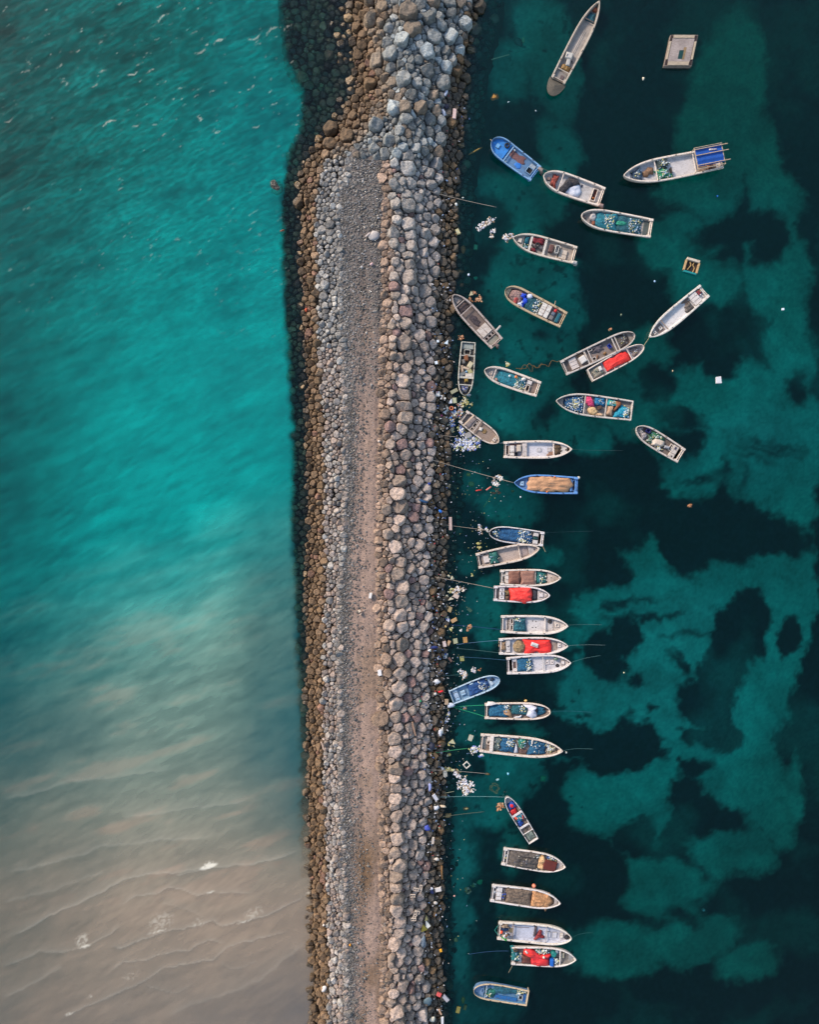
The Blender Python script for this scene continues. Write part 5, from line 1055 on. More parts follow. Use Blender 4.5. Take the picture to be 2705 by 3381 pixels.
# b22
b = Boat('b22', (210, 198, 194), shape='p', rim=.2, deckc=(120, 110, 104), label='white boat with a bulging bright red tarp, just below the brown-covered boat')
b.fore(.79, (196, 184, 178), .52); b.hatch(.85, .05, .44, .5, .56, None, False); b.heap('red_tarp', 'bulging bright red tarp hanging over the lower rail of the boat below the brown-covered one', 'tarp', (240, 58, 48), [(.28, -.75), (.29, 0), (.28, .85), (.42, 1.0), (.56, 1.15), (.66, 1.0), (.69, 0), (.70, -.95), (.64, -1.25), (.52, -1.3), (.44, -1.1), (.30, -.95)], z0=.5, h=.6, kind='cloth', base=.35, rings=10, fold=.8)
b.heap('black_net', 'black net between the red tarp and foredeck, below the brown-covered boat', 'fishing net', (44, 42, 48), b.rectp(.69, .78, -.9, .9, .02), h=.32, group='fishing nets lying in the boats'); b.heap('olive_bag', 'olive bag behind the bulging red tarp', 'bag', (104, 86, 54), b.rectp(.21, .29, -.3, .5, .05), h=.4, kind='cloth'); b.crate('brown_box', 'brown box behind the bulging red tarp', 'box', (110, 84, 62), .24, -.6, .35, .3, .35); b.panel(.10, .19, -.95, .95, .55, (206, 198, 194), lines=2); b.mark(.145, .6, .1, .1, .555, (40, 36, 36)); b.mark(.14, 0, .1, .3, .555, (40, 36, 36)); b.mark(.14, -.6, .1, .1, .555, (40, 36, 36)); b.panel(.02, .09, -.8, .8, .32, (130, 112, 100), kind='deck')
# b23
b = Boat('b23', (214, 200, 188), shape='p', rim=.25, deckc=(204, 194, 188), label='white boat with a dark green net beside two square white frames near its stern')
b.thwart(.66, .14); b.panel(.67, .79, -.85, .85, .4, (192, 180, 172), kind='deck'); b.fore(.80, (196, 182, 170), .5); b.well(.82, .87, -.35, .35, .66, inner=(24, 24, 50)); net(b, 'by the square frames', (4, 70, 80), b.rectp(.19, .375, -.95, .82, .05), .42, 30, 'dark green', (.19, .30, .5, 1))
b.well(.14, .185, -.9, -.1, .5); b.well(.14, .185, .0, .8, .5); b.well(.09, .13, -.95, .95, .4, inner=(50, 34, 28)); b.panel(.02, .085, -.9, .9, .4, (196, 184, 178), kind='deck')
for u, v in ((.48, .45), (.53, .4), (.48, -.4), (.53, -.4)): b.mark(u, v, .18, .16, .25, (66, 52, 46), .3)
b.coil('dark rope coil beside the foredeck hatch of the boat with dark green net', .735, .5, .24, z=.42)
# b24
b = Boat('b24', (212, 200, 192), shape='p', rim=.2, deckc=(196, 190, 190), label='white boat with a flat red tarp and a white printed sheet lying on it')
b.fore(.86, (200, 188, 182), .55); b.panel(.77, .85, -.8, .8, .4, (170, 150, 136), kind='deck'); b.hatch(.88, .15, .4, .42, .58)
b.heap('red_tarp', 'red tarp with a white printed sheet on it, middle boat of three abreast', 'tarp', (236, 46, 38), [(.36, -1.1), (.37, .4), (.34, .95), (.50, .8), (.60, .75), (.76, .98), (.76, 0), (.74, -1.02), (.62, -1.1), (.55, -.75), (.46, -.95)], z0=.5, h=.32, kind='cloth', base=.3, rings=9)
o = b.crate('printed_sheet', 'white printed notice lying on the red tarp', 'notice', (212, 208, 200), .51, .22, .85, .45, .02, -.35, .86, kind='plain')
m = MB()
for k in range(3): m.box(-.3, .32, -.16+.05*k, -.135+.05*k, .055, .058)
m.box(-.1, .1, .09, .115, .055, .058); q = m.build('print', mat('plain', (60, 56, 56), .8), o)
b.heap('khaki_net', 'khaki net heap behind the red tarp with the printed sheet', 'fishing net', (120, 98, 68), b.blob(.29, -.1, .75, .75), h=.5, group='fishing nets lying in the boats'); b.heap('khaki_net', 'khaki net heap in the stern well, middle boat of three abreast', 'fishing net', (122, 96, 70), b.rectp(.01, .10, -.7, .7, .05), h=.4, group='fishing nets lying in the boats'); b.panel(.10, .16, -.9, .9, .55, (200, 190, 184), lines=1); b.mark(.13, 0, .1, .1, .555, (40, 36, 36))
# b25
b = Boat('b25', (212, 200, 194), shape='p', rim=.22, deckc=(198, 192, 192), label='white boat with a flat square teal net and two white hatches, lowest of three abreast')
b.fore(.86, (192, 176, 166), .5); b.hatch(.88, .0, .36, .36, .56, None, False); b.hatch(.64, .1, .42, .52, .27); b.hatch(.72, .1, .42, .52, .27); b.bulk(.57, (186, 178, 172)); net(b, 'across the rear', (4, 70, 98), b.rectp(.17, .40, -.95, .95, .02), .36, 44, 'flat square teal', (.31, .41, -1, 1))
b.well(.09, .16, -.55, .55, .45, inner=(110, 86, 78)); b.panel(.09, .16, .6, .95, .5); b.panel(.09, .16, -.95, -.6, .5); b.panel(.02, .085, -.8, .8, .3, (96, 80, 72), kind='deck'); b.ball('green_can', 'grey green drum near the bow of the lowest white boat of three abreast', 'drum', (90, 110, 96), .78, .65, .2, sx=1.4); b.coil('dark net ring near the bow of the lowest white boat of three abreast', .80, -.5, .2, (40, 34, 32))
# b26
b = Boat('b26', (128, 160, 186), rimc=(170, 190, 204), shape='r', rim=.12, stern='flat', deckc=(112, 146, 172), label='pale blue round-bowed boat with a navy net, stern against the rocks')
b.fore(.78, (138, 162, 184), .45); net(b, 'amidships', (8, 54, 100), b.rectp(.34, .77, -.9, .9, .05), .34, 50, 'navy', (.58, .77, -1, 1)); b.panel(.20, .29, -.4, .3, .5, (150, 176, 194), lines=1); b.panel(.06, .15, -.9, -.5, .48, (140, 170, 196)); b.panel(.06, .15, -.42, .35, .48, (156, 176, 196)); b.panel(.06, .15, .45, .9, .48, (160, 180, 196)); b.heap('dark_rag', 'dark rag on the foredeck of the pale blue boat', 'rag', (20, 36, 56), b.blob(.86, .25, .3, .2), z0=.5, h=.2, kind='cloth'); b.crate('square_board', 'square pale board in the bow of the pale blue boat', 'board', (176, 188, 196), .83, -.3, .35, .5, .08, .2, .5); b.crate('white_tray', 'small pale tray on the navy net of the pale blue boat', 'tray', (170, 192, 204), .46, .75, .5, .2, .3, hollow=False)
# b27
b = Boat('b27', (214, 196, 180), shape='r', rim=.2, deckc=(120, 106, 98), label='white boat with a torn white sheet draped over its teal nets')
net(b, 'in the rear half', (4, 76, 104), b.rectp(.07, .38, -.92, .96, .04), .42, 40, 'teal', (.30, .42, 0, 1)); net(b, 'amidships', (2, 68, 76), b.rectp(.40, .66, -.6, .85, .04), .34, 30, 'dark teal', (.54, .66, -.2, .8)); net(b, 'in the bow', (6, 74, 96), b.rectp(.80, .93, -.85, .85, .03), .3, 0, 'blue teal')
b.heap('brown_cloth', 'brown cloth by the lower rail of the boat with torn white sheet', 'cloth', (164, 126, 92), [(.42, -1.0), (.28, -.5), (.25, .2), (.37, .3), (.41, -.2)], z0=.4, h=.4, kind='cloth'); b.heap('white_sheet', 'torn white sheet draped across the front of the boat', 'sheet', (204, 200, 208), [(.80, -.9), (.73, -1.1), (.70, -.95), (.64, -.6), (.67, .0), (.66, .5), (.58, .95), (.72, 1.0), (.80, .6), (.77, .2), (.80, -.3)], z0=.5, h=.5, kind='cloth', base=.3); b.heap('white_sheet', 'small torn white strip by the lower rail behind the big white sheet', 'sheet', (200, 196, 200), [(.57, -.55), (.56, -.9), (.44, -.95), (.48, -.8), (.53, -.75)], z0=.45, h=.3, kind='cloth'); b.heap('white_cover', 'crumpled white cover over the upper stern corner of the boat with torn sheet', 'sheet', (210, 200, 194), [(.0, .8), (.04, 1.5), (.12, 1.45), (.20, 1.1), (.08, .85)], z0=.6, h=.3, kind='cloth'); b.ball('orange_buoy', 'pale orange buoy hanging on the upper rail of the torn-sheet boat', 'buoy', (224, 176, 110), .63, 1.42, .14, .3, 1.4)
# b28
b = Boat('b28', (214, 196, 180), shape='s', rim=.27, deckc=(140, 120, 106), label='longest boat of the lower row, holding three teal nets with white floats')
b.thwart(.135, .42, (212, 200, 190), .74); b.panel(.08, .12, .35, .95, .6, (208, 194, 182)); b.well(.08, .12, -.2, .3, .5); b.panel(.02, .075, -.9, .9, .36, (150, 146, 134), kind='deck'); net(b, 'behind the broad white thwart', (80, 90, 86), b.rectp(.17, .25, -.95, .95, .03), .3, 10, 'grey'); net(b, 'rear of the three', (4, 66, 96), b.rectp(.24, .42, -.95, .95, .03), .36, 90, 'blue teal', (.32, .46, 0, 1)); net(b, 'middle of the three', (14, 96, 80), b.blob(.51, .35, .55, .65), .5, 26, 'green'); net(b, 'front of the three', (4, 66, 94), b.rectp(.58, .80, -.97, .95, .04), .42, 20, 'deep blue teal')
b.heap('white_strip', 'white strip lying between the rear and middle nets of the longest lower boat', 'sheet', (190, 190, 196), [(.42, -.95), (.47, -.9), (.445, .2), (.43, .25)], z0=.35, h=.3, kind='cloth'); b.heap('brown_bag', 'brown bag by the lower rail of the longest lower boat', 'bag', (96, 72, 64), b.rectp(.48, .58, -.95, -.45), h=.3, kind='cloth'); b.heap('float_pile', 'pile of cream floats in the bow of the longest lower boat', 'net floats', (110, 96, 84), [(.78, .9), (.86, .7), (.92, .2), (.90, -.5), (.84, -.8), (.80, -.4), (.84, .1)], h=.3, floats=130); b.crate('thwart_stub', 'short white post by the upper rail of the longest lower boat', 'post', (206, 194, 182), .625, .75, .16, .5, .5); b.ball('white_buoy', 'single white buoy on the front net of the longest lower boat', 'buoy', (212, 208, 196), .62, .3, .09, .6)
# b29
b = Boat('b29', (208, 200, 196), shape='r', rim=.08, stern='flat', deckc=(132, 118, 108), label='smallest narrow boat with red and blue bundles between its thwarts')
b.fore(.86, (170, 162, 158), .4); b.thwart(.60, .26); b.thwart(.33, .22); b.thwart(.20, .08); b.heap('blue_net', 'blue net under the red bundle in the bow of the smallest boat', 'fishing net', (10, 66, 140), b.rectp(.72, .87, -.85, .85, .05), h=.35, group='fishing nets lying in the boats'); b.heap('red_bag', 'small red bag on the blue net of the smallest boat', 'bag', (214, 30, 28), b.blob(.79, 0, .28, .26), z0=.4, h=.35, kind='cloth'); b.heap('red_tarp', 'dark red tarp before the front thwart of the smallest boat', 'tarp', (176, 22, 22), b.rectp(.63, .72, -.4, .95, .05), h=.4, kind='cloth')
net(b, 'between its thwarts', (6, 92, 112), b.rectp(.44, .57, -.9, .9, .08), .35, 8, 'turquoise'); b.heap('orange_cloth', 'orange cloth by the left rail of the smallest boat', 'cloth', (214, 74, 44), b.rectp(.46, .56, -.95, -.35, .08), z0=.35, h=.3, kind='cloth'); b.heap('orange_cloth', 'small orange cloth by the right rail of the smallest boat', 'cloth', (226, 84, 56), b.blob(.535, .55, .25, .16), z0=.4, h=.3, kind='cloth'); b.heap('blue_cloth', 'deep blue cloth behind the turquoise net of the smallest boat', 'cloth', (12, 62, 140), b.rectp(.37, .47, -.1, .8, .08), h=.35, kind='cloth'); b.coil('grey rope loop between the rear thwarts of the smallest boat', .265, 0, .24, (110, 98, 88)); b.heap('grey_net', 'grey green net in the stern of the smallest boat', 'fishing net', (92, 100, 92), b.rectp(.03, .17, -.9, .9, .04), h=.25, group='fishing nets lying in the boats')
# b30
b = Boat('b30', (214, 202, 192), shape='p', rim=.16, deckc=(150, 138, 132), label='white boat holding a mound of black net and a square rusty mat')
b.heap('black_net', 'mound of black and khaki net filling the rear of the boat', 'fishing net', (70, 62, 56), b.rectp(.10, .60, -1.05, .98, .05), z0=.35, h=.55, group='fishing nets lying in the boats', floats=30, fcol=[(150, 130, 90), (110, 104, 110), (180, 168, 150)], rings=12, fold=1.3); b.heap('tan_net', 'round tan net between the black mound and the rusty mat', 'fishing net', (176, 138, 96), b.blob(.63, -.15, .65, .85), z0=.35, h=.5, group='fishing nets lying in the boats'); o = b.crate('rusty_mat', 'square rusty red mat lying in the front of the boat', 'mat', (96, 34, 20), .755, -.25, 1.55, 1.15, .2, -.12, .62, kind='cloth')
b.heap('blue_net', 'narrow blue net by the upper rail near the bow, beside the rusty mat', 'fishing net', (10, 56, 110), b.rectp(.70, .84, .55, .95, .03), h=.35, floats=16, group='fishing nets lying in the boats'); b.fore(.88, (186, 176, 170), .5); b.bulk(.075); b.heap('stern_gear', 'tyres and grey gear in the stern of the boat with rusty mat', 'gear', (84, 80, 88), b.rectp(.02, .065, -.7, .85, .03), h=.2, floats=8); b.heap('float_bunch', 'bunch of white floats on the upper rail above the black mound', 'net floats', (90, 80, 90), b.blob(.54, .7, .25, .3), z0=.5, h=.2, floats=26)
# b31
b = Boat('b31', (212, 202, 196), shape='p', rim=.18, deckc=(130, 120, 116), label='white boat covered by a grey net and a tan net, with an orange buoy alongside')
b.heap('grey_cover', 'grey brown net covering the rear half of the hold', 'fishing net', (92, 76, 62), b.rectp(.22, .60, -.97, 1.05, .03), z0=.4, h=.4, group='fishing nets lying in the boats', rings=9); b.heap('tan_cover', 'tan netting covering the front half, hanging over both rails', 'fishing net', (152, 108, 70), [(.59, -1.0), (.585, 1.0), (.72, .95), (.80, .95), (.84, 1.5), (.86, .9), (.89, .3), (.90, -.5), (.86, -1.2), (.80, -1.75), (.78, -1.1), (.70, -1.05)], z0=.5, h=.4, group='fishing nets lying in the boats', rings=9); b.fore(.92, (180, 170, 164), .6)
b.panel(.075, .155, -.4, .9, .55, (206, 198, 194), lines=1); b.panel(.075, .155, -.92, -.5, .52, (206, 198, 194)); b.well(.02, .07, -.2, .7, .45, inner=(30, 26, 30)); b.ball('white_buoy', 'white buoy in the stern well of the net-covered boat', 'buoy', (206, 204, 200), .045, .15, .14, .3); b.heap('dark_gear', 'strip of dark gear with blue rope in front of the white lockers', 'gear', (60, 54, 60), b.rectp(.165, .215, -.9, .9, .02), h=.2, floats=8, fcol=[(30, 80, 190), (150, 140, 130)])
b.ball('orange_buoy', 'round pale orange buoy hanging outside the upper rail', 'buoy', (226, 128, 96), .60, 1.52, .24, .2)
# b32
b = Boat('b32', (214, 202, 188), shape='m', rim=.22, deckc=(186, 186, 196), label='white boat with a person crouching in its stern and a dark red cloth amidships')
b.fore(.86, (182, 174, 172), .52); b.hatch(.87, .1, .32, .5, .56, None, False); b.hatch(.70, -.1, .46, .58, .28, (196, 194, 198), False); b.hatch(.785, -.1, .46, .58, .28, (196, 194, 198), False); b.bulk(.655, (170, 162, 160)); b.tyre('dark tyre on the bow of the boat with the person', .935, 0, .2, .62); b.bulk(.20, (150, 130, 116))
b.heap('red_cloth', 'dark red cloth crumpled amidships in the boat with the person', 'cloth', (120, 26, 26), [(.50, -.85), (.54, -.1), (.57, .45), (.61, .35), (.60, -.1), (.65, -.4), (.64, -.6), (.60, -.55), (.56, -.5), (.53, -.9)], h=.3, kind='cloth'); b.heap('dark_strip', 'dark brown strip beside the red cloth in the boat with the person', 'cloth', (70, 56, 56), [(.49, -.5), (.50, .7), (.53, .75), (.53, -.3)], h=.25, kind='cloth'); b.pole('long_pole', 'long thin dark pole on the deck of the boat with the person', 'pole', (80, 56, 46), .18, .45, .43, .5, .3, .3, .03)
b.heap('khaki_net', 'khaki net in the upper stern corner of the boat with the person', 'fishing net', (132, 110, 88), b.rectp(.03, .15, .35, .95, .05), h=.35, group='fishing nets lying in the boats'); b.heap('green_cloth', 'bright green cloth over the lower rail beside the person', 'cloth', (14, 136, 44), [(.06, -.7), (.06, -.95), (.12, -1.3), (.14, -1.15), (.11, -.85)], z0=.5, h=.3, kind='cloth'); b.heap('blue_sheet', 'dark blue sheet behind the person in the stern', 'sheet', (14, 44, 78), b.blob(.085, .05, .45, .25), h=.3, kind='cloth')
b.ball('orange_buoy', 'bright orange buoy in the stern next to the person', 'buoy', (240, 84, 40), .045, -.25, .2, .3); b.ball('pale_buoy', 'small pale orange buoy above the bright orange one', 'buoy', (228, 170, 140), .028, .2, .1, .3); b.panel(.155, .2, -.3, .3, .4, (130, 118, 90), kind='deck'); BOATP = b
# b33
b = Boat('b33', (210, 200, 192), shape='p', rim=.16, deckc=(120, 116, 112), label='white boat with a long folded red tarp and a blue barrel')
b.thwart(.755, .14); b.fore(.90, (150, 150, 150), .45); b.hatch(.80, .15, .42, .6, .35, (164, 156, 134), False)
b.heap('red_tarp', 'long folded red tarp over the lower rail beside the blue barrel', 'tarp', (206, 40, 42), [(.17, .95), (.18, .2), (.29, .0), (.30, -1.0), (.36, -1.18), (.60, -1.2), (.585, -.3), (.63, .1), (.61, .3), (.45, .22), (.36, .6), (.27, .97)], z0=.5, h=.38, kind='cloth', base=.3, rings=10); b.heap('bright_red_fold', 'brighter red fold lying on the long red tarp', 'tarp', (228, 52, 34), [(.17, .35), (.30, .18), (.36, .3), (.30, .55), (.18, .75)], z0=.72, h=.2, kind='cloth'); b.heap('brown_mat', 'dark brown mat beside the long red tarp', 'mat', (92, 46, 34), b.rectp(.17, .30, -.95, .05, .03), z0=.45, h=.3, kind='cloth')
b.crate('blue_barrel', 'blue barrel at the front end of the long red tarp', 'barrel', (20, 92, 176), .625, -.55, .42, .8, .6); net(b, 'by the upper rail', (14, 60, 56), b.rectp(.36, .60, .4, .97, .04), .35, 70, 'dark green'); b.heap('teal_bag', 'turquoise bag beside the blue barrel', 'bag', (6, 104, 100), b.blob(.66, .35, .45, .38), h=.5, kind='cloth'); net(b, 'in front of the barrel', (22, 48, 36), b.rectp(.65, .745, -.9, -.2, .04), .35, 40, 'black green'); b.crate('grey_tray', 'grey tray by the front thwart of the boat with long red tarp', 'tray', (120, 130, 140), .71, .7, .35, .4, .35, .3)
b.heap('teal_net', 'turquoise net spilling over the stern of the boat with long red tarp', 'fishing net', (6, 84, 86), [(.0, -.6), (-.01, .6), (-.03, 1.25), (.02, 1.35), (.07, .9), (.12, .3), (.12, -.7)], z0=.42, h=.5, floats=14, group='fishing nets lying in the boats'); b.panel(.11, .16, -.9, .3, .5, (196, 190, 186)); b.coil('round brown coil on the upper stern corner of the boat with long red tarp', .05, .95, .26, (96, 66, 46), .85); b.ball('white_jug', 'white jug on the long red tarp', 'jug', (206, 196, 180), .49, .18, .14, .85); b.crate('white_can', 'small white can at the rear end of the long red tarp', 'can', (214, 206, 200), .22, .7, .35, .16, .14, -.8, .85)
# b34
b = Boat('b34', (96, 130, 166), rimc=(206, 180, 146), shape='r', rim=.12, stern='flat', deckc=(84, 128, 160), rimkind='wood', label='lowest boat in the picture, blue with a tan rim and sagging teal net')
b.fore(.80, (120, 148, 178), .42); b.well(.80, .85, -.3, .35, .6, inner=(20, 24, 30)); b.bulk(.77, (150, 160, 170)); net(b, 'behind the foredeck', (8, 82, 70), b.rectp(.60, .77, -.2, .9, .05), .35, 20, 'green'); net(b, 'along the middle', (6, 70, 84), [(.62, -.95), (.62, .1), (.45, .25), (.25, -.1), (.08, -.3), (.04, -.95), (.3, -1.0)], .34, 60, 'sagging teal', (.03, .2, -1, -.3)); b.panel(.18, .58, .45, .92, .44, (26, 92, 150)); b.well(.08, .16, -.1, .6, .5, (150, 160, 170)); b.panel(.03, .07, -.3, .9, .36, (34, 100, 170))
# ------------------------------------------------------------------ the person in the stern
def person(b):
    o_ = b.o; u0 = .105; X0 = u0*b.L; Z = b.zf+.12
    # joints in boat space: crouching on the stern boards, back towards the lower stern corner, head towards the bow
    J = {'pelvis': (X0-.18, -.62, Z+.22), 'waist': (X0-.10, -.50, Z+.42), 'chest': (X0+.04, -.28, Z+.62), 'neck': (X0+.15, -.10, Z+.72), 'head': (X0+.22, .02, Z+.80), 'crown': (X0+.29, .10, Z+.84),
         'hipR': (X0-.08, -.70, Z+.2), 'kneeR': (X0+.34, -.66, Z+.42), 'ankR': (X0+.26, -.80, Z-.02), 'toeR': (X0+.44, -.84, Z-.06),
         'hipL': (X0-.26, -.52, Z+.2), 'kneeL': (X0+.20, -.36, Z+.40), 'ankL': (X0+.02, -.36, Z-.02), 'toeL': (X0+.2, -.30, Z-.06),
         'shR': (X0+.18, -.36, Z+.62), 'elR': (X0+.42, -.44, Z+.45), 'wrR': (X0+.55, -.28, Z+.28), 'shL': (X0-.06, -.14, Z+.60), 'elL': (X0+.10, .12, Z+.42), 'wrL': (X0+.34, .10, Z+.25)}
    rad = {'pelvis': .15, 'waist': .14, 'chest': .15, 'neck': .06, 'head': .095, 'crown': .085, 'hipR': .10, 'kneeR': .065, 'ankR': .045, 'toeR': .035, 'hipL': .10, 'kneeL': .065, 'ankL': .045, 'toeL': .035, 'shR': .065, 'elR': .045, 'wrR': .032, 'shL': .065, 'elL': .045, 'wrL': .032}
    E = [('pelvis', 'waist'), ('waist', 'chest'), ('chest', 'neck'), ('neck', 'head'), ('head', 'crown'), ('pelvis', 'hipR'), ('hipR', 'kneeR'), ('kneeR', 'ankR'), ('ankR', 'toeR'), ('pelvis', 'hipL'), ('hipL', 'kneeL'), ('kneeL', 'ankL'), ('ankL', 'toeL'), ('chest', 'shR'), ('shR', 'elR'), ('elR', 'wrR'), ('chest', 'shL'), ('shL', 'elL'), ('elL', 'wrL')]
    for sd_ in ('R', 'L'):     # five short finger chains from each wrist
        w_ = Vector(J['wr'+sd_]); e_ = Vector(J['el'+sd_]); d_ = (w_-e_).normalized(); q_ = d_.cross(Vector((0, 0, 1))).normalized()
        J['pa'+sd_] = tuple(w_+d_*.06); rad['pa'+sd_] = .03; E.append(('wr'+sd_, 'pa'+sd_))
        for k, (off_, ln) in enumerate(((-.03, .075), (-.01, .085), (.01, .08), (.03, .065))):
            m1, t1 = f'f{k}a{sd_}', f'f{k}b{sd_}'; p_ = w_+d_*.10+q_*off_; J[m1] = tuple(p_); J[t1] = tuple(p_+d_*ln*.7+Vector((0, 0, -.03))); rad[m1] = .011; rad[t1] = .008; E += [('pa'+sd_, m1), (m1, t1)]
        J['th'+sd_] = tuple(w_+d_*.05-q_*.055+Vector((0, 0, -.01))); rad['th'+sd_] = .012; E.append(('wr'+sd_, 'th'+sd_))
    def skin(name, keys, edges, grow, m_, parent):
        me = bpy.data.meshes.new(name); ix = {k: i for i, k in enumerate(keys)}
        me.from_pydata([J[k] for k in keys], [(ix[a], ix[b_]) for a, b_ in edges], []); o = bpy.data.objects.new(name, me); link(o, parent)
        sk = o.modifiers.new('skin', 'SKIN'); sk.use_smooth_shade = True
        for k, i in ix.items(): me.skin_vertices[0].data[i].radius = (rad[k]*grow, rad[k]*grow)
        me.skin_vertices[0].data[0].use_root = True
        o.modifiers.new('sub', 'SUBSURF').levels = 2; o.modifiers['sub'].render_levels = 2
        dg = bpy.context.evaluated_depsgraph_get(); me2 = bpy.data.meshes.new_from_object(o.evaluated_get(dg)); o.modifiers.clear(); o.data = me2; me2.materials.clear(); me2.materials.append(m_)
        me2.polygons.foreach_set('use_smooth', [True]*len(me2.polygons)); return o
    p = skin('person', list(J), E, 1.0, mat('plain', (112, 78, 58), .6), None)
    p.location = o_.location; p.rotation_euler = o_.rotation_euler
    tag(p, 'person in a white shirt and beige trousers crouching over gear in a boat stern', 'person')
    k = ['chest', 'waist', 'pelvis', 'shR', 'shL', 'elR', 'elL']; J2 = dict(J)
    J['elR'] = tuple((Vector(J['shR'])*.35+Vector(J['elR'])*.65)); J['elL'] = tuple((Vector(J['shL'])*.35+Vector(J['elL'])*.65))
    skin('shirt', k, [('pelvis', 'waist'), ('waist', 'chest'), ('chest', 'shR'), ('chest', 'shL'), ('shR', 'elR'), ('shL', 'elL')], 1.18, mat('cloth', (206, 214, 226), .8), p); J.update(J2)
    k = ['pelvis', 'hipR', 'hipL', 'kneeR', 'kneeL', 'ankR', 'ankL']
    skin('trousers', k, [('pelvis', 'hipR'), ('pelvis', 'hipL'), ('hipR', 'kneeR'), ('hipL', 'kneeL'), ('kneeR', 'ankR'), ('kneeL', 'ankL')], 1.14, mat('cloth', (176, 158, 132), .8), p)
    h = Vector(J['head']); c = Vector(J['crown']); d = (c-h).normalized(); m = MB().ball(*(h+d*.03+Vector((0, 0, .03))), .118, n=14, m=9); m.build('hair', mat('plain', (22, 18, 17), .8), p, smooth=True)
    f = h+d*.085; sdv = d.cross(Vector((0, 0, 1))).normalized(); m = MB()
    MB().ball(*(f+Vector((0, 0, -.05))+d*.035), .018, n=6).build('nose', mat('plain', (112, 78, 58), .6), p, smooth=True)
    for sg in (1, -1):
        MB().ball(*(f+sdv*sg*.035+Vector((0, 0, -.03))+d*.02), .013, n=6).build('eye', mat('plain', (230, 226, 220), .4), p, smooth=True); MB().ball(*(h+sdv*sg*.108+Vector((0, 0, -.01))), .026, sx=.6, n=6).build('ear', mat('plain', (112, 78, 58), .6), p, smooth=True)
    MB().ball(*(f+Vector((0, 0, -.085))+d*.01), .02, sz=.4, n=6).build('mouth', mat('plain', (120, 60, 52), .6), p, smooth=True)
person(BOATP)

# ------------------------------------------------------------------ raft, barge, loose things on the water
def P3(x, y, z=0): return Vector(W(x, y, z))
def poly_slab(name, label, cat, pts, z0, z1, m_, parts=()):
    c = P3(sum(p[0] for p in pts)/len(pts), sum(p[1] for p in pts)/len(pts), z1); V = [P3(x, y, z1)-c for x, y in pts]; n = len(V)
    v = [(p.x, p.y, z1) for p in V]+[(p.x*.985, p.y*.985, z0) for p in V]; f = [tuple(range(n)), tuple(range(n, 2*n))[::-1]]+[(k, n+k, n+(k+1) % n, (k+1) % n) for k in range(n)]
    ar = sum(V[k].x*V[(k+1) % n].y-V[(k+1) % n].x*V[k].y for k in range(n))
    if ar < 0: f = [q[::-1] for q in f]
    o = mesh_obj(name, v, f, m_, loc=(c.x, c.y, 0)); tag(o, label, cat); return o, V
C4 = [(2211, 123), (2302, 123.5), (2280, 226), (2189, 225.4)]
barge = empty('barge', W(2245.5, 174.5, 0)); tag(barge, 'square weathered wooden barge with dark corners, floating alone at the upper right', 'barge')
o, V = poly_slab('hull', None, None, C4, -.35, .42, mat('wood', (150, 130, 116), .8)); o.parent = barge; o.location = (0, 0, 0)
for k_ in ('label', 'category'):
    if k_ in o: del o[k_]
A, B_, C_, D_ = V
def bil(u, v): return A*(1-u)*(1-v)+B_*u*(1-v)+C_*u*v+D_*(1-u)*v
def quad_slab(name, u0, u1, v0, v1, z0, z1, m_, parent):
    q = [bil(u0, v0), bil(u1, v0), bil(u1, v1), bil(u0, v1)]; v = [(p.x, p.y, z1) for p in q]+[(p.x, p.y, z0) for p in q]
    return mesh_obj(name, v, [(3, 2, 1, 0), (4, 5, 6, 7), (0, 1, 5, 4), (1, 2, 6, 5), (2, 3, 7, 6), (3, 0, 4, 7)], m_, parent)
quad_slab('deck', .10, .90, .12, .86, .425, .47, mat('deck', (158, 142, 134), .8), barge)
for v0, v1 in ((.015, .11), (.87, .985)): quad_slab('end_beam', .12, .88, v0, v1, .425, .52, mat('wood', (178, 158, 134), .8), barge)
for u0, u1 in ((.012, .075), (.925, .988)): quad_slab('side_beam', u0, u1, .22, .80, .425, .52, mat('wood', (186, 166, 140), .8), barge)
for u0, v0 in ((.015, .015), (.89, .015), (.015, .80), (.89, .80)): quad_slab('corner_well', u0, u0+.095, v0, v0+.18, .425, .44, mat('plain', (44, 28, 26), .9), barge)
quad_slab('puddle', .44, .60, .50, .78, .472, .478, mat('plain', (22, 58, 54), .3), barge)
quad_slab('rusty_patch', .58, .68, .40, .80, .472, .476, mat('deck', (140, 112, 76), .9), barge)
raft = empty('raft', W(2283, 881, 0), math.radians(-16)); tag(raft, 'small square wooden raft with a dark open middle, above the clean white boat', 'raft')
w_, l_ = 1.55, 1.75; q = mat('wood', (186, 150, 104), .8)
MB().box(-w_/2, w_/2, l_/2-.28, l_/2, -.1, .34).build('end_board', mat('paint', (196, 180, 160), .7), raft); MB().box(-w_/2, w_/2, -l_/2, -l_/2+.2, -.1, .28).build('turquoise_edge', mat('plain', (16, 130, 128), .6), raft)
for sg in (1, -1): MB().box(sg*w_/2-.1, sg*w_/2+.1, -l_/2+.2, l_/2-.28, -.1, .3).build('side_beam', q, raft)
MB().box(-w_/2+.1, w_/2-.1, -l_/2+.2, l_/2-.28, -.05, .04).build('floor', mat('deck', (44, 30, 24), .9), raft)
for pts in ([(-.3, .5, .1), (-.1, .1, .16), (-.35, -.5, .1)], [(.2, .55, .1), (.1, .2, .16), (.4, -.1, .12), (.35, -.6, .1)]): MB().tube(pts, .045).build('lashing', mat('plain', (196, 160, 100), .8), raft)

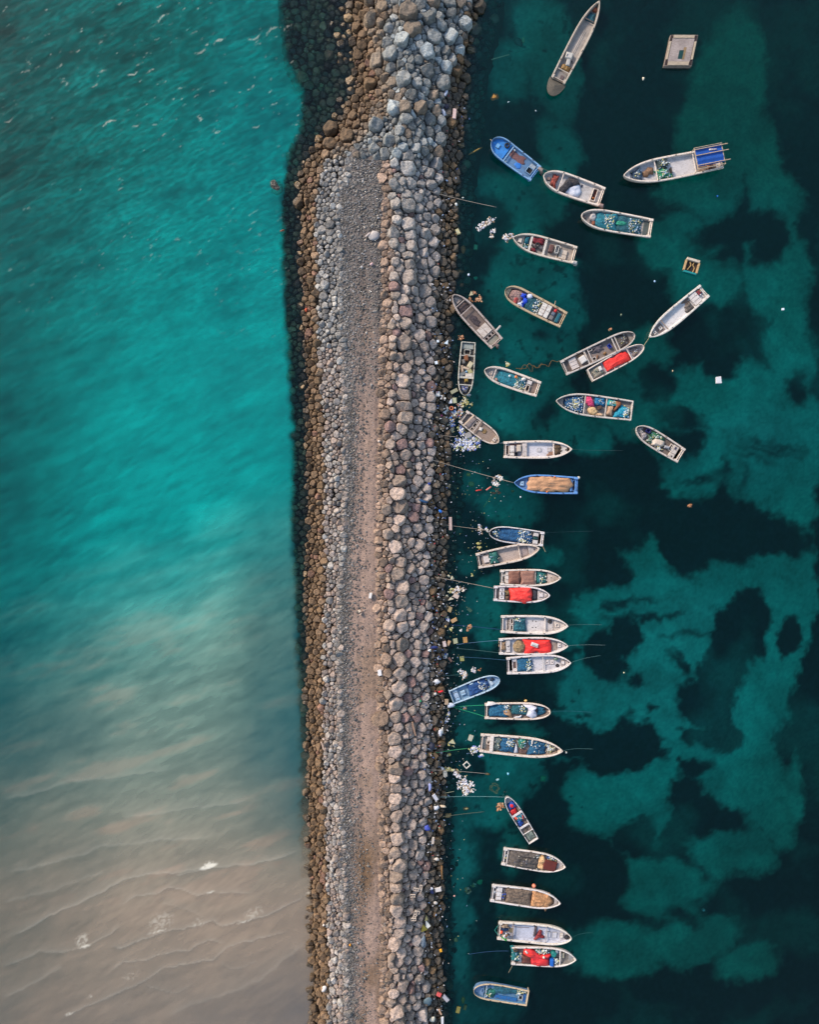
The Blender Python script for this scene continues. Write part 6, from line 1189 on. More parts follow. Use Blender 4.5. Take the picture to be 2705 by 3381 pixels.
FC = {'w': [(238, 234, 228), (230, 214, 194), (200, 196, 206), (160, 130, 100)], 'b': [(236, 236, 240), (110, 130, 200), (200, 200, 214), (170, 170, 110), (230, 220, 206)], 'y': [(190, 180, 110), (160, 150, 90), (206, 200, 170)], 'o': [(190, 130, 90), (206, 160, 120), (150, 100, 60)], 'm': [(214, 208, 200), (200, 190, 150), (170, 110, 90), (150, 170, 190), (110, 90, 70), (60, 100, 170)]}
CD = {'w': 'cream', 'b': 'white and bluish', 'y': 'yellowish', 'o': 'orange brown', 'm': 'mixed white and coloured'}
def cluster(x, y, rx, ry, n, k='w', rot=0, z=0.0, sz=1.0):
    c = Vector(W(x, y, z)); m = MB(); a = math.radians(rot)
    cen = [(R.gauss(0, .5), R.gauss(0, .5)) for _ in range(max(2, n//16))]
    for _ in range(int(n*.75)):
        q, p = R.choice(cen); u = (q+R.gauss(0, .3))*rx*S; v = (p+R.gauss(0, .3))*ry*S
        if abs(u) > rx*S*1.25 or abs(v) > ry*S*1.25: u *= .6; v *= .6
        X = u*math.cos(a)+v*math.sin(a); Y = -(-u*math.sin(a)+v*math.cos(a)) if False else u*math.sin(-a)*-1*-1+v*math.cos(a)
        r_ = R.choice((.05, .06, .07, .11))*sz; m.ball(X, Y, R.uniform(0, .06), r_, sx=R.uniform(1, 1.9), rot=R.uniform(0, 3), col=lin(R.choice(FC[k])), n=6, m=4)
    # the line the floats are strung on
    size = 'dense patch' if n > 140 else ('bunch' if n > 45 else 'small bunch')
    base = f'{size} of {CD[k]} net floats'
    o = m.build('net_floats', mat('vcol', (4, 0, 0), .5), usecol=True); o.location = c; tag(o, uniq(base, x, y), 'net floats', 'bunches of net floats on the harbour water')
for a in ((1607, 735, 34, 13, 170, 'w', -42), (1630, 770, 14, 16, 60, 'w', 20), (1674, 787, 20, 17, 90, 'w', 0), (1569, 985, 18, 18, 80, 'o', 0), (1677, 1203, 9, 10, 40, 'y', 0), (1526, 1115, 10, 9, 26, 'o', 0),
          (1541, 1325, 16, 20, 80, 'y', 0), (1548, 1305, 10, 10, 34, 'w', 0), (1503, 1372, 22, 30, 150, 'm', 0), (1520, 1352, 12, 16, 50, 'm', 0), (1533, 1466, 30, 22, 260, 'b', 0), (1568, 1462, 18, 20, 170, 'b', 0), (1524, 1424, 12, 18, 90, 'b', 0), (1487, 1464, 12, 9, 24, 'w', 30), (1497, 1397, 12, 10, 50, 'm', 0), (1550, 1482, 22, 9, 80, 'w', 0),
          (1641, 1590, 12, 18, 110, 'w', 15), (1648, 1602, 14, 8, 40, 'w', 0), (1588, 1748, 10, 14, 44, 'w', 0), (1603, 1745, 8, 8, 24, 'b', 0), (1584, 1801, 9, 8, 20, 'y', 0), (1560, 1899, 6, 8, 10, 'y', 0), (1516, 1951, 20, 13, 110, 'w', -15), (1488, 1951, 10, 6, 26, 'y', 0), (1548, 2074, 12, 8, 50, 'o', -35),
          (1534, 2222, 14, 14, 80, 'w', -30), (1560, 2218, 9, 13, 40, 'w', 0), (1490, 2080, 9, 7, 26, 'y', 0), (1522, 2086, 6, 8, 10, 'w', 0), (1469, 2163, 12, 12, 60, 'b', 0), (1467, 2046, 14, 18, 70, 'b', 0), (1539, 2594, 22, 24, 330, 'w', -20), (1511, 2556, 10, 14, 90, 'w', -30), (1490, 2541, 20, 7, 60, 'y', 0), (1566, 2474, 18, 8, 80, 'b', -20), (1590, 2494, 10, 8, 34, 'b', -40),
          (1657, 2661, 14, 12, 70, 'o', 0), (1483, 2492, 9, 6, 22, 'y', 0), (1485, 2462, 12, 5, 14, 'y', 0), (2278, 1678, 9, 12, 22, 'o', 40), (2014, 1088, 7, 9, 14, 'o', 40), (1587, 2217, 6, 9, 6, 'o', 0), (1478, 2372, 8, 20, 40, 'b', 20), (1535, 2337, 9, 4, 8, 'w', 0)): cluster(*a)
for a in ((1545, 2945, 15, 14, 46, 'y', 0, -.5), (1556, 2921, 14, 8, 20, 'y', 0, -1.0), (1640, 1622, 14, 7, 60, 'o', 0, -.35)):
    c_ = a[:7]; cluster(*c_, z=a[7])

def item(name, desc, cat, x, y, l, wd, z=0.0, h=.15, rot=0, col=(200, 196, 188), kind='plain', shape='box', lab=None):
    """loose thing; l, wd in photo pixels"""
    l *= S; wd *= S; m = MB(); a = math.radians(rot)
    if shape == 'box':
        n = 5; V = []; F = []
        jit = [(1+R.uniform(-.12, .06), 1+R.uniform(-.12, .06)) for _ in range(4)]; cs_ = [(-1, -1), (1, -1), (1, 1), (-1, 1)]
        q = [(sx*l/2*j[0], sy*wd/2*j[1]) for (sx, sy), j in zip(cs_, jit)]; e = min(l, wd)*.09
        for zz, k in ((0, 1.0), (h*.8, 1.0), (h, .93)): V += [(px*k, py*k, zz+R.uniform(0, h*.12)) for px, py in q]
        F = [(3, 2, 1, 0), (8, 9, 10, 11)]+[(b+k, b+(k+1) % 4, b+4+(k+1) % 4, b+4+k) for b in (0, 4) for k in range(4)]; m.add(V, F)
    elif shape == 'tri': V = [(-l/2, -wd/2, 0), (l/2, -wd/2*.6, 0), (0, wd/2, 0)]; V += [(p[0]*.96, p[1]*.96, h) for p in V]; m.add(V, [(2, 1, 0), (3, 4, 5), (0, 1, 4, 3), (1, 2, 5, 4), (2, 0, 3, 5)])
    elif shape == 'ball': m.ball(0, 0, l*.3, l/2, sy=wd/l, n=12, m=8)
    elif shape == 'ring': m.torus(0, 0, .04, l/2-l*.14, l*.14, n=18, m=7)
    elif shape == 'frame':
        t = l*.16; m.box(-l/2, l/2, -l/2, -l/2+t, 0, h).box(-l/2, l/2, l/2-t, l/2, 0, h).box(-l/2, -l/2+t, -l/2+t, l/2-t, 0, h-.004).box(l/2-t, l/2, -l/2+t, l/2-t, 0, h-.004)
    elif shape == 'rag':
        n = 13; V = [(0, 0, h)]; ph = R.uniform(0, 50)
        for r_ in (.5, 1.0):
            for k in range(n): t = 2*math.pi*k/n; g = r_*(.6+.75*vnoise(math.cos(t)*1.6+ph+5, math.sin(t)*1.6+ph).item()); V.append((l/2*g*math.cos(t), wd/2*g*math.sin(t), h*(1-r_*.7)*R.uniform(.5, 1.2)))
        for k in range(n): V.append((V[1+n+k][0]*.97, V[1+n+k][1]*.97, -.04))
        F = [(0, 1+k, 1+(k+1) % n) for k in range(n)]+[(1+k, 1+n+k, 1+n+(k+1) % n, 1+(k+1) % n) for k in range(n)]+[(1+n+k, 1+2*n+k, 1+2*n+(k+1) % n, 1+n+(k+1) % n) for k in range(n)]; m.add(V, F)
    elif shape == 'log': m.tube([(-l/2, 0, wd/2), (0, wd*.1, wd/2), (l/2, 0, wd/2)], wd/2, 9)
    o = m.build(name, mat(kind, col, .7), smooth=shape in ('ball', 'ring', 'rag', 'log')); o.location = W(x, y, z); o.rotation_euler = (0, 0, a)
    tag(o, lab or uniq(desc, x, y), cat); return o
ZR = lambda x, y: max(0.0, float(prof(np.array([x]), np.array([y]))[0]))+.32
# floating and sunken boards, blocks and boxes (x, y, length, width, rot, colour, description, z, shape)
L_ = [('foam_block', 'white squarish foam block floating far right', 'foam block', 2373, 1256, 18, 23, 4, (206, 200, 200), 0, 'box', 'white square foam block floating alone right of the boats on green water'),
 ('concrete_block', 'grey lump', 'block', 1547, 1437, 21, 19, 25, (150, 146, 142), 0, 'box', None), ('foam_block', 'grey foam slab', 'foam slab', 1500, 1292, 24, 12, 30, (150, 146, 118), .05, 'box', None), ('foam_block', 'pale green foam slab', 'foam slab', 1501, 1323, 13, 18, 5, (170, 170, 136), 0, 'box', None), ('white_triangle', 'white triangular panel', 'panel', 1489, 1325, 12, 20, -15, (206, 206, 210), .1, 'tri', None),
 ('jerrycan', 'white jerrycan', 'jerrycan', 1446, 1302, 13, 17, 5, (210, 208, 202), .6, 'box', None), ('white_bar', 'white bar', 'bar', 1464, 1312, 19, 6, -35, (222, 216, 206), .5, 'box', None), ('life_ring', 'orange ring buoy', 'ring buoy', 1491, 1348, 15, 15, 0, (206, 116, 74), .1, 'ring', None), ('white_shell', 'curved white boat fragment', 'fragment', 1476, 1352, 12, 20, 10, (196, 192, 178), .2, 'rag', None), ('white_triangle', 'white triangular sheet', 'sheet', 1471, 1363, 18, 16, 200, (206, 200, 194), .2, 'tri', None),
 ('white_buoy', 'round white buoy', 'buoy', 1459, 1346, 8, 8, 0, (220, 216, 208), .4, 'ball', None), ('blue_buoy', 'small blue buoy', 'buoy', 1489.5, 1379, 7, 8, 0, (20, 120, 206), .0, 'ball', None), ('pink_ball', 'small pink ball', 'ball', 1458, 1373, 7, 7, 0, (206, 60, 124), .4, 'ball', None), ('purple_ball', 'tiny violet float', 'float', 1475, 1457, 5, 5, 0, (140, 150, 230), 0, 'ball', None),
 ('sunken_slab', 'sunken grey green slab', 'slab', 1494, 1420, 10, 20, -10, (84, 92, 80), -.15, 'box', None), ('pontoon_plank', 'narrow pinkish pontoon plank', 'plank', 1488, 1730, 10, 44, 2, (182, 156, 146), .2, 'box', None),
 ('stone_slab', 'square pale slab', 'slab', 1506, 1968, 19, 14, -28, (186, 166, 152), .1, 'box', None), ('stone_slab', 'cream flat slab', 'slab', 1489, 1976, 20, 9, 10, (196, 184, 158), .1, 'tri', None), ('stone_slab', 'small cream stone', 'stone', 1476, 1967, 12, 9, -20, (190, 182, 152), .1, 'rag', None), ('stone_slab', 'rounded cream stone', 'stone', 1494, 1909, 13, 14, 20, (186, 178, 150), .1, 'rag', None), ('stone_slab', 'upright cream stone', 'stone', 1482, 1902, 12, 9, 0, (196, 186, 156), .1, 'rag', None),
 ('foam_slab', 'tan foam slab', 'foam slab', 1486.5, 2012, 11, 19, -20, (156, 132, 92), 0, 'box', None), ('foam_slab', 'long tan foam slab', 'foam slab', 1499.5, 2047.5, 21, 12, 28, (178, 140, 96), 0, 'box', None), ('sunken_block', 'pale green sunken block', 'block', 1550.5, 2013, 17, 11, -40, (150, 172, 120), -.3, 'box', None), ('foam_slab', 'orange tan block', 'foam slab', 1536.5, 2113, 15, 19, 8, (166, 122, 66), 0, 'box', None), ('foam_slab', 'pale green block', 'block', 1504, 2116, 14, 18, 8, (158, 156, 122), -.03, 'box', None),
 ('sunken_block', 'yellowish sunken block', 'block', 1526, 2174, 14, 17, 6, (140, 136, 78), -.15, 'box', None), ('brown_block', 'small brown block', 'block', 1487, 2177, 8, 17, 35, (96, 70, 60), 0, 'box', None), ('tan_block', 'small tan block', 'block', 1482, 2122, 9, 18, -25, (176, 140, 104), .1, 'box', None), ('white_can', 'white can', 'can', 1468, 2126, 11, 19, 12, (196, 176, 168), .3, 'box', None), ('tan_ball', 'amber float', 'float', 1472, 2068, 8, 8, 0, (206, 170, 110), .1, 'ball', None),
 ('foam_triangle', 'cream triangular board', 'board', 1494, 2447, 24, 16, -15, (178, 172, 134), 0, 'tri', None), ('foam_board', 'pale rectangular board', 'board', 1554, 2435.5, 14, 20, -20, (176, 170, 150), 0, 'box', None), ('hollow_square', 'white square frame', 'frame', 1541.5, 2525, 19, 19, 42, (206, 198, 184), 0, 'frame', None), ('crate_wreck', 'grey broken crate', 'crate', 1470, 2553, 14, 19, 5, (156, 152, 142), .15, 'box', None), ('white_rags', 'white rags', 'rags', 1461, 2538, 18, 9, -20, (190, 190, 190), .3, 'rag', None),
 ('sunken_net', 'green sunken net bundle', 'net', 1794, 2571, 22, 20, 20, (20, 150, 96), -.9, 'rag', None), ('sunken_sack', 'green sunken sack', 'sack', 1580, 1293, 15, 11, 25, (30, 170, 130), -.6, 'rag', None), ('sunken_sack', 'narrow green sunken sack', 'sack', 1614, 1366, 9, 16, 10, (30, 176, 140), -.9, 'rag', None), ('sunken_box', 'green sunken box', 'box', 1571, 818, 12, 17, -5, (66, 160, 110), -.6, 'box', None), ('sunken_bag', 'turquoise sunken bag', 'bag', 1571, 919, 16, 11, 0, (40, 150, 110), -.7, 'rag', None), ('sunken_bag', 'small turquoise sunken bag', 'bag', 1656, 941, 9, 17, 15, (20, 140, 110), -.9, 'rag', None),
 ('sunken_pole', 'long pale green sunken pole', 'pole', 1612, 1654, 52, 5, 55, (96, 170, 120), -.6, 'log', None), ('red_float', 'long red float', 'float', 1581, 1619, 19, 4, 8, (190, 52, 44), 0, 'log', None), ('pink_float', 'salmon pink pole', 'pole', 1614, 1613, 20, 5, 35, (206, 116, 100), .05, 'log', None), ('sunken_tangle', 'yellow green sunken tangle', 'net', 1548, 1567, 18, 13, 30, (140, 160, 84), -.4, 'rag', None), ('sunken_tangle', 'bigger yellow green sunken tangle', 'net', 1559, 1598.5, 24, 20, 30, (120, 156, 96), -.6, 'rag', None), ('white_curl', 'curled white scrap', 'scrap', 1720, 1641, 6, 7, -45, (220, 220, 224), .02, 'rag', None),
 ('green_tangle', 'small green sunken tangle', 'net', 1693, 1622, 11, 9, 0, (90, 120, 70), -.3, 'rag', None), ('sunken_pole', 'thin turquoise sunken pole', 'pole', 1586, 1557, 18, 3, 85, (30, 150, 130), -.5, 'log', None), ('sunken_pole', 'pale sunken strip with a hooked end', 'strip', 1653, 190, 62, 3.5, 16, (150, 200, 150), -.3, 'log', None), ('sunken_pole', 'thin turquoise sunken pole', 'pole', 1726, 168, 48, 2.5, 14, (20, 150, 120), -.8, 'log', None), ('sunken_net', 'turquoise sunken net', 'net', 1715, 140, 28, 34, 40, (14, 96, 76), -1.0, 'rag', None), ('sunken_stone', 'dull green sunken stone', 'stone', 1637, 62, 36, 26, 20, (60, 78, 54), -.6, 'rag', None), ('sunken_stone', 'pale green sunken stone', 'stone', 1729, 133, 10, 22, -5, (100, 170, 120), -.7, 'rag', None),
 ('weed_clump', 'floating orange brown weed clump', 'weed', 1634, 320, 30, 22, 25, (166, 116, 44), -.05, 'rag', None), ('white_scrap', 'white scrap', 'scrap', 1680, 337, 7, 4, 30, (186, 200, 200), 0, 'rag', None), ('yellow_float', 'tiny yellow float', 'float', 1541, 318, 5, 7, 0, (220, 170, 90), .05, 'ball', None), ('white_scrap', 'tiny white scrap', 'scrap', 1770, 366, 4, 5, 0, (220, 224, 224), 0, 'rag', None), ('twin_float', 'pair of cream floats', 'float', 2125, 260, 10, 9, 60, (220, 206, 176), 0, 'rag', None),
 ('blue_scrap', 'bright blue scrap', 'scrap', 2370, 648, 9, 8, 30, (40, 140, 220), -.05, 'rag', 'bright blue scrap floating below the stern of the boat with blue awning'), ('white_scrap', 'small white block', 'block', 2585, 1022, 7, 7, 0, (206, 214, 220), 0, 'box', 'small white block floating near the right edge of the photo'), ('yellow_float', 'tiny tan float', 'float', 2222, 1225, 4, 6, 0, (206, 180, 140), 0, 'ball', None), ('white_scrap', 'pale blue scrap', 'scrap', 2163, 929, 6, 7, 0, (170, 200, 230), 0, 'rag', None), ('white_scrap', 'pale scrap', 'scrap', 2052, 1039, 6, 10, 0, (170, 170, 130), -.05, 'rag', None), ('cyan_scrap', 'pale cyan diamond', 'scrap', 2323, 3002, 8, 8, 45, (70, 160, 150), -.4, 'box', 'pale cyan diamond-shaped scrap in the dark water at the lower right'), ('yellow_float', 'tiny pale float', 'float', 2061, 2221, 4, 5, 0, (220, 210, 170), 0, 'ball', None),
 ('weed_clump', 'olive weed clump', 'weed', 1532, 825, 18, 24, 0, (112, 92, 44), -.1, 'rag', None), ('weed_clump', 'brown weed clump', 'weed', 1519, 897, 30, 18, 0, (96, 76, 36), -.1, 'rag', None), ('weed_clump', 'small brown weed clump', 'weed', 1526, 940, 20, 14, 0, (96, 74, 40), -.1, 'rag', None), ('cream_block', 'cream block', 'block', 1512, 766, 12, 19, 25, (186, 176, 132), .05, 'box', None), ('cream_block', 'cream stone', 'stone', 1556, 970, 15, 18, 0, (176, 164, 128), .02, 'tri', None), ('white_scrap', 'white cup', 'cup', 1548, 908, 8, 9, 0, (206, 212, 224), 0, 'ball', None), ('weed_clump', 'golden weed streak', 'weed', 1572, 498, 52, 7, 28, (150, 122, 56), -.05, 'rag', None), ('sunken_net', 'grey green sunken net', 'net', 1541, 540, 26, 34, 0, (66, 96, 66), -.5, 'rag', None), ('white_scrap', 'white scrap near the ropes', 'scrap', 1529, 653, 7, 5, 0, (196, 200, 190), 0, 'rag', None),
 ('sunken_board', 'dull olive sunken board', 'board', 1480, 2690, 20, 15, 0, (88, 78, 48), -.2, 'box', None), ('sunken_board', 'olive sunken board', 'board', 1513, 3331, 13, 22, -15, (120, 112, 50), -.15, 'box', None), ('sunken_board', 'small olive sunken board', 'board', 1536, 3323, 9, 17, -15, (112, 124, 60), -.3, 'box', None), ('weed_clump', 'yellow green weed', 'weed', 1530, 3301, 12, 20, 0, (96, 124, 50), -.2, 'rag', None), ('weed_clump', 'pale weed', 'weed', 1506, 3102, 14, 16, 0, (150, 160, 96), -.3, 'rag', None), ('green_cloth', 'green sunken cloth', 'cloth', 1585, 2912, 20, 14, 20, (10, 150, 96), -.7, 'rag', None), ('sunken_board', 'pinkish fragment', 'scrap', 1501, 2958, 7, 6, 0, (200, 150, 136), 0, 'rag', None), ('brown_net', 'brown weed strand on a rope', 'weed', 1611, 2555, 22, 8, -10, (110, 88, 40), -.03, 'rag', None), ('brown_net', 'pale weed star on a rope', 'weed', 1541, 2670, 20, 12, 0, (140, 130, 84), -.05, 'rag', None), ('blue_scrap', 'pale blue bottle', 'bottle', 1677.5, 2554, 4, 8, 0, (130, 200, 230), -.02, 'log', None), ('white_scrap', 'pale grey tray', 'tray', 1643, 2572, 10, 5, 20, (140, 176, 176), -.1, 'box', None), ('white_scrap', 'white pebble float', 'float', 1472, 2633, 6, 4, 0, (220, 220, 206), 0, 'ball', None), ('white_buoy', 'cream float off the bow', 'float', 1870, 2484, 7, 7, 0, (214, 206, 190), 0, 'ball', None)]
for nm, desc, cat, x, y, l, wd, rot, col, z, shp, lab in L_:
    if lab:
        USED[lab] = 1
    if not lab and z < -.02 and 'sunken' not in desc and 'weed' not in desc: pass
    item(nm, desc, cat, x, y, l, wd, z=z-.03 if z <= 0 else z, h=(.22 if shp in ('box', 'tri') else .14), rot=rot, col=col, shape=shp, lab=lab)
# round sunken net ring
m = MB()
for k in range(46):
    t = 2*math.pi*k/46+R.uniform(-.05, .05); q = R.uniform(.30, .60); m.ball(q*math.cos(t), q*math.sin(t)*1.1, R.uniform(-.05, .05), R.uniform(.05, .10), sx=2.0, rot=t+1.57, n=6, m=4)
o = m.build('net_ring', mat('plain', (176, 176, 120), .8)); o.location = W(1634, 2603, -.25); tag(o, 'round ragged cream green net ring under water above the smallest boat', 'net')
# rubbish on the rocks
L2_ = [('white_bag', 'white bag on the rocks', 'bag', 1472, 308, 10, 22, -20, (206, 206, 220), 'rag'), ('white_board', 'pale pink board on the rocks', 'board', 1501, 377, 11, 34, -5, (206, 176, 166), 'box'), ('black_bag', 'dark blue and white bag on the rocks', 'bag', 1475, 352, 20, 18, 0, (26, 26, 50), 'rag'), ('white_scraps', 'scattered white scraps on the rocks', 'scraps', 1465, 372, 14, 22, 20, (196, 196, 206), 'rag'), ('white_bottle', 'white bottle at the waterline', 'bottle', 1507, 676, 9, 11, 20, (214, 212, 204), 'ball'), ('pale_scrap', 'pale pink scrap on the grey gravel', 'scrap', 1227, 872, 11, 10, 20, (206, 170, 166), 'rag'),
 ('pale_sheet', 'pale wrinkled sheet on the gravel track', 'sheet', 1233, 777, 38, 34, 20, (172, 162, 156), 'rag'), ('pale_strip', 'pale strip beside the wrinkled sheet', 'strip', 1214, 776, 20, 5, 40, (196, 176, 164), 'box'), ('white_sheet', 'white sheet on the wet rocks', 'sheet', 1476, 1130, 13, 18, -30, (206, 216, 222), 'tri'), ('white_tin', 'white tin on the wet rocks', 'tin', 1446, 1127, 8, 8, 10, (206, 214, 220), 'box'), ('white_tin', 'square white tin at the waterline', 'tin', 1441, 1198, 9, 10, 10, (214, 220, 226), 'box'),
 ('white_slab', 'tall white slab lying on the track', 'slab', 1223.5, 1966, 9, 19, -10, (224, 214, 204), 'box'), ('white_slab', 'white slab at the track edge', 'slab', 1254.5, 2220.5, 12, 19, 12, (222, 216, 212), 'box'), ('white_scrap', 'small white scrap by the white slab', 'scrap', 1249, 2227, 4, 6, 30, (206, 200, 196), 'rag'), ('cream_block', 'small cream block on the track', 'block', 1187, 2017, 8, 8, 25, (206, 184, 160), 'box'), ('cream_scrap', 'thin cream scrap on the track', 'scrap', 1191, 2027, 9, 3, 30, (190, 166, 146), 'box'), ('round_stone', 'single white stone on the track', 'stone', 1252, 1457, 9, 8, 0, (206, 186, 170), 'ball'),
 ('white_bag', 'white bag at the waterline', 'bag', 1444, 2250, 20, 13, -20, (206, 204, 206), 'rag'), ('red_bag', 'bright red bag on the rocks', 'bag', 1456, 2283, 17, 6, 15, (220, 30, 44), 'rag'), ('white_triangle', 'white crumpled plastic on the rocks', 'plastic', 1438, 2291, 10, 11, 0, (206, 196, 186), 'rag'), ('green_can', 'small green can among the boulders', 'can', 1389, 2315, 7, 7, 0, (30, 140, 90), 'rag'), ('white_bag', 'white plastic tied at the rope ends', 'plastic', 1489, 2329, 22, 16, 0, (196, 200, 210), 'rag'), ('tan_block', 'tan block at the waterline', 'block', 1475, 2317, 12, 18, 0, (166, 140, 112), 'box'),
 ('timber_beam', 'long weathered timber on the harbour boulders', 'timber', 1367, 2405, 4, 48, 14, (166, 130, 104), 'box'), ('white_bag', 'torn white bag on the dark rocks', 'bag', 1454, 2420, 13, 26, 0, (200, 200, 206), 'rag'), ('white_bag', 'cream bag on the dark rocks', 'bag', 1461, 2410, 9, 22, 0, (206, 196, 180), 'rag'), ('dark_bin', 'round navy drum lying in the rocks', 'drum', 1427, 2462, 20, 24, 0, (28, 32, 52), 'ball'), ('white_board', 'pale grey board on the waterline rocks', 'board', 1437.5, 2631.5, 12, 22, 32, (186, 184, 190), 'box'), ('white_bag', 'white bag lying on the brown rocks', 'bag', 1441, 2668, 18, 16, 30, (200, 200, 204), 'rag'), ('cream_wing', 'cream wing-shaped panel afloat', 'panel', 1463, 2663, 20, 9, -10, (214, 190, 160), 'rag'),
 ('blue_litter', 'blue and white litter in the rocks', 'litter', 1411, 2733, 20, 20, 0, (66, 80, 170), 'rag'), ('blue_litter', 'second blue and white litter patch in the rocks', 'litter', 1420, 2600, 12, 26, 0, (150, 156, 200), 'rag'), ('white_plank', 'tapering white plank in the dark rocks', 'plank', 1430, 2774, 8, 24, -6, (190, 176, 162), 'box'), ('white_bag', 'white bag wedged at the waterline', 'bag', 1443, 2837, 17, 10, -10, (206, 194, 180), 'rag'), ('driftwood_log', 'brown log floating along the waterline rocks', 'log', 1460, 2879, 44, 6, 92, (126, 90, 48), 'log'), ('white_box', 'white box at the waterline', 'box', 1447, 2936, 20, 13, 12, (206, 196, 188), 'box'), ('white_bag', 'small white bag beside the white box', 'bag', 1426, 2934, 12, 9, 30, (196, 196, 206), 'rag'), ('navy_bag', 'navy bag below the white box', 'bag', 1427, 2945, 16, 13, 0, (24, 34, 84), 'rag'), ('white_bag', 'white bag on the lower waterline rocks', 'bag', 1439, 2982, 12, 11, -20, (196, 186, 176), 'rag'),
 ('olive_board', 'olive green board on the boulders', 'board', 1400, 3062, 22, 24, 10, (112, 104, 30), 'tri'), ('white_board', 'white triangular board over the olive one', 'board', 1411, 3050, 18, 30, 20, (216, 212, 200), 'tri'), ('khaki_board', 'khaki board above the white triangular one', 'board', 1408, 3029, 11, 20, 0, (150, 140, 90), 'tri'), ('yellow_can', 'yellow jerrycan at the waterline', 'jerrycan', 1456, 3137, 8, 8, 20, (226, 160, 30), 'box'), ('orange_bag', 'small orange bag', 'bag', 1156, 3121, 6, 9, 20, (230, 150, 30), 'rag'), ('grey_sheet', 'crumpled blue grey plastic in the boulders', 'plastic', 1398, 3108, 18, 34, 0, (104, 116, 126), 'rag'), ('grey_sheet', 'blue grey plastic near the lower waterline', 'plastic', 1412, 3305, 28, 26, 10, (84, 104, 112), 'rag'),
 ('red_carton', 'red and white carton at the waterline', 'carton', 1450, 3282, 15, 13, -25, (206, 84, 80), 'box'), ('white_lid_board', 'pale grey board floating by the red carton', 'board', 1472, 3294, 24, 13, -48, (166, 162, 166), 'box'), ('white_bag', 'cream bag on the lower dark rocks', 'bag', 1428, 3366, 18, 18, 0, (206, 198, 178), 'rag'), ('white_pipe', 'white board standing on the lower dark rocks', 'board', 1461, 3370, 8, 28, 0, (206, 204, 204), 'box'), ('pink_scrap', 'thin tan stick on the lower dark rocks', 'stick', 1454, 3340, 5, 20, 25, (190, 150, 120), 'box'), ('white_can', 'white plastic can on the seaward rocks', 'can', 1071, 3266, 15, 18, -30, (220, 206, 196), 'rag'), ('white_stone', 'white stone in the seaward rocks', 'stone', 1069, 3053, 7, 8, 0, (220, 200, 186), 'ball'), ('red_can', 'red plastic on the seaward rocks', 'plastic', 1012, 1024, 10, 12, 0, (170, 66, 30), 'rag'), ('driftwood', 'curved pale stick on the seaward rocks', 'stick', 1066, 2463, 4, 30, 20, (190, 160, 140), 'box'), ('red_stick', 'reddish driftwood at the seaward waterline', 'driftwood', 933, 761, 18, 6, 20, (150, 80, 50), 'rag'),
 ('blue_rope', 'tangle of blue rope on the boulders', 'rope', 1400, 1655, 40, 8, -20, (24, 70, 110), 'rag'), ('blue_bag', 'bright blue scrap on the waterline rocks', 'scrap', 1455, 1688, 12, 9, -30, (30, 110, 200), 'rag'), ('blue_bag', 'navy scrap between the boulders', 'scrap', 1417, 1597, 9, 9, 0, (30, 60, 140), 'rag'), ('blue_sheet', 'dark blue sheet strip in the rocks', 'sheet', 1435, 2137, 34, 8, 0, (20, 40, 100), 'rag'), ('white_bag', 'white bag at the rock foot', 'bag', 1419, 2147, 10, 9, 20, (214, 210, 206), 'rag')]
for nm, desc, cat, x, y, l, wd, rot, col, shp in L2_:
    item(nm, desc, cat, x, y, l, wd, z=ZR(x, y)+(.12 if 1125 < x < 1265 else .25) - (.24 if 1125 < x < 1265 else 0), h=.16, rot=rot, col=col, shape=shp)
# hollow concrete blocks on the boulders
for x, y, rot in ((1374, 2935, -12), (1384, 2938, -12), (1390, 2930, 80), (1363, 2956, 0), (1370, 3024, 60), (1366, 3034, 0), (1372, 3016, 80), (1378, 3010, -20)):
    m = MB(); m.box(-.24, .24, -.12, -.085, 0, .18).box(-.24, .24, .085, .12, 0, .18)
    for xx in (-.24, -.018, .205): m.box(xx, xx+.036, -.085, .085, 0, .176)
    o = m.build('concrete_block', mat('plain', (196, 178, 162), .9)); o.location = W(x, y, ZR(x, y)+.45); o.rotation_euler = (0, 0, math.radians(rot))
    o.scale = (1.25, 1.25, 1); tag(o, uniq('hollow concrete block on the boulders', x, y), 'concrete block', 'hollow concrete blocks')
# tiny litter nobody could count
m = MB()
for _ in range(800):
    y = R.uniform(300, 3381); R2_, R1_ = float(rowx(y, 6)), float(rowx(y, 7)); dens = .25+.75*math.exp(-((y-2100)/700)**2)+.6*math.exp(-((y-1350)/130)**2)
    if R.random() > dens: continue
    x = R2_+(R1_-R2_)*R.gauss(.35, .42); z = ZR(x, y)+R.uniform(-.05, .2); X, Y_, Z_ = W(x, y, z); k = R.random()
    c = (206, 204, 206) if k < .5 else R.choice([(80, 104, 160), (190, 180, 150), (206, 190, 180), (150, 170, 200), (170, 60, 60), (120, 150, 190)])
    m.obox(X, Y_, R.uniform(.06, .26), R.uniform(.04, .14), Z_, Z_+.06, R.uniform(0, 3), lin(c))
o = m.build('litter', mat('vcol', (5, 0, 0), .6), usecol=True); tag(o, 'tiny bright scraps of litter scattered over the dark waterline rocks', 'litter', kind='stuff')
m = MB()
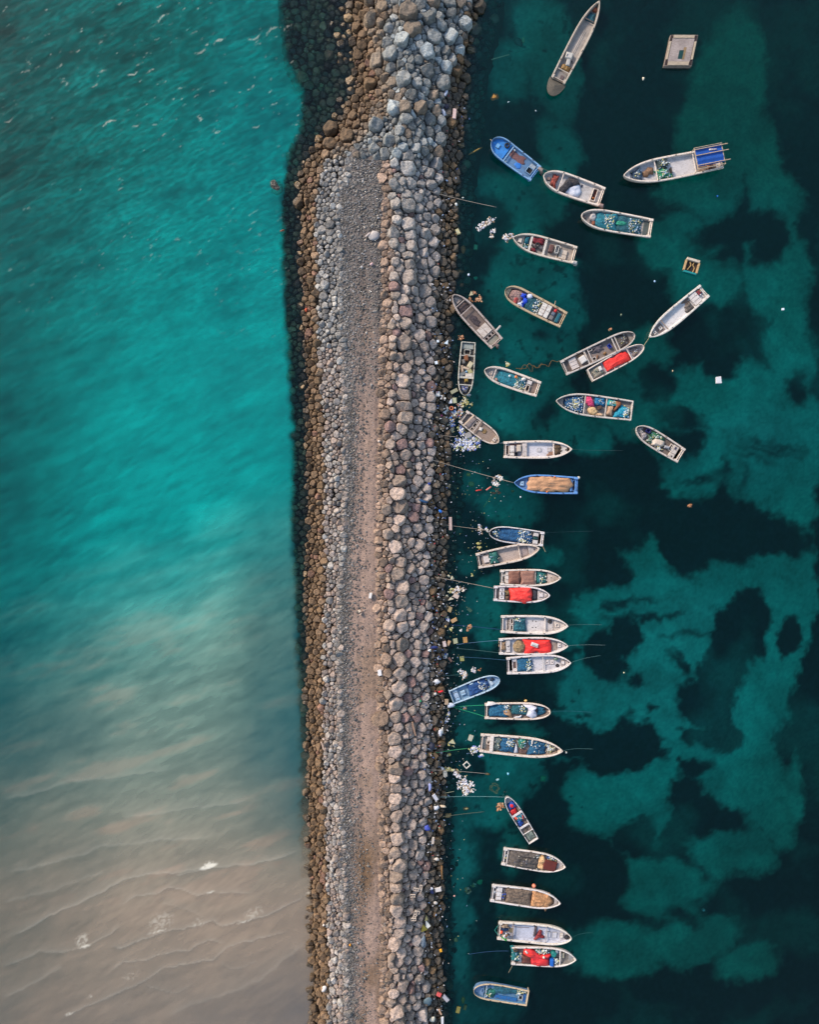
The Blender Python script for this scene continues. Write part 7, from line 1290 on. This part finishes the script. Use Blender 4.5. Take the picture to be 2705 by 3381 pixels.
for _ in range(420):
    cxx, cyy, sx, sy = R.choice([(1505, 1340, 26, 40), (1520, 1440, 30, 30), (1500, 2050, 26, 90), (1500, 2520, 50, 60), (1500, 2300, 40, 60), (1560, 1600, 60, 60), (1500, 1960, 26, 40), (1570, 1800, 40, 60), (1480, 2950, 40, 120)])
    x = R.gauss(cxx, sx); y = R.gauss(cyy, sy)
    if x < rowx(y, 7)+4: continue
    X, Y_, _z = W(x, y, .02); m.ball(X, Y_, .01, R.uniform(.03, .07), col=lin(R.choice([(214, 210, 200), (190, 180, 110), (206, 190, 180), (140, 160, 200)])), n=5, m=3)
o = m.build('drifting_litter', mat('vcol', (6, 0, 0), .6), usecol=True); tag(o, 'tiny specks of litter drifting on the water beside the rocks', 'litter', kind='stuff')

# ------------------------------------------------------------------ ropes
def rope(x0, y0, z0, x1, y1, z1, col, desc, r=.03, sag=.3, wob=0):
    a = P3(x0, y0, z0); b = P3(x1, y1, z1); c = (a+b)/2; n = 14; pts = []; ph = R.uniform(0, 9)
    for i in range(n+1):
        t = i/n; p = a.lerp(b, t); p.z = max(.03, p.z-sag*4*t*(1-t)); nrm = Vector((-(b-a).y, (b-a).x, 0)).normalized()
        if wob: p += nrm*wob*(vnoise(t*7+ph, ph).item()-.5)*(4*t*(1-t))
        pts.append(tuple(p-Vector((c.x, c.y, 0))))
    if x0 > 1780: r *= .55
    o = MB().tube(pts, r, 5).build('mooring_rope', mat('plain', col, .8), smooth=True); o.location = (c.x, c.y, 0); tag(o, uniq(desc, (x0+x1)/2, (y0+y1)/2), 'rope', 'mooring ropes')
TN = (168, 150, 132)
for a in ((1405, 628, 1.6, 1640, 684, .05, TN, 'pale rope from the rocks into the water', .03, .2), (1788, 553, .8, 1830, 571, .8, TN, 'short rope joining two boats', .02, .1), (1400, 1510, 1.5, 1698, 1594, .9, TN, 'tan rope from the rocks to a bow', .03, .9), (1395, 1430, 1.4, 1512, 1443, .1, TN, 'tan rope from the rocks to the floats', .03, .2),
          (1430, 1728, .9, 1616, 1752, .8, TN, 'grey rope from the rocks to a bow', .022, .7), (1438, 1905, .8, 1633, 1943, .7, TN, 'tan rope from the rocks to a stern', .028, .3), (1490, 2063, .1, 1656, 2079, .6, (14, 44, 96), 'dark blue rope to a stern', .028, .3), (1508, 2128, .1, 1650, 2114, .6, (90, 120, 150), 'thin bluish rope to a stern', .02, .2), (1508, 2141, .1, 1652, 2156, .6, (70, 100, 96), 'thin green grey rope to a stern', .02, .2),
          (1520, 2169, .1, 1674, 2180, .6, (50, 90, 120), 'thin blue rope to a stern', .02, .2), (1440, 2234, .6, 1550, 2227, .1, (60, 96, 96), 'thin grey green rope', .02, .2), (1492, 2335, .2, 1600, 2328, .7, (30, 150, 100), 'upper bright green rope to a stern corner', .03, .1), (1500, 2336, .1, 1601, 2366, .7, (30, 150, 100), 'lower bright green rope to a stern corner', .03, .1), (1400, 2350, 1.2, 1490, 2336, .2, TN, 'pale rope across the rocks', .025, .1),
          (1395, 2494, 1.2, 1546, 2471, .1, (50, 140, 90), 'green rope to a float bunch', .032, .2), (1395, 2541, 1.2, 1612, 2555, .05, (150, 140, 130), 'grey rope over the heap of floats', .025, .2), (1450, 2632, .3, 1671, 2632, .7, (110, 150, 150), 'straight thin rope to the smallest boat', .02, .2), (1460, 2621, .1, 1500, 2613, .05, (170, 170, 140), 'short pale stick-like rope', .02, 0),
          (1895, 1484, .8, 2060, 1488, .03, (70, 90, 90), 'faint anchor rope running right from a bow', .018, .4), (1880, 2064, .9, 1990, 2063, .03, (90, 120, 116), 'anchor rope running right from a bow', .022, .4), (1880, 2132, .9, 2000, 2130, .03, (120, 140, 136), 'anchor rope running right from a bow', .024, .4), (1889, 2187, .9, 1985, 2164, .03, (90, 130, 126), 'anchor rope rising right from a bow', .022, .4), (1821, 2350, .8, 1960, 2352, .03, (50, 96, 116), 'blue anchor rope running right from a bow', .02, .4), (1863, 2478, .9, 1960, 2473, .03, (90, 130, 126), 'anchor rope running right from a bow', .022, .4),
          (2144, 1117, .9, 2127, 1142, .8, (176, 160, 120), 'knotted rope tying two bows together', .05, .1), (1650, 1463, .8, 1666, 1462, .7, (160, 170, 170), 'short rope between bow and stern', .02, .05), (1892, 3095, .9, 1960, 3080, .03, (50, 100, 96), 'thin anchor rope rising right from a bow', .02, .3), (1646, 3055, .7, 1634, 3071, .1, (40, 140, 130), 'upper short turquoise stern rope', .025, 0), (1634, 3071, .1, 1647, 3089, .7, (40, 140, 130), 'lower short turquoise stern rope', .025, 0),
          (1550, 3151, .03, 1681, 3140, .7, (20, 60, 100), 'dark blue stern rope', .022, .2), (1680, 3212, .05, 1692, 3190, .7, (150, 136, 110), 'short slanting pole-like stern rope', .03, 0), (1620, 460, .1, 1628, 468, .7, TN, 'short bow rope with a small float', .03, 0), (1434, 1012, .8, 1494, 974, .8, TN, 'short rope from the rocks to a bow', .02, .2), (1440, 2700, .4, 1600, 2680, .03, (110, 110, 90), 'faint slack rope', .018, .1), (1805, 1758, .7, 1960, 1754, .03, (40, 70, 76), 'faint anchor rope running right from a stern', .018, .3)): rope(*a)
rope(1848, 1190, .1, 1790, 1205, .03, (116, 84, 40), 'tangled brown rope, right part,', .05, 0, 1.2); rope(1796, 1203, .03, 1704, 1216, .02, (110, 82, 40), 'tangled brown rope, left part,', .06, 0, 1.6); rope(1790, 1199, .03, 1718, 1222, .02, (104, 80, 44), 'second strand of tangled brown rope', .05, 0, 2.0)

for o_ in COL.objects:
    if 'label' in o_ and len(o_['label'].split()) > 16: print('LONG', o_.name, o_['label'])
